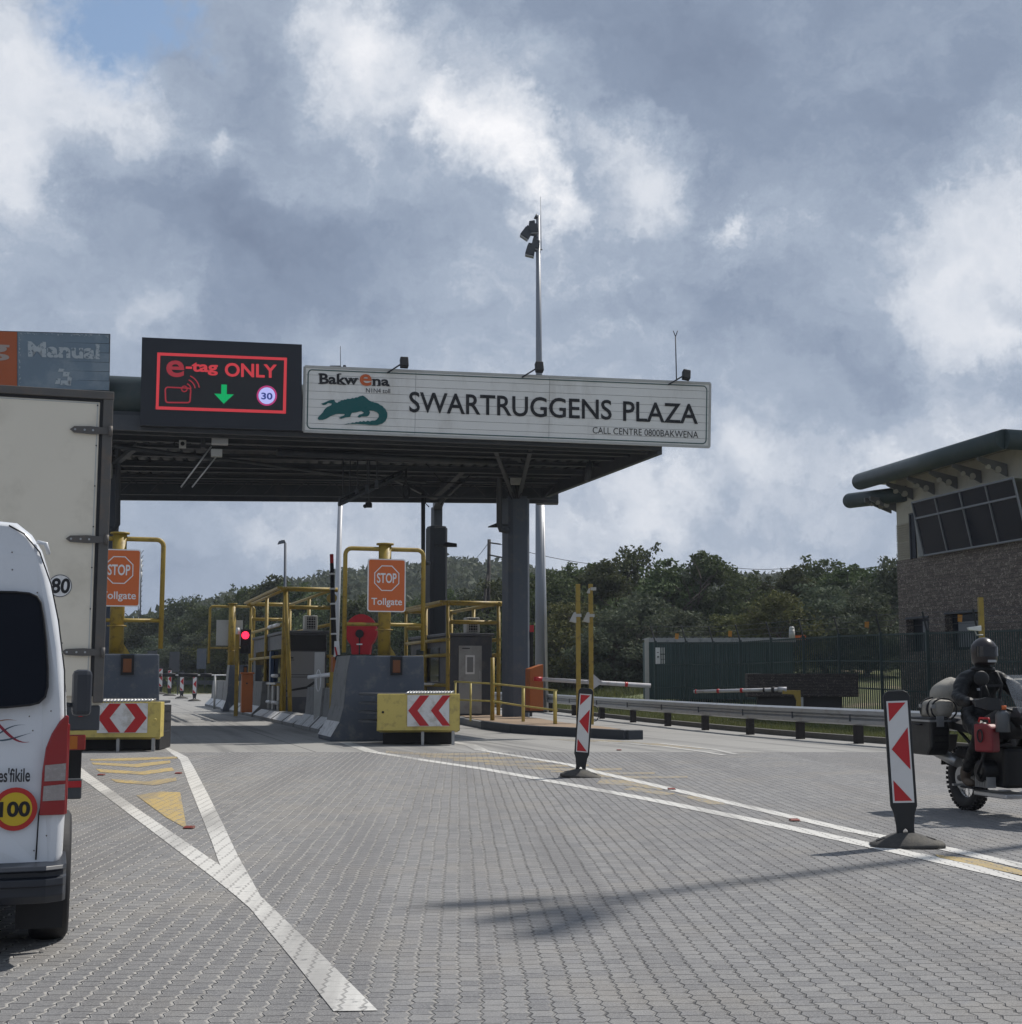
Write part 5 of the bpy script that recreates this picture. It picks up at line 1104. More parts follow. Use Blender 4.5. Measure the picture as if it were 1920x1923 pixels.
# things on the container
t = thing('orange_heater', 'small orange machine with white cylinder on the container roof', 'machine', P(1500, 1198, 55)); a = P(1488, 1200, 55.5)
m = MB(); m.cyl((a.x, a.y, a.z), (a.x, a.y, a.z+.38), .13, .11, 12); m.sph((a.x, a.y, a.z+.4), .11); m.build('cylinder', M_box, t); m = MB(); m.box(a.x-.02, a.x+.5, a.y, a.y+.3, a.z-.03, a.z+.14); m.cyl((a.x+.45, a.y, a.z+.05), (a.x+.45, a.y+.1, a.z+.05), .12, n=10); m.build('body', M_org, t)
t = thing('slate_wall', 'low brown stacked slate wall with dark recess in front of the fence', 'wall', P(1508, 1335, 44))
def brickmat(name, c1, c2, mo, sc, bw, rh, ms=.02, plane='XZ', bumpy=.6, var=.35):
    m, t_, b = new_mat(name); tcn = nd(t_, 'ShaderNodeTexCoord'); s = nd(t_, 'ShaderNodeSeparateXYZ', {0: tcn.outputs['Object']})
    wn = noise(t_, tcn.outputs['Object'], 4, 4, .6).outputs[0]; wv_ = mth(t_, 'MULTIPLY', mth(t_, 'SUBTRACT', wn, .5), .07)
    v = nd(t_, 'ShaderNodeCombineXYZ', {0: mth(t_, 'ADD', s.outputs[0], s.outputs[1]), 1: mth(t_, 'ADD', s.outputs[2], wv_)}).outputs[0]
    br_ = nd(t_, 'ShaderNodeTexBrick', {'Vector': v, 'Color1': (*c1, 1), 'Color2': (*c2, 1), 'Mortar': (*mo, 1), 'Scale': sc, 'Mortar Size': ms, 'Brick Width': bw, 'Row Height': rh, 'Bias': -.1}, offset=.37, squash=.7, squash_frequency=3)
    n_ = noise(t_, v, 7, 8, .75).outputs[0]; n2_ = noise(t_, v, 28, 5, .7).outputs[0]
    c = mixc(t_, smooth(t_, n_, .52, .66), br_.outputs[0], tuple(min(1, x*1.6) for x in c2)); c = mixc(t_, smooth(t_, n2_, .62, .42), c, tuple(x*.45 for x in c1))
    t_.links.new(c, b.inputs['Base Color']); b.inputs['Roughness'].default_value = .85
    h = mth(t_, 'ADD', mth(t_, 'MULTIPLY', br_.outputs[1], -1.0), n_); bn = nd(t_, 'ShaderNodeBump', {'Height': h, 'Strength': bumpy, 'Distance': .03}); t_.links.new(bn.outputs[0], b.inputs['Normal']); return m
Ms = brickmat('brown_slate', (.06, .048, .043), (.095, .078, .07), (.025, .02, .02), 1, .5, .09)
a, b_ = P(1404, 1265, 44), P(1614, 1308, 44); m = MB()
m.box(a.x, b_.x, 44, 44.5, P(0, 1309, 44).z, a.z); m.build('slate_band', Ms, t, bevel=.02); m = MB(); m.box(a.x+.35, b_.x-.5, 44.15, 44.45, .0, P(0, 1309, 44).z); m.build('base', mat('dark_plinth', (.03, .028, .028), .8, var=.3), t)
m = MB(); m.box(P(1472, 0, 44).x, P(1472, 0, 44).x+.1, 44.1, 44.2, 0, P(0, 1309, 44).z); m.build('prop', M_gst, t)
t = thing('lowered_boom', 'white boom resting on a yellow bracket post in front of the slate wall', 'boom gate', P(1500, 1335, 41)); 
m = MB(); c_ = P(1499, 1300, 41); m.prism([(c_.x-.08, 41, .2), (c_.x+.1, 41, .2), (c_.x+.08, 41, c_.z+.06), (c_.x-.45, 41, c_.z+.06), (c_.x-.45, 41, c_.z-.05), (c_.x-.12, 41, c_.z-.07), (c_.x-.04, 41, c_.z-.25)], (0, .1, 0)); m.box(c_.x-.2, c_.x+.22, 40.95, 41.15, .15, .24)
m.build('post', M_yel, t, bevel=.01); a0_, a1_ = P(1304, 1299, 42.5), P(1462, 1295, 41.1); m = MB(); m.cyl(a0_, a1_, .05, .058, 10); m.cyl(a1_, P(1478, 1295, 41.05), .08, n=10); m.build('arm', M_boom, t)
for q0, q1 in ((.02, .03), (.28, .31), (.56, .59)): m = MB(); m.cyl(a0_.lerp(a1_, q0), a0_.lerp(a1_, q1), .067, n=10); m.build('red_band', M_red, t)
m = MB(); m.cyl(a0_.lerp(a1_, .83), a0_.lerp(a1_, .85), .075, n=10); m.cyl(a0_.lerp(a1_, .93), a0_.lerp(a1_, .96), .09, n=10); m.build('clamp', M_blk, t)
q = P(1846, 1230, 35.5); t = thing('camera_post', 'yellow post with white camera in front of the brick building', 'camera post', (q.x, 35.5, 0)); m = MB(); m.bar((q.x, 35.5, 0), (q.x, 35.5, P(0, 1122, 35.5).z), .12, .12); m.build('post', M_yel, t)
a = P(1830, 1180, 35.3); m = MB(); m.prism([(a.x-.17, a.y-.06, a.z+.02), (a.x-.14, a.y-.06, a.z-.05), (a.x+.17, a.y-.06, a.z-.07), (a.x+.17, a.y-.06, a.z+.07)], (0, .13, 0)); m.build('camera', M_wht, t, bevel=.01); m = MB(); m.tube([(a.x+.02, a.y, a.z-.06), (a.x+.06, a.y, a.z-.17), (a.x+.22, a.y, a.z-.17)], .02, 6); m.build('bracket', M_box, t)
# ================================================================== CONTROL BUILDING
A0 = P(1692, 1272, 47.5); ang = math.atan2(-.975, .22)
bld = thing('control_building', 'brown stone control building with cream gable, tilted windows and dark tubular eaves', 'building', (A0.x, 47.5, 0), ang)
Mst = brickmat('stone_cladding', (.145, .115, .095), (.34, .285, .24), (.06, .055, .05), 1, .36, .12, .010)
Mpl = mat('cream_plaster', (.40, .38, .31), .8, var=.05, sc=.5, dirt=(.24, .225, .18), damt=.4, bump=.2)
LB = 7.6     # local +x runs towards the camera along the wall, local +y points to the right (into the building)
ZB = 5.36; zr = 8.12
def win_hole_wall():
    m = MB()
    holes = [(.5, 2.0, 2.25, 3.35), (3.0, 5.3, 2.25, 3.4)]
    xs = [0]+[v for h in holes for v in h[:2]]+[LB]
    m.box(0, .5, 0, .35, 0, ZB); m.box(2.0, 3.0, 0, .35, 0, ZB); m.box(5.3, LB, 0, .35, 0, ZB)
    for x0, x1, z0, z1 in holes: m.box(x0, x1, 0, .35, 0, z0); m.box(x0, x1, 0, .35, z1, ZB)
    m.box(0, LB, 8.6, 9, 0, ZB); m.box(0, .35, .35, 8.6, 0, ZB); m.box(LB-.35, LB, .35, 8.6, 0, ZB)
    return m
win_hole_wall().build('stone_wall', Mst, bld, local=True, fix=False)
m = MB(); m.box(.03, LB, .03, .35, ZB, zr); m.box(.03, .35, .35, 9, ZB, zr); m.box(LB-.35, LB, .35, 9, ZB, zr); m.build('plaster_wall', Mpl, bld, local=True, fix=False)
m = MB()
for i in range(16): z = ZB+.02+i*.078; m.prism([(.05, -.03, z), (1.0, -.03, z), (1.0, .02, z+.07), (.05, .02, z+.07)], (0, .02, 0)) if i != 8 else m.box(.05, 1.02, -.02, .02, z+.02, z+.05)
m.build('louvre_panel', mat('cream_louvre', (.36, .33, .25), .6, var=.08), bld, local=True)
m = MB(); m.box(1.04, 1.35, -.02, .02, ZB, 6.85); m.build('side_door', M_glass, bld, local=True); m = MB(); m.box(1.0, 1.06, -.05, .02, ZB, 6.9); m.box(1.0, 1.6, -.05, .02, 6.85, 6.9); m.build('door_frame', M_dst, bld, local=True)
# tilted window box
x0, x1, zb_, zt_ = 2.1, LB+.35, ZB+.02, 7.12; o0, o1 = -.12, -.50
def wf(x, v, o=0): return (x, o0+(o1-o0)*v-o, zb_+(zt_-zb_)*v)
wb = MB(); wb.add([wf(x0, 0), wf(x1, 0), wf(x1, 1), wf(x0, 1)], [(0, 1, 2, 3)]); gl = wb.build('window', M_glass, bld, local=True)
m = MB(); m.add([(1.45, .02, zb_), wf(x0, 0), wf(x0, 1), (1.55, .02, zt_)], [(0, 1, 2, 3)]); m.add([(1.5, .02, zt_), wf(x0, 1), wf(x1, 1), (x1, .02, zt_)], [(0, 1, 2, 3)]); m.add([(1.45, .02, zb_), (x1, .02, zb_), wf(x1, 0), wf(x0, 0)], [(0, 1, 2, 3)]); m.build('window_box', mat('pale_aluminium_cladding', (.22, .23, .24), .5, .2), bld, local=True)
m = MB(); Mfr = mat('grey_window_frame', (.17, .18, .19), .5, .3)
for i in range(5): x = x0+(x1-x0)*i/4.0; m.bar(wf(x, -.01, .02), wf(x, 1.01, .02), .05, .05)
for v in (0, .70, 1): m.bar(wf(x0, v, .022), wf(x1, v, .022), .055, .06, up=(0, 1, 0))
m.build('mullions', Mfr, gl, local=True)
for xa, xb, za, zbb in ((.5, 2.0, 2.25, 3.35), (3.0, 5.3, 2.25, 3.4)):
    m = MB(); m.box(xa, xb, .28, .3, za, zbb); w_ = m.build('window', M_glass, bld, local=True)
    m = MB(); m.box(xa+.75, xa+1.05, .2, .26, za, zbb-.1) if xa < 1 else m.box(xa+.4, xb-.1, .24, .26, za+.1, zbb-.25); m.build('blind', Mfr, w_, local=True)
    m = MB(); m.box(xa, xb, -.03, .05, zbb, zbb+.06); m.build('lintel', M_dst, w_, local=True)
# roof
zr = 8.12
m = MB(); m.box(-.85, 8.3, -.95, 9.4, zr+.02, zr+.12); m.build('soffit', Mpl, bld, local=True)
m = MB(); m.prism([(-.85, -.95, zr+.14), (8.3, -.95, zr+.14), (8.3, 9.4, zr+1.6), (-.85, 9.4, zr+1.6)], (0, 0, .1)); m.build('roof', M_dgrn, bld, local=True)
m = MB(); m.smooth = True; m.cyl((-.55, -1.0, zr+.06), (8.35, -1.0, zr+.06), .29, n=24); m.sph((-.55, -1.0, zr+.06), .29); m.cyl((8.35, -1.0, zr+.06), (8.5, 9, zr-.2), .29, n=24); m.build('eave_tube', M_dgrn, bld, local=True)
m = MB(); m.cyl((-1.45, -.95, zr-.50), (.75, .1, zr-.50), .27, n=20); m.sph((-1.45, -.95, zr-.50), .27); m.build('lower_eave_tube', M_dgrn, bld, local=True)
Mbk = mat('grey_bracket', (.12, .12, .115), .6, var=.15)
for i, x in enumerate((-.5, -.1, 1.2, 2.6, 4.0, 5.4, 6.8)):
    zo = zr-.2 if x > 0 else zr-.42
    m = MB(); m.prism([(x, -.95, zo), (x, -.95, zo-.12), (x, .0, zo-.58), (x, .0, zo-.2)] if x > 0 else [(x, -.9, zo-.1), (x, -.9, zo-.25), (x, .1, zo-.62), (x, .1, zo-.2)], (.07, 0, 0)); bk = m.build('roof_bracket', Mbk, bld, local=True)
    for y, r_ in ((-.62, .075), (-.3, .10)): m = MB(); m.cyl((x+.072, y, zo-.31 if y < -.5 else zo-.38), (x+.078, y, zo-.31 if y < -.5 else zo-.38), r_, n=16); m.cyl((x-.008, y, zo-.31 if y < -.5 else zo-.38), (x-.002, y, zo-.31 if y < -.5 else zo-.38), r_, n=16); m.build('round_hole', Mpl, bk, local=True)
# ================================================================== DELINEATORS
Mdb = mat('black_plastic_frame', (.014, .015, .017), .5, var=.2); Mrb = mat('dusty_rubber', (.05, .048, .045), .8, var=.2, dirt=(.12, .11, .09), damt=.6, dsc=5, bump=.3)
Mds = mat('scuffed_white_reflective', (.60, .60, .60), .4, var=.04, sc=3, dirt=(.42, .40, .38), damt=.35, dsc=3)
def delineator(name='delineator'):
    t = thing(name, 'x', 'delineator', (0, 0, 0), 0, 'red and white delineators')
    hw = .107; m = MB()
    out = [(-.085, .27), (-.108, .335), (-.108, 1.235), (-.09, 1.27), (-.06, 1.285), (.06, 1.285), (.09, 1.27), (.108, 1.235), (.108, .335), (.085, .27), (.072, .17), (.072, .06), (.02, .06), (.02, .13), (.0, .15), (-.02, .13), (-.02, .06), (-.072, .06), (-.072, .17)]
    m.prism([(x, -.02, z) for x, z in out], (0, .045, 0)); m.build('frame', Mdb, t, local=True, bevel=.006)
    m = MB(); m.add([(-.086, -.024, .36), (.086, -.024, .36), (.086, -.024, 1.2), (-.086, -.024, 1.2)], [(0, 1, 2, 3)]); pn = m.build('panel', Mds, t, local=True)
    m = MB(); y = -.0265
    m.add([(-.072, y, 1.185), (.07, y, 1.185), (-.072, y, 1.03)], [(0, 1, 2)]); m.add([(.073, y, .98), (-.068, y, .80), (.073, y, .63)], [(0, 1, 2)]); m.add([(-.072, y, .375), (.07, y, .375), (-.072, y, .545)], [(0, 1, 2)])
    m.build('red_wedges', M_red, pn, local=True)
    m = MB(); rings = []
    for x, hy, z in ((-.29, .11, .03), (-.24, .14, .05), (-.12, .17, .095), (-.05, .18, .115), (.05, .18, .115), (.12, .17, .095), (.24, .14, .05), (.3, .11, .03)):
        rings.append([Vector((x, -hy*1.15, 0)), Vector((x, -hy, min(z, .03))), Vector((x, -hy*.45, z)), Vector((x, hy*.45, z)), Vector((x, hy, min(z, .03))), Vector((x, hy*1.15, 0))])
    m.smooth = True; m.loft(rings); m.smooth = False; m.build('base', Mrb, t, local=True)
    m = MB()
    for s in (-1, 1): m.prism([(s*.17, -.055, .078), (s*.24, -.045, .055), (s*.24, .045, .055), (s*.17, .055, .078)], (0, 0, .003))
    m.build('handle_slot', M_blk, t, local=True)
    return t
d0 = delineator(); p_ = G(1703, 1591); place(d0, (p_.x, p_.y, .004), R(-6), 'nearest red and white delineator in front of the motorcycle'); d0.rotation_euler = (0, R(-2.0), R(-10))
d1 = copy_tree(d0); p_ = G(1090, 1460); place(d1, (p_.x, p_.y, .004), R(-4), 'leaning red and white delineator standing between the two white lines'); d1.rotation_euler = (0, R(4.2), R(-4)); d1.scale = (.98, 1, .97)
for i, (x, y, lab) in enumerate(((365, 1317, 'nearest, rightmost'), (341, 1312, 'second from the right'), (318, 1307, 'middle'), (301, 1304, 'second from the left'), (286, 1301, 'farthest, leftmost'))):
    d = copy_tree(d0); p_ = G(x, y); s_ = p_.y*50/F/1.27; place(d, (p_.x, p_.y, .004), R(0), lab+' of the five small delineators along the far bend', s_)
    d.rotation_euler = (0, 0, R(5))
# more small signs at the far bend
for i, (x, y0_, y1_, Y, lab) in enumerate(((327, 1224, 1262, 112, 'dark grey portable board at the far bend, rightmost'), (285, 1222, 1262, 118, 'dark grey portable board just right of the left frame leg'), (378, 1218, 1256, 120, 'pale grey rounded board by the verge of the far bend'), (252, 1230, 1262, 110, 'small pale board beyond the left crash block'))):
    a = P(x, y1_, Y); t = thing('road_sign_back', lab, 'road sign', (a.x, Y, hgt(a.x, Y))); m = MB(); z1_ = P(x, y0_, Y).z; m.box(a.x-.4, a.x+.4, Y, Y+.05, a.z, z1_); m.build('board', M_dst if i < 2 else M_gpaint, t); m = MB(); m.box(a.x-.35, a.x-.28, Y+.05, Y+.1, hgt(a.x, Y)-.1, z1_); m.box(a.x+.28, a.x+.35, Y+.05, Y+.1, hgt(a.x, Y)-.1, z1_); m.build('stand', M_dst, t)
t = thing('guardrail', 'short distant guardrail along the far bend', 'guardrail', (P(320, 1290, 125).x, 125, 0)); m = MB(); pts = [P(x, 1272, 124-(x-280)*.03) for x in (240, 290, 340, 400)]
for a, b_ in zip(pts, pts[1:]): m.bar((a.x, a.y, .95), (b_.x, b_.y, .95), .06, .35)
m.build('beam', M_dst, t); m = MB()
for a in pts: m.box(a.x-.08, a.x+.08, a.y, a.y+.15, 0, .9)
m.build('post', Mpost, t)
# studs on the road
Mstud = mat('dull_reflector', (.22, .04, .03), .5)
for x, y, lab in ((355, 1557, 'on the tip of the yellow triangle'), (1493, 1543, 'between the white lines, nearest'), (335, 1454, 'right of the yellow chevrons'), (190, 1457, 'left of the yellow chevrons'), (1262, 1484, 'between the white lines, second'), (1163, 1410, 'small far one at the thin lines')):
    p_ = G(x, y); t = thing('road_stud', 'dull rusty road stud '+lab, 'road stud', (p_.x, p_.y, .01), 0, 'road studs'); m = MB(); m.prism([(-.05, -.05, 0), (.05, -.05, 0), (.04, -.02, .015), (-.04, -.02, .015)], (0, .09, 0)); m.build('body', mat('rusty_plastic', (.14, .045, .03), .6), t, local=True); m = MB(); m.add([(-.04, -.047, .006), (.04, -.047, .006), (.035, -.027, .018), (-.035, -.027, .018)], [(0, 1, 2, 3)]); m.build('reflector', Mstud, t, local=True)
# litter
# lamp post standing right of the camera, its shadow falls across the lane
lp = Vector((10.6, 16.5, 0)); t = thing('lamp_post', 'tall lamp post with three luminaires standing right of the road', 'light mast', lp)
m = MB(); m.cyl(lp, lp+Vector((0, 0, 15.5)), .13, .08, 12); m.build('shaft', M_gst, t)
top = lp+Vector((0, 0, 15.5)); m = MB()
for dx, dy in ((-1.15, -.40), (-.85, -.88), (-.62, -1.28)): m.cyl(top, top+Vector((dx, dy, .1)), .05, n=6)
m.build('arms', M_gst, t)
for dx, dy in ((-1.15, -.40), (-.85, -.88), (-.62, -1.28)): m = MB(); m.bar(top+Vector((dx*.55, dy*.55, .1)), top+Vector((dx*1.15, dy*1.15, .15)), .26, .12); m.build('luminaire', M_dst, t)
# ================================================================== TRUCK
TR = R(18.2); fx, fy = -math.sin(TR), math.cos(TR)
rc = P(194, 1272, 13.7); W_ = 2.5
loc = Vector((rc.x, rc.y, 0))-Vector((fy, -fx, 0))*W_/2     # rear centre
tr = thing('box_truck', 'cream box truck with speed sticker and rusty hinges behind the van', 'truck', (loc.x, loc.y, 0), TR); 
k2 = 13.6/F
hw = W_/2
def onface(px, py, lc, an):
    a, b_, c_ = ray(px, py); u_ = a/b_; x = (u_*lc.y-lc.x)/(math.cos(an)-u_*math.sin(an)); return x, H+c_/b_*(lc.y+math.sin(an)*x)
def tx(px): return onface(px-1, 1100, loc, TR)[0]
def tz(py): return onface(150, py, loc, TR)[1]
Mtf = mat('weathered_steel_frame', (.10, .095, .09), .6, .2, var=.25, sc=5, dirt=(.16, .12, .09), damt=.7, dsc=4)
m = MB(); m.box(-hw, hw, .04, 7.2, tz(1325), tz(738)); m.build('box_body', M_cream, tr, local=True)
m = MB(); m.box(tx(183), hw+.005, -.03, .06, tz(1320), tz(734)); m.box(-hw-.01, -hw+.12, -.03, .06, tz(1320), tz(734)); m.box(-hw-.01, hw+.01, -.04, .06, tz(748), tz(733)); m.build('rear_frame', Mtf, tr, local=True, bevel=.008)
m = MB(); m.box(tx(177), tx(184)-.002, -.012, .05, tz(1308), tz(748)); m.box(-hw+.12, tx(184), -.014, .05, tz(753), tz(748)); m.build('door_seal', M_blk, tr, local=True)
for x0, x1 in ((-hw+.14, -.01), (.01, tx(177))):
    m = MB(); m.box(x0, x1, -.01, .04, tz(1308), tz(753)); dr = m.build('door', M_cream, tr, local=True, bevel=.01)
    m = MB(); m.box(x1-.03, x1-.018, -.014, -.01, tz(1305), tz(756)); m.box(x0, x1-.018, -.014, -.01, tz(757), tz(755)); m.build('door_trim', M_box, dr, local=True)
    m = MB()
    for i in range(8): z = tz(1300)+(tz(760)-tz(1300))*i/7; m.cyl((x1-.024, -.02, z), (x1-.024, -.014, z), .008, n=6)
    m.build('rivets', M_blkp, dr, local=True)
for py in (808, 1013, 1225):
    for s in (1, -1):
        m = MB(); a, b_ = tx(121), tx(198)
        pr = [(a, tz(py)), (a+.04, tz(py-6)), (a+.2, tz(py-7.5)), (b_, tz(py-5.5)), (b_, tz(py+5.5)), (a+.2, tz(py+7)), (a+.04, tz(py+5.5))]
        m.prism([(x*s, -.045, z) for x, z in pr], (0, .02, 0)); m.cyl((b_*s, -.06, tz(py-9)), (b_*s, -.06, tz(py+9)), .022, n=8); h = m.build('hinge', Mtf, tr, local=True)
        m = MB()
        for q in (.05, .14, .22): m.cyl(((a+q)*s, -.052, tz(py)), ((a+q)*s, -.045, tz(py)), .011, n=6)
        m.build('bolt', M_gst, h, local=True)
m = MB(); disc(m, tx(114), tz(1101), .112, -.014); st_ = m.build('speed_sticker', M_wht, tr, local=True)
m = MB(); ring(m, tx(114), tz(1101), .104, .110, -.016); text(m, '80', tx(114)-.088, tx(114)+.088, tz(1101)-.075, tz(1101)+.075, -.017, .03, .01); m.build('numerals', M_blkp, st_, local=True)
m = MB(); m.box(-hw+.05, hw-.02, .0, .4, tz(1372), tz(1326)); m.build('rear_sill', M_dst, tr, local=True, bevel=.01)
for s in (1, -1):
    m = MB(); m.cyl((s*tx(161), -.03, tz(1336)), (s*tx(161), .01, tz(1336)), .052, n=20); m.build('round_lamp', mat('red_lamp', (.42, .02, .03), .25), tr, local=True); 
    m = MB(); m.box(min(s*tx(120), s*tx(172)), max(s*tx(120), s*tx(172)), -.05, .05, tz(1408), tz(1380)); lc_ = m.build('tail_lamp', mat('dark_red_lamp', (.25, .02, .015), .3), tr, local=True, bevel=.01)
    m = MB(); m.box(min(s*tx(143), s*tx(157)), max(s*tx(143), s*tx(157)), -.055, -.048, tz(1406), tz(1382)); m.build('amber_lens', mat('amber_lens', (.4, .12, .01), .3), lc_, local=True)
    m = MB(); m.box(min(s*tx(110), s*tx(168)), max(s*tx(110), s*tx(168)), .5, .53, tz(1470), tz(1405)); m.build('mud_flap', M_blk, tr, local=True)
    m = MB(); m.box(min(s*tx(130), s*tx(167)), max(s*tx(130), s*tx(167)), -.055, -.05, tz(1478), tz(1466)); m.build('reflector', M_red, tr, local=True)
    for y in (1.5, 5.6):
        m = MB(); m.smooth = True; x_ = s*(hw-.42); m.tube([(x_, y+.39*math.cos(a), .52+.39*math.sin(a)) for a in [j*math.pi/12 for j in range(24)]], .13, 10, True); wl = m.build('wheel', M_blk, tr, local=True)
        m = MB(); m.cyl((x_-.1, y, .52), (x_+.1, y, .52), .28, n=20); m.build('rim', M_dst, wl, local=True)
m = MB(); m.box(-hw+.1, tx(168), -.05, .05, tz(1500), tz(1462)); m.build('underrun_bar', M_dst, tr, local=True, bevel=.015)
m = MB(); m.box(-.45, .45, .1, 8.5, .75, 1.05); m.cyl((-.8, 1.5, .52), (.8, 1.5, .52), .09, n=10); m.build('chassis', M_blk, tr, local=True)
m = MB(); m.box(-1.15, 1.15, 7.4, 9.2, .7, 2.9); m.build('cab', M_wht, tr, local=True, bevel=.12)
# ================================================================== VAN
VR = R(18.4); fx, fy = -math.sin(VR), math.cos(VR)
rc = P(132, 1272, 7.05); HW = .94
loc = Vector((rc.x, rc.y, 0))-Vector((fy, -fx, 0))*HW
vloc = loc.copy()
van = thing('minibus_van', 'white high roof minibus van with round hundred sticker, cut by the left edge', 'van', (loc.x, loc.y, 0), VR)
kv = 7.05/F
def vz(py): return onface(80, py, vloc, VR)[1]
def vx(px): return onface(px, 1350, vloc, VR)[0]
M_vw = mat('white_car_paint', (.62, .64, .67), .25, var=.03, sc=2, dirt=(.5, .5, .49), damt=.25, dsc=2, coat=.6)
# half section: (x, z) going up the right side
half = [(.90, .44), (.935, .52), (.94, .75), (.94, 1.05), (.925, 1.30), (vx(112), vz(1210)), (vx(96), vz(1130)), (vx(82), vz(1075)), (vx(66), vz(1030)), (vx(45), vz(1000)), (vx(15), vz(978)), (.30, vz(968)), (.0, vz(965))]
def vsec(y, hx=1.0, hz=1.0, base=.44, dz=0):
    pts = [(x*hx, max(base, base+(z-base)*hz)) for x, z in half]
    full = pts+[(-x, z) for x, z in reversed(pts[:-1])]
    return [Vector((x, y, z)) for x, z in full]
rings = []
def rear_y(z): return max(0, (z-1.2))*.10
for y, hx, hz in ((.0, .965, .985), (.02, .985, .994), (.06, 1, 1), (.5, 1, 1), (2.5, 1, 1), (3.6, 1, 1), (4.0, .99, .98), (4.35, .97, .86), (4.7, .94, .62), (4.95, .88, .42)):
    r_ = vsec(y, hx, hz); 
    for v in r_: v.y += rear_y(v.z)*(1 if y < 1 else 0)
    rings.append(r_)
m = MB(); m.smooth = True; m.loft(rings, cap=False); n_ = len(rings[0]); m.smooth = False; m.add(rings[0], [tuple(range(n_))[::-1]]); m.add(rings[-1], [tuple(range(n_))]); m.build('body', M_vw, van, local=True)
def ry(z, o): return rear_y(z)-o
def vp(px, py, o=.006): x = vx(px); z = vz(py); return (x, ry(z, o), z)
# tailgate and window
m = MB()
wpt = [(85, 1322), (88, 1300), (86, 1260), (80, 1200), (72, 1150), (66, 1128), (52, 1116), (30, 1113)]
R_ = [vp(*q, .012) for q in wpt]+[vp(78, 1326, .012), vp(40, 1329, .012)]
right = [vp(x, y, .012) for x, y in ((-40, 1112), (20, 1113), (45, 1115), (60, 1121), (67, 1132), (74, 1165), (80, 1205), (85, 1255), (86, 1290), (82, 1308), (72, 1319), (55, 1323), (10, 1327), (-40, 1328))]
outl = right+[(-x, y, z) for x, y, z in reversed(right)]
m.prism(outl, (0, .02, 0)); m.build('rear_window', M_glass, van, local=True)
m = MB(); gpts = [vp(x, y, .009) for x, y in ((79, 1612), (81, 1532), (80, 1520))]
m.tube([vp(78, 1614, .003), vp(80, 1530, .003), (vp(122, 1345, .003)[0]-.0, ry(vz(1345), .003), vz(1345)), vp(118, 1260, .003), vp(103, 1165, .003), vp(86, 1095, .003), vp(62, 1035, .003), vp(30, 1000, .003), vp(0, 985, .003)], .004, 5); m.build('tailgate_seam', M_blkp, van, local=True)
m = MB(); rs_ = random.Random(2)
for i in range(14): a = vp(rs_.uniform(5, 100), rs_.uniform(1020, 1600), .002); m.sph(a, .0035, .002, .004, 6, 4)
m.build('mud_specks', mat('mud', (.1, .08, .06), .9), van, local=True)
m = MB(); m.tube([vp(x, y, .016) for x, y in ((-40, 1112), (20, 1112), (45, 1114), (60, 1120), (68, 1132), (75, 1165), (81, 1205), (86, 1255), (87, 1290), (83, 1309), (72, 1320), (55, 1324), (10, 1328), (-40, 1329))], .006, 5); m.build('window_seal', M_blk, van, local=True)
# tail lamps
Mrl = mat('red_tail_lens', (.26, .008, .012), .15, var=.1, coat=.5); Mcl = mat('clear_ribbed_lens', (.30, .27, .26), .25, var=.3, sc=60)
for s in (1, -1):
    def q(px, py, o=.02): x, y, z = vp(px, py, o); return (x*s, y, z)
    m = MB(); lp_ = [(81, 1531), (83, 1450), (88, 1405), (98, 1378), (112, 1355), (124, 1343), (129, 1345), (129.5, 1430), (129, 1531)]; m.prism([q(*c) for c in lp_], (0, .05, 0)); m.box(min(s*.885, s*.948), max(s*.885, s*.948), .0, .14, vz(1531), vz(1360)); tl = m.build('tail_light', Mrl, van, local=True, bevel=.006)
    m = MB(); m.prism([q(88, 1467, .024), q(88, 1437, .024), q(127, 1434, .024), q(127, 1466, .024)], (0, .01, 0)); m.build('indicator_lens', Mcl, tl, local=True); m = MB(); m.prism([q(86, 1504, .024), q(87, 1476, .024), q(127, 1473, .024), q(127, 1503, .024)], (0, .01, 0)); m.build('reverse_lens', Mcl, tl, local=True)
# stickers
m = MB(); cx_, cz_ = vx(35), vz(1518); disc(m, cx_, cz_, 37*kv/.95, ry(cz_, .008)); s1 = m.build('speed_sticker', mat('sticker_red', (.42, .025, .02), .45), van, local=True)
m = MB(); disc(m, cx_, cz_, 28.5*kv/.95, ry(cz_, .010)); s2 = m.build('yellow_disc', mat('sticker_yellow', (.55, .38, .02), .45), s1, local=True)
m = MB(); text(m, '100', cx_-.072, cx_+.072, cz_-.038, cz_+.038, ry(cz_, .012), .035); m.build('numerals', M_blkp, s1, local=True)
m = MB(); z0, z1 = vz(1463), vz(1441); text(m, "Ses'fikile", vx(-8), vx(61), z0-.012, z1, ry(z0, .008), .02); m.build('lettering', mat('grey_black_vinyl', (.03, .03, .035), .5), van, local=True)
def swirl(pts, w_, mm_, nm):
    m = MB(); L = [];
    P3 = [vp(x, y, .008) for x, y in pts]; n = len(P3)
    for i in range(n):
        a = Vector(P3[max(0, i-1)]); b_ = Vector(P3[min(n-1, i+1)]); d = (b_-a).normalized(); nr = Vector((-d.z, 0, d.x)); ww = w_*kv*math.sin(math.pi*min(.97, max(.06, i/(n-1))))
        L += [Vector(P3[i])+nr*ww, Vector(P3[i])-nr*ww]
    m.add(L, [(2*i, 2*i+1, 2*i+3, 2*i+2) for i in range(n-1)]); m.build(nm, mm_, van, local=True)
Mr2 = mat('crimson_vinyl', (.25, .02, .04), .5); Mb2 = mat('slate_blue_vinyl', (.05, .08, .11), .5); Mo2 = mat('ochre_vinyl', (.22, .09, .04), .5)
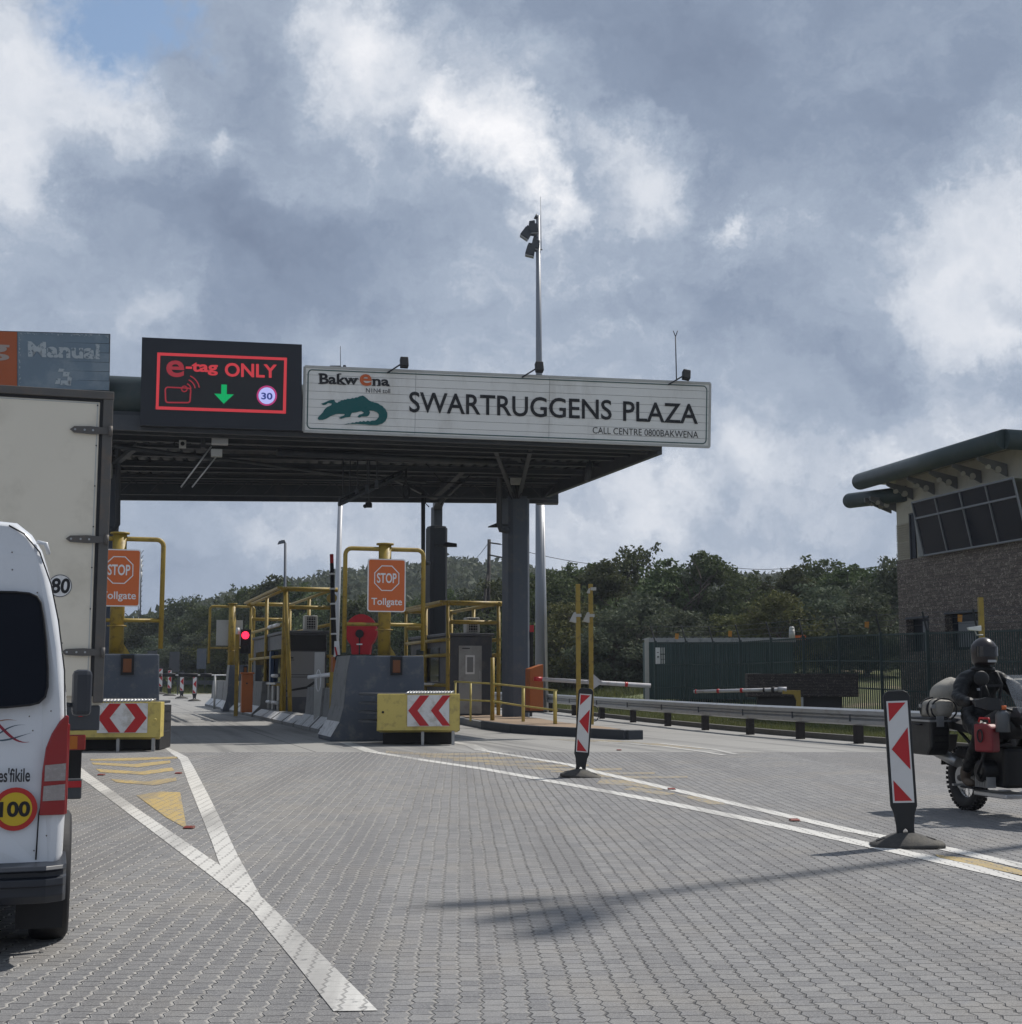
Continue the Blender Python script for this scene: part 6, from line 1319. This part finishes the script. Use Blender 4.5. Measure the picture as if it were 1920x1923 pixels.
def crv(p0, p1, p2, p3, n=16): return [tuple((1-t_)**3*a+3*(1-t_)**2*t_*b_+3*(1-t_)*t_*t_*c_+t_**3*d for a, b_, c_, d in zip(p0, p1, p2, p3)) for t_ in [i/n for i in range(n+1)]]
swirl(crv((-40, 1330), (0, 1350), (20, 1400), (57, 1393)), 2.6, Mr2, 'crimson_swirl'); swirl(crv((-30, 1378), (0, 1400), (25, 1385), (60, 1376)), 1.5, Mb2, 'blue_swirl'); swirl(crv((-30, 1390), (0, 1385), (10, 1358), (48, 1361)), 1.3, Mb2, 'blue_swirl'); swirl(crv((-50, 1375), (-10, 1352), (10, 1348), (32, 1353)), 1.0, Mo2, 'ochre_swirl')
# bumper
m = MB(); sec = []
Mbp = mat('dark_bumper_plastic', (.022, .026, .035), .42, var=.15)
for x in (-.955, -.94, -.86, -.5, 0, .5, .86, .94, .955):
    ins = .10 if abs(x) > .95 else (.05 if abs(x) > .93 else 0)
    sec.append([Vector((x, .14, .34)), Vector((x, -.07+ins, .30)), Vector((x, -.11+ins, .34)), Vector((x, -.11+ins, .385)), Vector((x, -.135+ins, .39)), Vector((x, -.135+ins, .425)), Vector((x, -.10+ins, .43)), Vector((x, -.10+ins, .455)), Vector((x, -.145+ins, .465)), Vector((x, -.13+ins, .485)), Vector((x, .0+ins, .492)), Vector((x, .5, .492)), Vector((x, .5, .34))])
m.loft(sec); m.build('bumper', Mbp, van, local=True, bevel=.006)
m = MB(); m.box(-.95, .95, .45, 4.4, .22, .46); m.build('underbody', M_blk, van, local=True)
for s in (1, -1):
    for y in (.72, 3.5):
        m = MB(); x_ = s*.885; m.smooth = True
        prof_ = [(.095, .27), (.10, .31), (.085, .335), (.03, .345), (-.03, .345), (-.085, .335), (-.10, .31), (-.095, .27), (-.06, .2), (.06, .2)]
        rg = [[Vector((x_+a, y+r_*math.cos(t_), .34+r_*math.sin(t_))) for a, r_ in prof_] for t_ in [j*2*math.pi/28 for j in range(29)]]
        m.loft(rg, cap=False); wl = m.build('wheel', M_blk, van, local=True)
        m = MB(); m.cyl((x_-.05, y, .34), (x_+.06*s, y, .34), .2, n=20); m.build('rim', M_alu, wl, local=True)
        m = MB()
        if y < 1:
            m.box(min(s*.72, s*.95), max(s*.72, s*.95), .30, .32, .12, .42); m.build('mud_flap', M_blk, van, local=True)
m = MB(); m.box(-.35, .35, .0, .6, .14, .3); m.build('spare_wheel_carrier', M_blk, van, local=True, bevel=.04)
m = MB(); m.cyl((.55, -.04, .24), (.55, .5, .24), .03, n=10); m.build('exhaust_pipe', M_gst, van, local=True)
for s in (1,):
    m = MB(); m.box(1.015, 1.165, 3.95, 4.06, 1.10, 1.46); mr = m.build('side_mirror', Mbp, van, local=True, bevel=.04); m = MB(); m.tube([(.9, 4.0, 1.2), (1.05, 4.0, 1.18)], .02, 6); m.build('mirror_arm', Mbp, van, local=True)
m = MB(); a = vp(61, 1018, .0); m.tube([(a[0]-.01, a[1]+.03, a[2]+.01), (a[0]+.03, a[1]+.0, a[2]+.0), (a[0]+.045, a[1]+.02, a[2]-.05)], .012, 6); m.build('gutter_hook', M_vw, van, local=True)
m = MB(); m.tube([(vx(112)*1.0, .25, vz(1205)), (vx(112)+.001, 3.9, vz(1205))], .004, 4); m.build('side_trim', M_blkp, van, local=True)
for s in (1, -1):
    m = MB(); m.prism([(s*.926, .5, 1.32), (s*.926, 3.6, 1.32), (s*.875, 3.6, 1.72), (s*.875, .6, 1.72)], (s*.004, 0, 0)); m.build('side_window', M_glass, van, local=True)
# ================================================================== MOTORCYCLE AND RIDER
hx, hy = .21, -.978; rzm = math.atan2(-hx, hy)
bp = G(1820, 1522); bk = thing('motorcycle', 'loaded adventure motorcycle with dark side case and red fuel can', 'motorcycle', (bp.x, bp.y, .004), rzm)
Mk = mat('black_engine', (.009, .009, .010), .45, .2, var=.3, sc=20); Md = mat('dusty_dark_plastic', (.012, .012, .013), .45, var=.3, sc=6, dirt=(.05, .045, .04), damt=.4, dsc=5)
def wheel(y, r, tw, nm):
    m = MB(); m.smooth = True; m.tube([(0, y+(r-tw)*math.cos(a), r+(r-tw)*math.sin(a)) for a in [j*math.pi/16 for j in range(32)]], tw, 10, True)
    m.smooth = False
    for j in range(40):
        a = j*2*math.pi/40
        for xx in (-.05, 0, .05):
            c_ = Vector((xx, y+(r-.012)*math.cos(a+xx), r+(r-.012)*math.sin(a+xx))); d = Vector((0, math.cos(a), math.sin(a))); m.bar(c_-d*.01, c_+d*.012, .03, .028, up=(1, 0, 0))
    w_ = m.build('wheel', M_blk, bk, local=True)
    m = MB(); m.tube([(0, y+(r-tw*1.75)*math.cos(a), r+(r-tw*1.75)*math.sin(a)) for a in [j*math.pi/16 for j in range(32)]], .018, 6, True); m.cyl((-.06, y, r), (.06, y, r), .045, n=12)
    for j in range(24):
        a = j*math.pi/12; s = 1 if j % 2 else -1; m.cyl((s*.04, y+.04*math.cos(a+.5*s), r+.04*math.sin(a+.5*s)), (0, y+(r-tw*1.8)*math.cos(a), r+(r-tw*1.8)*math.sin(a)), .004, n=4)
    m.build('spoked_rim', M_alu, w_, local=True); m = MB(); m.cyl((.07, y, r), (.076, y, r), .12, n=20); m.build('brake_disc', M_gst, w_, local=True)
wheel(0, .335, .068, 'rear'); wheel(1.55, .34, .055, 'front')
m = MB(); m.box(-.17, .17, .55, 1.0, .30, .70); m.cyl((-.33, .78, .46), (.33, .78, .46), .115, n=14); m.box(-.12, .12, .35, .6, .35, .6); m.build('engine', Mk, bk, local=True, bevel=.04)
m = MB()
for i in range(8): m.box(.20, .30, .66+i*.03, .67+i*.03, .30, .50)
m.build('cylinder_fins', M_gst, bk, local=True)
m = MB(); m.box(-.2, .2, .45, 1.05, .20, .245); m.build('skid_plate', M_alu, bk, local=True, bevel=.01)
m = MB(); m.tube([(.09, 0, .335), (.1, .4, .45)], .035, 8); m.tube([(-.09, 0, .335), (-.1, .4, .45)], .035, 8); m.tube([(0, .3, .55), (0, .9, .85), (0, 1.2, .95)], .04, 8); m.tube([(.1, .45, .6), (.12, .05, .85), (.1, -.25, .86)], .018, 6); m.tube([(-.1, .45, .6), (-.12, .05, .85), (-.1, -.25, .86)], .018, 6); m.build('chassis', Mk, bk, local=True)
m = MB(); m.smooth = True
m.loft([[Vector((x*w_, y, zc+z*h_)) for x, z in ((-1, 0), (-.8, .7), (-.3, 1), (.3, 1), (.8, .7), (1, 0), (.7, -.8), (-.7, -.8))] for y, w_, zc, h_ in ((.5, .12, .86, .08), (.65, .2, .9, .14), (.85, .25, .92, .18), (1.02, .24, .92, .17), (1.12, .14, .9, .1))])
m.build('fuel_tank', Md, bk, local=True)
m = MB(); m.loft([[Vector((x*w_, y, z0+z*.05)) for x, z in ((-1, -1), (-1, .5), (-.5, 1), (.5, 1), (1, .5), (1, -1))] for y, w_, z0 in ((-.28, .12, .92), (.0, .16, .9), (.3, .17, .87), (.55, .11, .88))]); m.build('seat', M_blk, bk, local=True)
for s in (1, -1):
    m = MB(); m.tube([(s*.09, 1.2, .98), (s*.09, 1.55, .34)], [.03, .028], 8); m.build('fork_leg', M_gst, bk, local=True)
m = MB(); m.smooth = True; m.tube([(-.44, 1.0, 1.14), (-.3, 1.03, 1.13), (-.12, 1.12, 1.06), (.12, 1.12, 1.06), (.3, 1.03, 1.13), (.44, 1.0, 1.14)], .014, 8); m.build('handlebar', Mk, bk, local=True)
for s in (1, -1):
    m = MB(); m.tube([(s*.45, 1.0, 1.14), (s*.33, 1.02, 1.135)], .02, 10); m.build('grip', M_blk, bk, local=True)
    m = MB(); m.loft([[Vector((s*x, 1.1+d, z)), Vector((s*x, 1.13+d, z)), Vector((s*x, 1.14+d, z-h_)), Vector((s*x, 1.11+d, z-h_))] for x, d, z, h_ in ((.50, -.07, 1.17, .06), (.42, .01, 1.20, .12), (.30, .03, 1.19, .12), (.24, .01, 1.16, .05))]); m.build('hand_guard', Md, bk, local=True)
    m = MB(); m.cyl((s*.3, 1.04, 1.14), (s*.36, 1.02, 1.32), .008, n=6); m.sph((s*.385, 1.0, 1.385), .085, .018, .075); m.build('mirror', Mk, bk, local=True)
    m = MB(); m.tube([(s*.12, 1.05, .75), (s*.36, 1.0, .7), (s*.38, .85, .45), (s*.2, .7, .28)], .016, 8); m.tube([(s*.36, 1.0, .70), (s*.34, .8, .8)], .014, 8); m.build('crash_bar', Mk, bk, local=True)
    m = MB(); m.box(min(s*.18, s*.33), max(s*.18, s*.33), .26, .30, .28, .30); m.build('foot_peg', M_gst, bk, local=True)
    m = MB(); m.prism([(s*.27, -.30, .98), (s*.27, .16, .98), (s*.27, .16, .66), (s*.27, .08, .58), (s*.27, -.30, .58)], (s*.23, 0, 0)); pc = m.build('side_case', Md, bk, local=True, bevel=.025)
    m = MB(); m.box(min(s*.26, s*.51), max(s*.26, s*.51), -.31, .17, .93, .95); m.box(min(s*.35, s*.43), max(s*.35, s*.43), .165, .18, .88, .99); m.build('lid_strip', M_gst, pc, local=True)
    m = MB(); m.tube([(s*.51, .0, .90), (s*.54, .0, .90), (s*.54, -.14, .90), (s*.51, -.14, .90)], .01, 6); m.build('handle', M_blk, pc, local=True)
    m = MB()
    for z_ in (.64, .71, .78, .85): m.box(min(s*.30, s*.46), max(s*.30, s*.46), .158, .164, z_, z_+.02)
    m.build('ribs', Mk, pc, local=True)
m = MB(); m.smooth = True; m.loft([[Vector((x*w_, y, z)) for x in (-1, -.5, 0, .5, 1)]+[Vector((x*w_*.95, y-.012, z)) for x in (1, .5, 0, -.5, -1)] for y, w_, z in ((1.30, .17, 1.05), (1.24, .21, 1.2), (1.14, .20, 1.34), (1.06, .15, 1.42))])
mm2, t2, b2 = new_mat('smoked_screen'); b2.inputs['Base Color'].default_value = (.35, .38, .42, 1); b2.inputs['Alpha'].default_value = .16; b2.inputs['Specular IOR Level'].default_value = .1; b2.inputs['Roughness'].default_value = .15; b2.inputs['IOR'].default_value = 1.2
m.build('windscreen', mm2, bk, local=True)
m = MB(); m.loft([[Vector((x*w_, y, z0+z*h_)) for x, z in ((-1, 0), (-.7, 1), (.7, 1), (1, 0), (.6, -1), (-.6, -1))] for y, w_, z0, h_ in ((1.1, .17, 1.0, .1), (1.28, .16, 1.0, .1), (1.42, .10, .98, .06), (1.72, .05, .9, .02))]); m.build('front_fairing', Md, bk, local=True, bevel=.01)
m = MB(); m.loft([[Vector((x*w_, y, z)), Vector((-x*w_, y, z)), Vector((-x*w_, y, z-.02)), Vector((x*w_, y, z-.02))] for x in (1,) for y, w_, z in ((1.3, .07, .72), (1.55, .075, .76), (1.8, .07, .68))]); m.build('front_mudguard', Md, bk, local=True)
m = MB(); m.smooth = True; m.cyl((.16, .1, .5), (.24, -.25, .62), .055, .06, 14); m.build('exhaust', M_gst, bk, local=True)
m = MB(); m.box(-.12, .12, -.34, -.1, .9, .93); m.tube([(.1, -.3, .9), (.28, -.2, .92), (.28, .1, .92)], .01, 6); m.tube([(-.1, -.3, .9), (-.28, -.2, .92), (-.28, .1, .92)], .01, 6); m.build('luggage_rack', Mk, bk, local=True)
m = MB(); m.prism([(-.07, -.42, .45), (.07, -.42, .45), (.09, -.34, .78), (-.09, -.34, .78)], (0, .02, 0)); m.build('rear_mudguard', Md, bk, local=True)
# jerry can and bags are carried by the motorcycle
def onbike(name, lab, cat): t = thing(name, lab, cat, (bp.x, bp.y, .004), rzm); return t
jc = onbike('fuel_can', 'red plastic fuel can strapped to the motorcycle crash bar', 'fuel can'); m = MB(); m.T = Matrix.Translation((.34, .98, .80)) @ Matrix.Rotation(R(20), 4, 'Z')
m.prism([(-.065, -.11, -.14), (-.065, .11, -.14), (-.065, .11, .10), (-.065, .06, .135), (-.065, -.11, .135)], (.13, 0, 0)); m.build('body', mat('red_plastic', (.20, .015, .022), .4, var=.25, dirt=(.1, .03, .03), damt=.5), jc, local=True, bevel=.022)
m = MB(); m.T = Matrix.Translation((.34, .98, .80)) @ Matrix.Rotation(R(20), 4, 'Z'); m.tube([(0, -.09, .15), (0, -.08, .19), (0, .03, .19), (0, .04, .15)], .012, 6); m.build('handle', M_red, jc, local=True)
m = MB(); m.T = Matrix.Translation((.34, .98, .80)) @ Matrix.Rotation(R(20), 4, 'Z'); m.tube([(.08, -.02+.03*math.cos(a), .02+.06*math.sin(a)) for a in [j*math.pi/7 for j in range(14)]], .008, 5, True); m.build('oval_mark', M_blkp, jc, local=True)
wb_ = onbike('water_bottle', 'grey bottle with orange cap above the red fuel can', 'bottle'); m = MB(); m.cyl((.25, 1.13, .86), (.25, 1.13, 1.03), .07, n=12); m.cyl((.25, 1.13, 1.03), (.25, 1.13, 1.08), .07, .03, 12); m.build('bottle', mat('grey_plastic', (.12, .13, .14), .35), wb_, local=True); m = MB(); m.cyl((.25, 1.13, 1.08), (.25, 1.13, 1.12), .04, n=12); m.build('cap', M_org, wb_, local=True)
Mbag = mat('dirty_white_canvas', (.27, .255, .225), .7, var=.25, sc=5, dirt=(.10, .09, .08), damt=.8, dsc=6, bump=.4)
def lumpy(mb, c, r3, seed=1, rot=0):
    s0 = len(mb.v); mb.sph((0, 0, 0), *r3, nu=22, nv=14)
    from mathutils import noise as mn
    for i in range(s0, len(mb.v)):
        v = Vector(mb.v[i]); v = Vector((math.copysign(abs(v.x/r3[0])**.7*r3[0], v.x), math.copysign(abs(v.y/r3[1])**.7*r3[1], v.y), math.copysign(abs(v.z/r3[2])**.7*r3[2], v.z)))
        v *= 1+.12*mn.noise(v*9+Vector((seed, 0, 0))); v.rotate(Matrix.Rotation(rot, 3, 'Y')); mb.v[i] = tuple(v+Vector(c))
lb = onbike('duffel_bag', 'dirty white luggage roll strapped above the dark side case', 'bag'); m = MB(); lumpy(m, (.30, -.06, 1.06), (.14, .2, .11), 3); m.build('bag', Mbag, lb, local=True)
m = MB(); m.tube([(.30+.145*math.cos(a), .0, 1.06+.115*math.sin(a)) for a in [j*math.pi/8 for j in range(16)]], .012, 5, True); m.box(.36, .43, -.12, -.02, 1.02, 1.10); m.build('strap', M_blk, lb, local=True)
for q_ in (-.14, .1):
    m = MB(); m.tube([(.30+.148*math.cos(a), q_, 1.06+.118*math.sin(a)) for a in [j*math.pi/8 for j in range(16)]], .010, 5, True); m.build('strap', M_blk, lb, local=True)
    m = MB(); m.box(.41, .45, q_-.02, q_+.02, 1.07, 1.11); m.build('buckle', M_gst, lb, local=True)
lb2 = onbike('luggage_roll', 'pale luggage pack rising behind the riders back', 'bag'); m = MB(); lumpy(m, (.10, -.14, 1.20), (.19, .15, .17), 8, R(25)); m.build('bag', Mbag, lb2, local=True)
# ---- rider: one continuous skinned body
rd = thing('person', 'motorcyclist in black riding suit and dark helmet sitting on the loaded motorcycle', 'person', (bp.x, bp.y, .004), rzm)
J = [('pel', (0, .27, .97), .155), ('wst', (0, .29, 1.12), .145), ('chs', (0, .35, 1.30), .175), ('nck', (0, .38, 1.46), .085), ('hed', (.0, .40, 1.58), .09)]
E = [(0, 1), (1, 2), (2, 3), (3, 4)]
for s in (1, -1):
    k0 = len(J); J += [('sh', (s*.20, .36, 1.39), .098), ('el', (s*.40, .55, 1.17), .072), ('wr', (s*.40, .84, 1.15), .048)]; E += [(2, k0), (k0, k0+1), (k0+1, k0+2)]
    k0 = len(J); J += [('hp', (s*.13, .34, .95), .125), ('kn', (s*.27, .78, .84), .088), ('an', (s*.26, .42, .42), .060)]; E += [(0, k0), (k0, k0+1), (k0+1, k0+2)]
def skin(name, J, E, m_, parent, sub=2, root=0):
    me = bpy.data.meshes.new(name); me.from_pydata([j[1] for j in J], E, []); o = bpy.data.objects.new(name, me); COL.objects.link(o)
    sk = o.modifiers.new('s', 'SKIN'); sk.use_smooth_shade = True
    for i, j in enumerate(J): me.skin_vertices[0].data[i].radius = (j[2], j[2]*(j[3] if len(j) > 3 else 1)); me.skin_vertices[0].data[i].use_root = i == root
    sb_ = o.modifiers.new('d', 'SUBSURF'); sb_.levels = sb_.render_levels = sub
    bpy.context.view_layer.update(); me2 = bpy.data.meshes.new_from_object(o.evaluated_get(bpy.context.evaluated_depsgraph_get())); bpy.data.objects.remove(o)
    me2.materials.clear(); me2.materials.append(m_)
    for p in me2.polygons: p.use_smooth = True; p.material_index = 0
    r = bpy.data.objects.new(name, me2); COL.objects.link(r); r.parent = parent; return r
Mr_ = mat('black_riding_suit', (.006, .0065, .0075), .42, var=.4, sc=9, dirt=(.022, .021, .02), damt=.4, dsc=7, bump=.9, bsc=22, spec=.2)
bdy = skin('body', J, E, Mr_, rd, 3)
from mathutils import noise as mn_
for v in bdy.data.vertices:
    c_ = v.co; amp = .012 if c_.z < 1.44 else .004
    d_ = mn_.noise(Vector((c_.x*7, c_.y*7, c_.z*16)))*amp*1.3+mn_.noise(Vector((c_.x*22, c_.y*18, c_.z*34)))*amp*.7
    v.co = c_+v.normal*d_
Mrf = mat('grey_reflective_piping', (.35, .36, .38), .35)
for s in (1, -1):
    m = MB(); m.tube([(s*.10, .30, 1.47), (s*.11, .47, 1.44), (s*.12, .535, 1.33), (s*.11, .50, 1.18), (s*.13, .44, 1.10)], .016, 6); m.build('shoulder_strap', M_blk, rd, local=True)
    m = MB(); m.sph((s*.285, .84, .86), .07, .05, .09, 14, 8); m.build('knee_armour', Md, rd, local=True)
m = MB(); m.box(-.12, .12, .525, .55, 1.30, 1.325); m.build('chest_strap', M_blk, rd, local=True)
m = MB(); m.box(.125, .145, .50, .53, 1.26, 1.285); m.build('reflective_tab', Mrf, rd, local=True)
m = MB(); m.smooth = True; m.sph((.0, .42, 1.665), .128, .155, .145, 24, 16); m.loft([[Vector((w_*math.sin(a), .42+l_*math.cos(a), z)) for a in [j*math.pi/10 for j in range(20)]] for z, w_, l_ in ((1.70, .125, .15), (1.62, .122, .158), (1.56, .112, .165), (1.525, .095, .14))])
hm = m.build('helmet', mat('dark_maroon_helmet', (.012, .008, .009), .3, var=.2, coat=.15), rd, local=True)
m = MB(); m.smooth = True; m.loft([[Vector((.132*math.sin(a), .42+.162*math.cos(a), z)) for a in [R(-70+140*j/14) for j in range(15)]] for z in (1.715, 1.69, 1.66, 1.63, 1.61)], cap=False); m.build('visor', mat('smoked_visor', (.01, .01, .012), .06), hm, local=True)
m = MB(); m.loft([[Vector((.118*math.sin(a), .42+.168*math.cos(a), z)) for a in [R(-25+50*j/6) for j in range(7)]] for z in (1.575, 1.55)], cap=False); m.build('chin_vent', M_gst, hm, local=True)
m = MB(); m.smooth = True; m.tube([(.10*math.cos(a), .385+.10*math.sin(a), 1.475) for a in [j*math.pi/8 for j in range(16)]], .03, 8, True); m.build('collar', Mr_, rd, local=True)
Mgv = mat('black_leather_glove', (.018, .018, .02), .5, var=.3); Mbt = mat('muddy_brown_boot', (.075, .055, .04), .7, var=.3, sc=8, dirt=(.12, .10, .08), damt=.6, dsc=8)
for s in (1, -1):
    Jh = [('w', (s*.40, .86, 1.15), .036), ('p', (s*.395, .93, 1.163), .040, .6)]; Eh = [(0, 1)]
    for i, fxx in enumerate((-.034, -.011, .012, .035)):
        L = (.95, 1.05, 1.0, .85)[i]; k0 = len(Jh); x = s*(.395+fxx)
        Jh += [('a', (x, .962, 1.170), .0115), ('b', (x, .962+.05*L, 1.168), .0105), ('c', (x, .966+.056*L, 1.138), .010), ('d', (x, .985, 1.118), .009)]; Eh += [(1, k0), (k0, k0+1), (k0+1, k0+2), (k0+2, k0+3)]
    k0 = len(Jh); Jh += [('t', (s*.350, .925, 1.145), .013), ('u', (s*.342, .965, 1.122), .011), ('v', (s*.352, .995, 1.112), .010)]; Eh += [(1, k0), (k0, k0+1), (k0+1, k0+2)]
    skin('glove', Jh, Eh, Mgv, rd, 1)
    Jb = [('a', (s*.262, .44, .50), .068), ('b', (s*.262, .41, .39), .058), ('c', (s*.262, .42, .335), .05), ('d', (s*.262, .50, .325), .045), ('e', (s*.262, .57, .318), .038)]
    skin('boot', Jb, [(0, 1), (1, 2), (2, 3), (3, 4)], Mbt, rd, 2)
    m = MB(); m.box(s*.262-.045, s*.262+.045, .37, .60, .268, .288); m.build('boot_sole', M_blk, rd, local=True, bevel=.008)

# ================================================================== AIR
hz_ = MB(); hz_.box(-700, 700, -80, 900, -14, 62)
mh = bpy.data.materials.new('haze_air'); mh.use_nodes = True; th = mh.node_tree; th.nodes.clear()
pv = nd(th, 'ShaderNodeVolumePrincipled', {'Color': (.80, .87, 1.0, 1), 'Density': .00032, 'Anisotropy': .2}); oh = th.nodes.new('ShaderNodeOutputMaterial'); th.links.new(pv.outputs[0], oh.inputs['Volume'])
tag(hz_.build('haze', mh), 'thin bluish haze in the air over the plaza and hill', 'haze', kind='stuff')
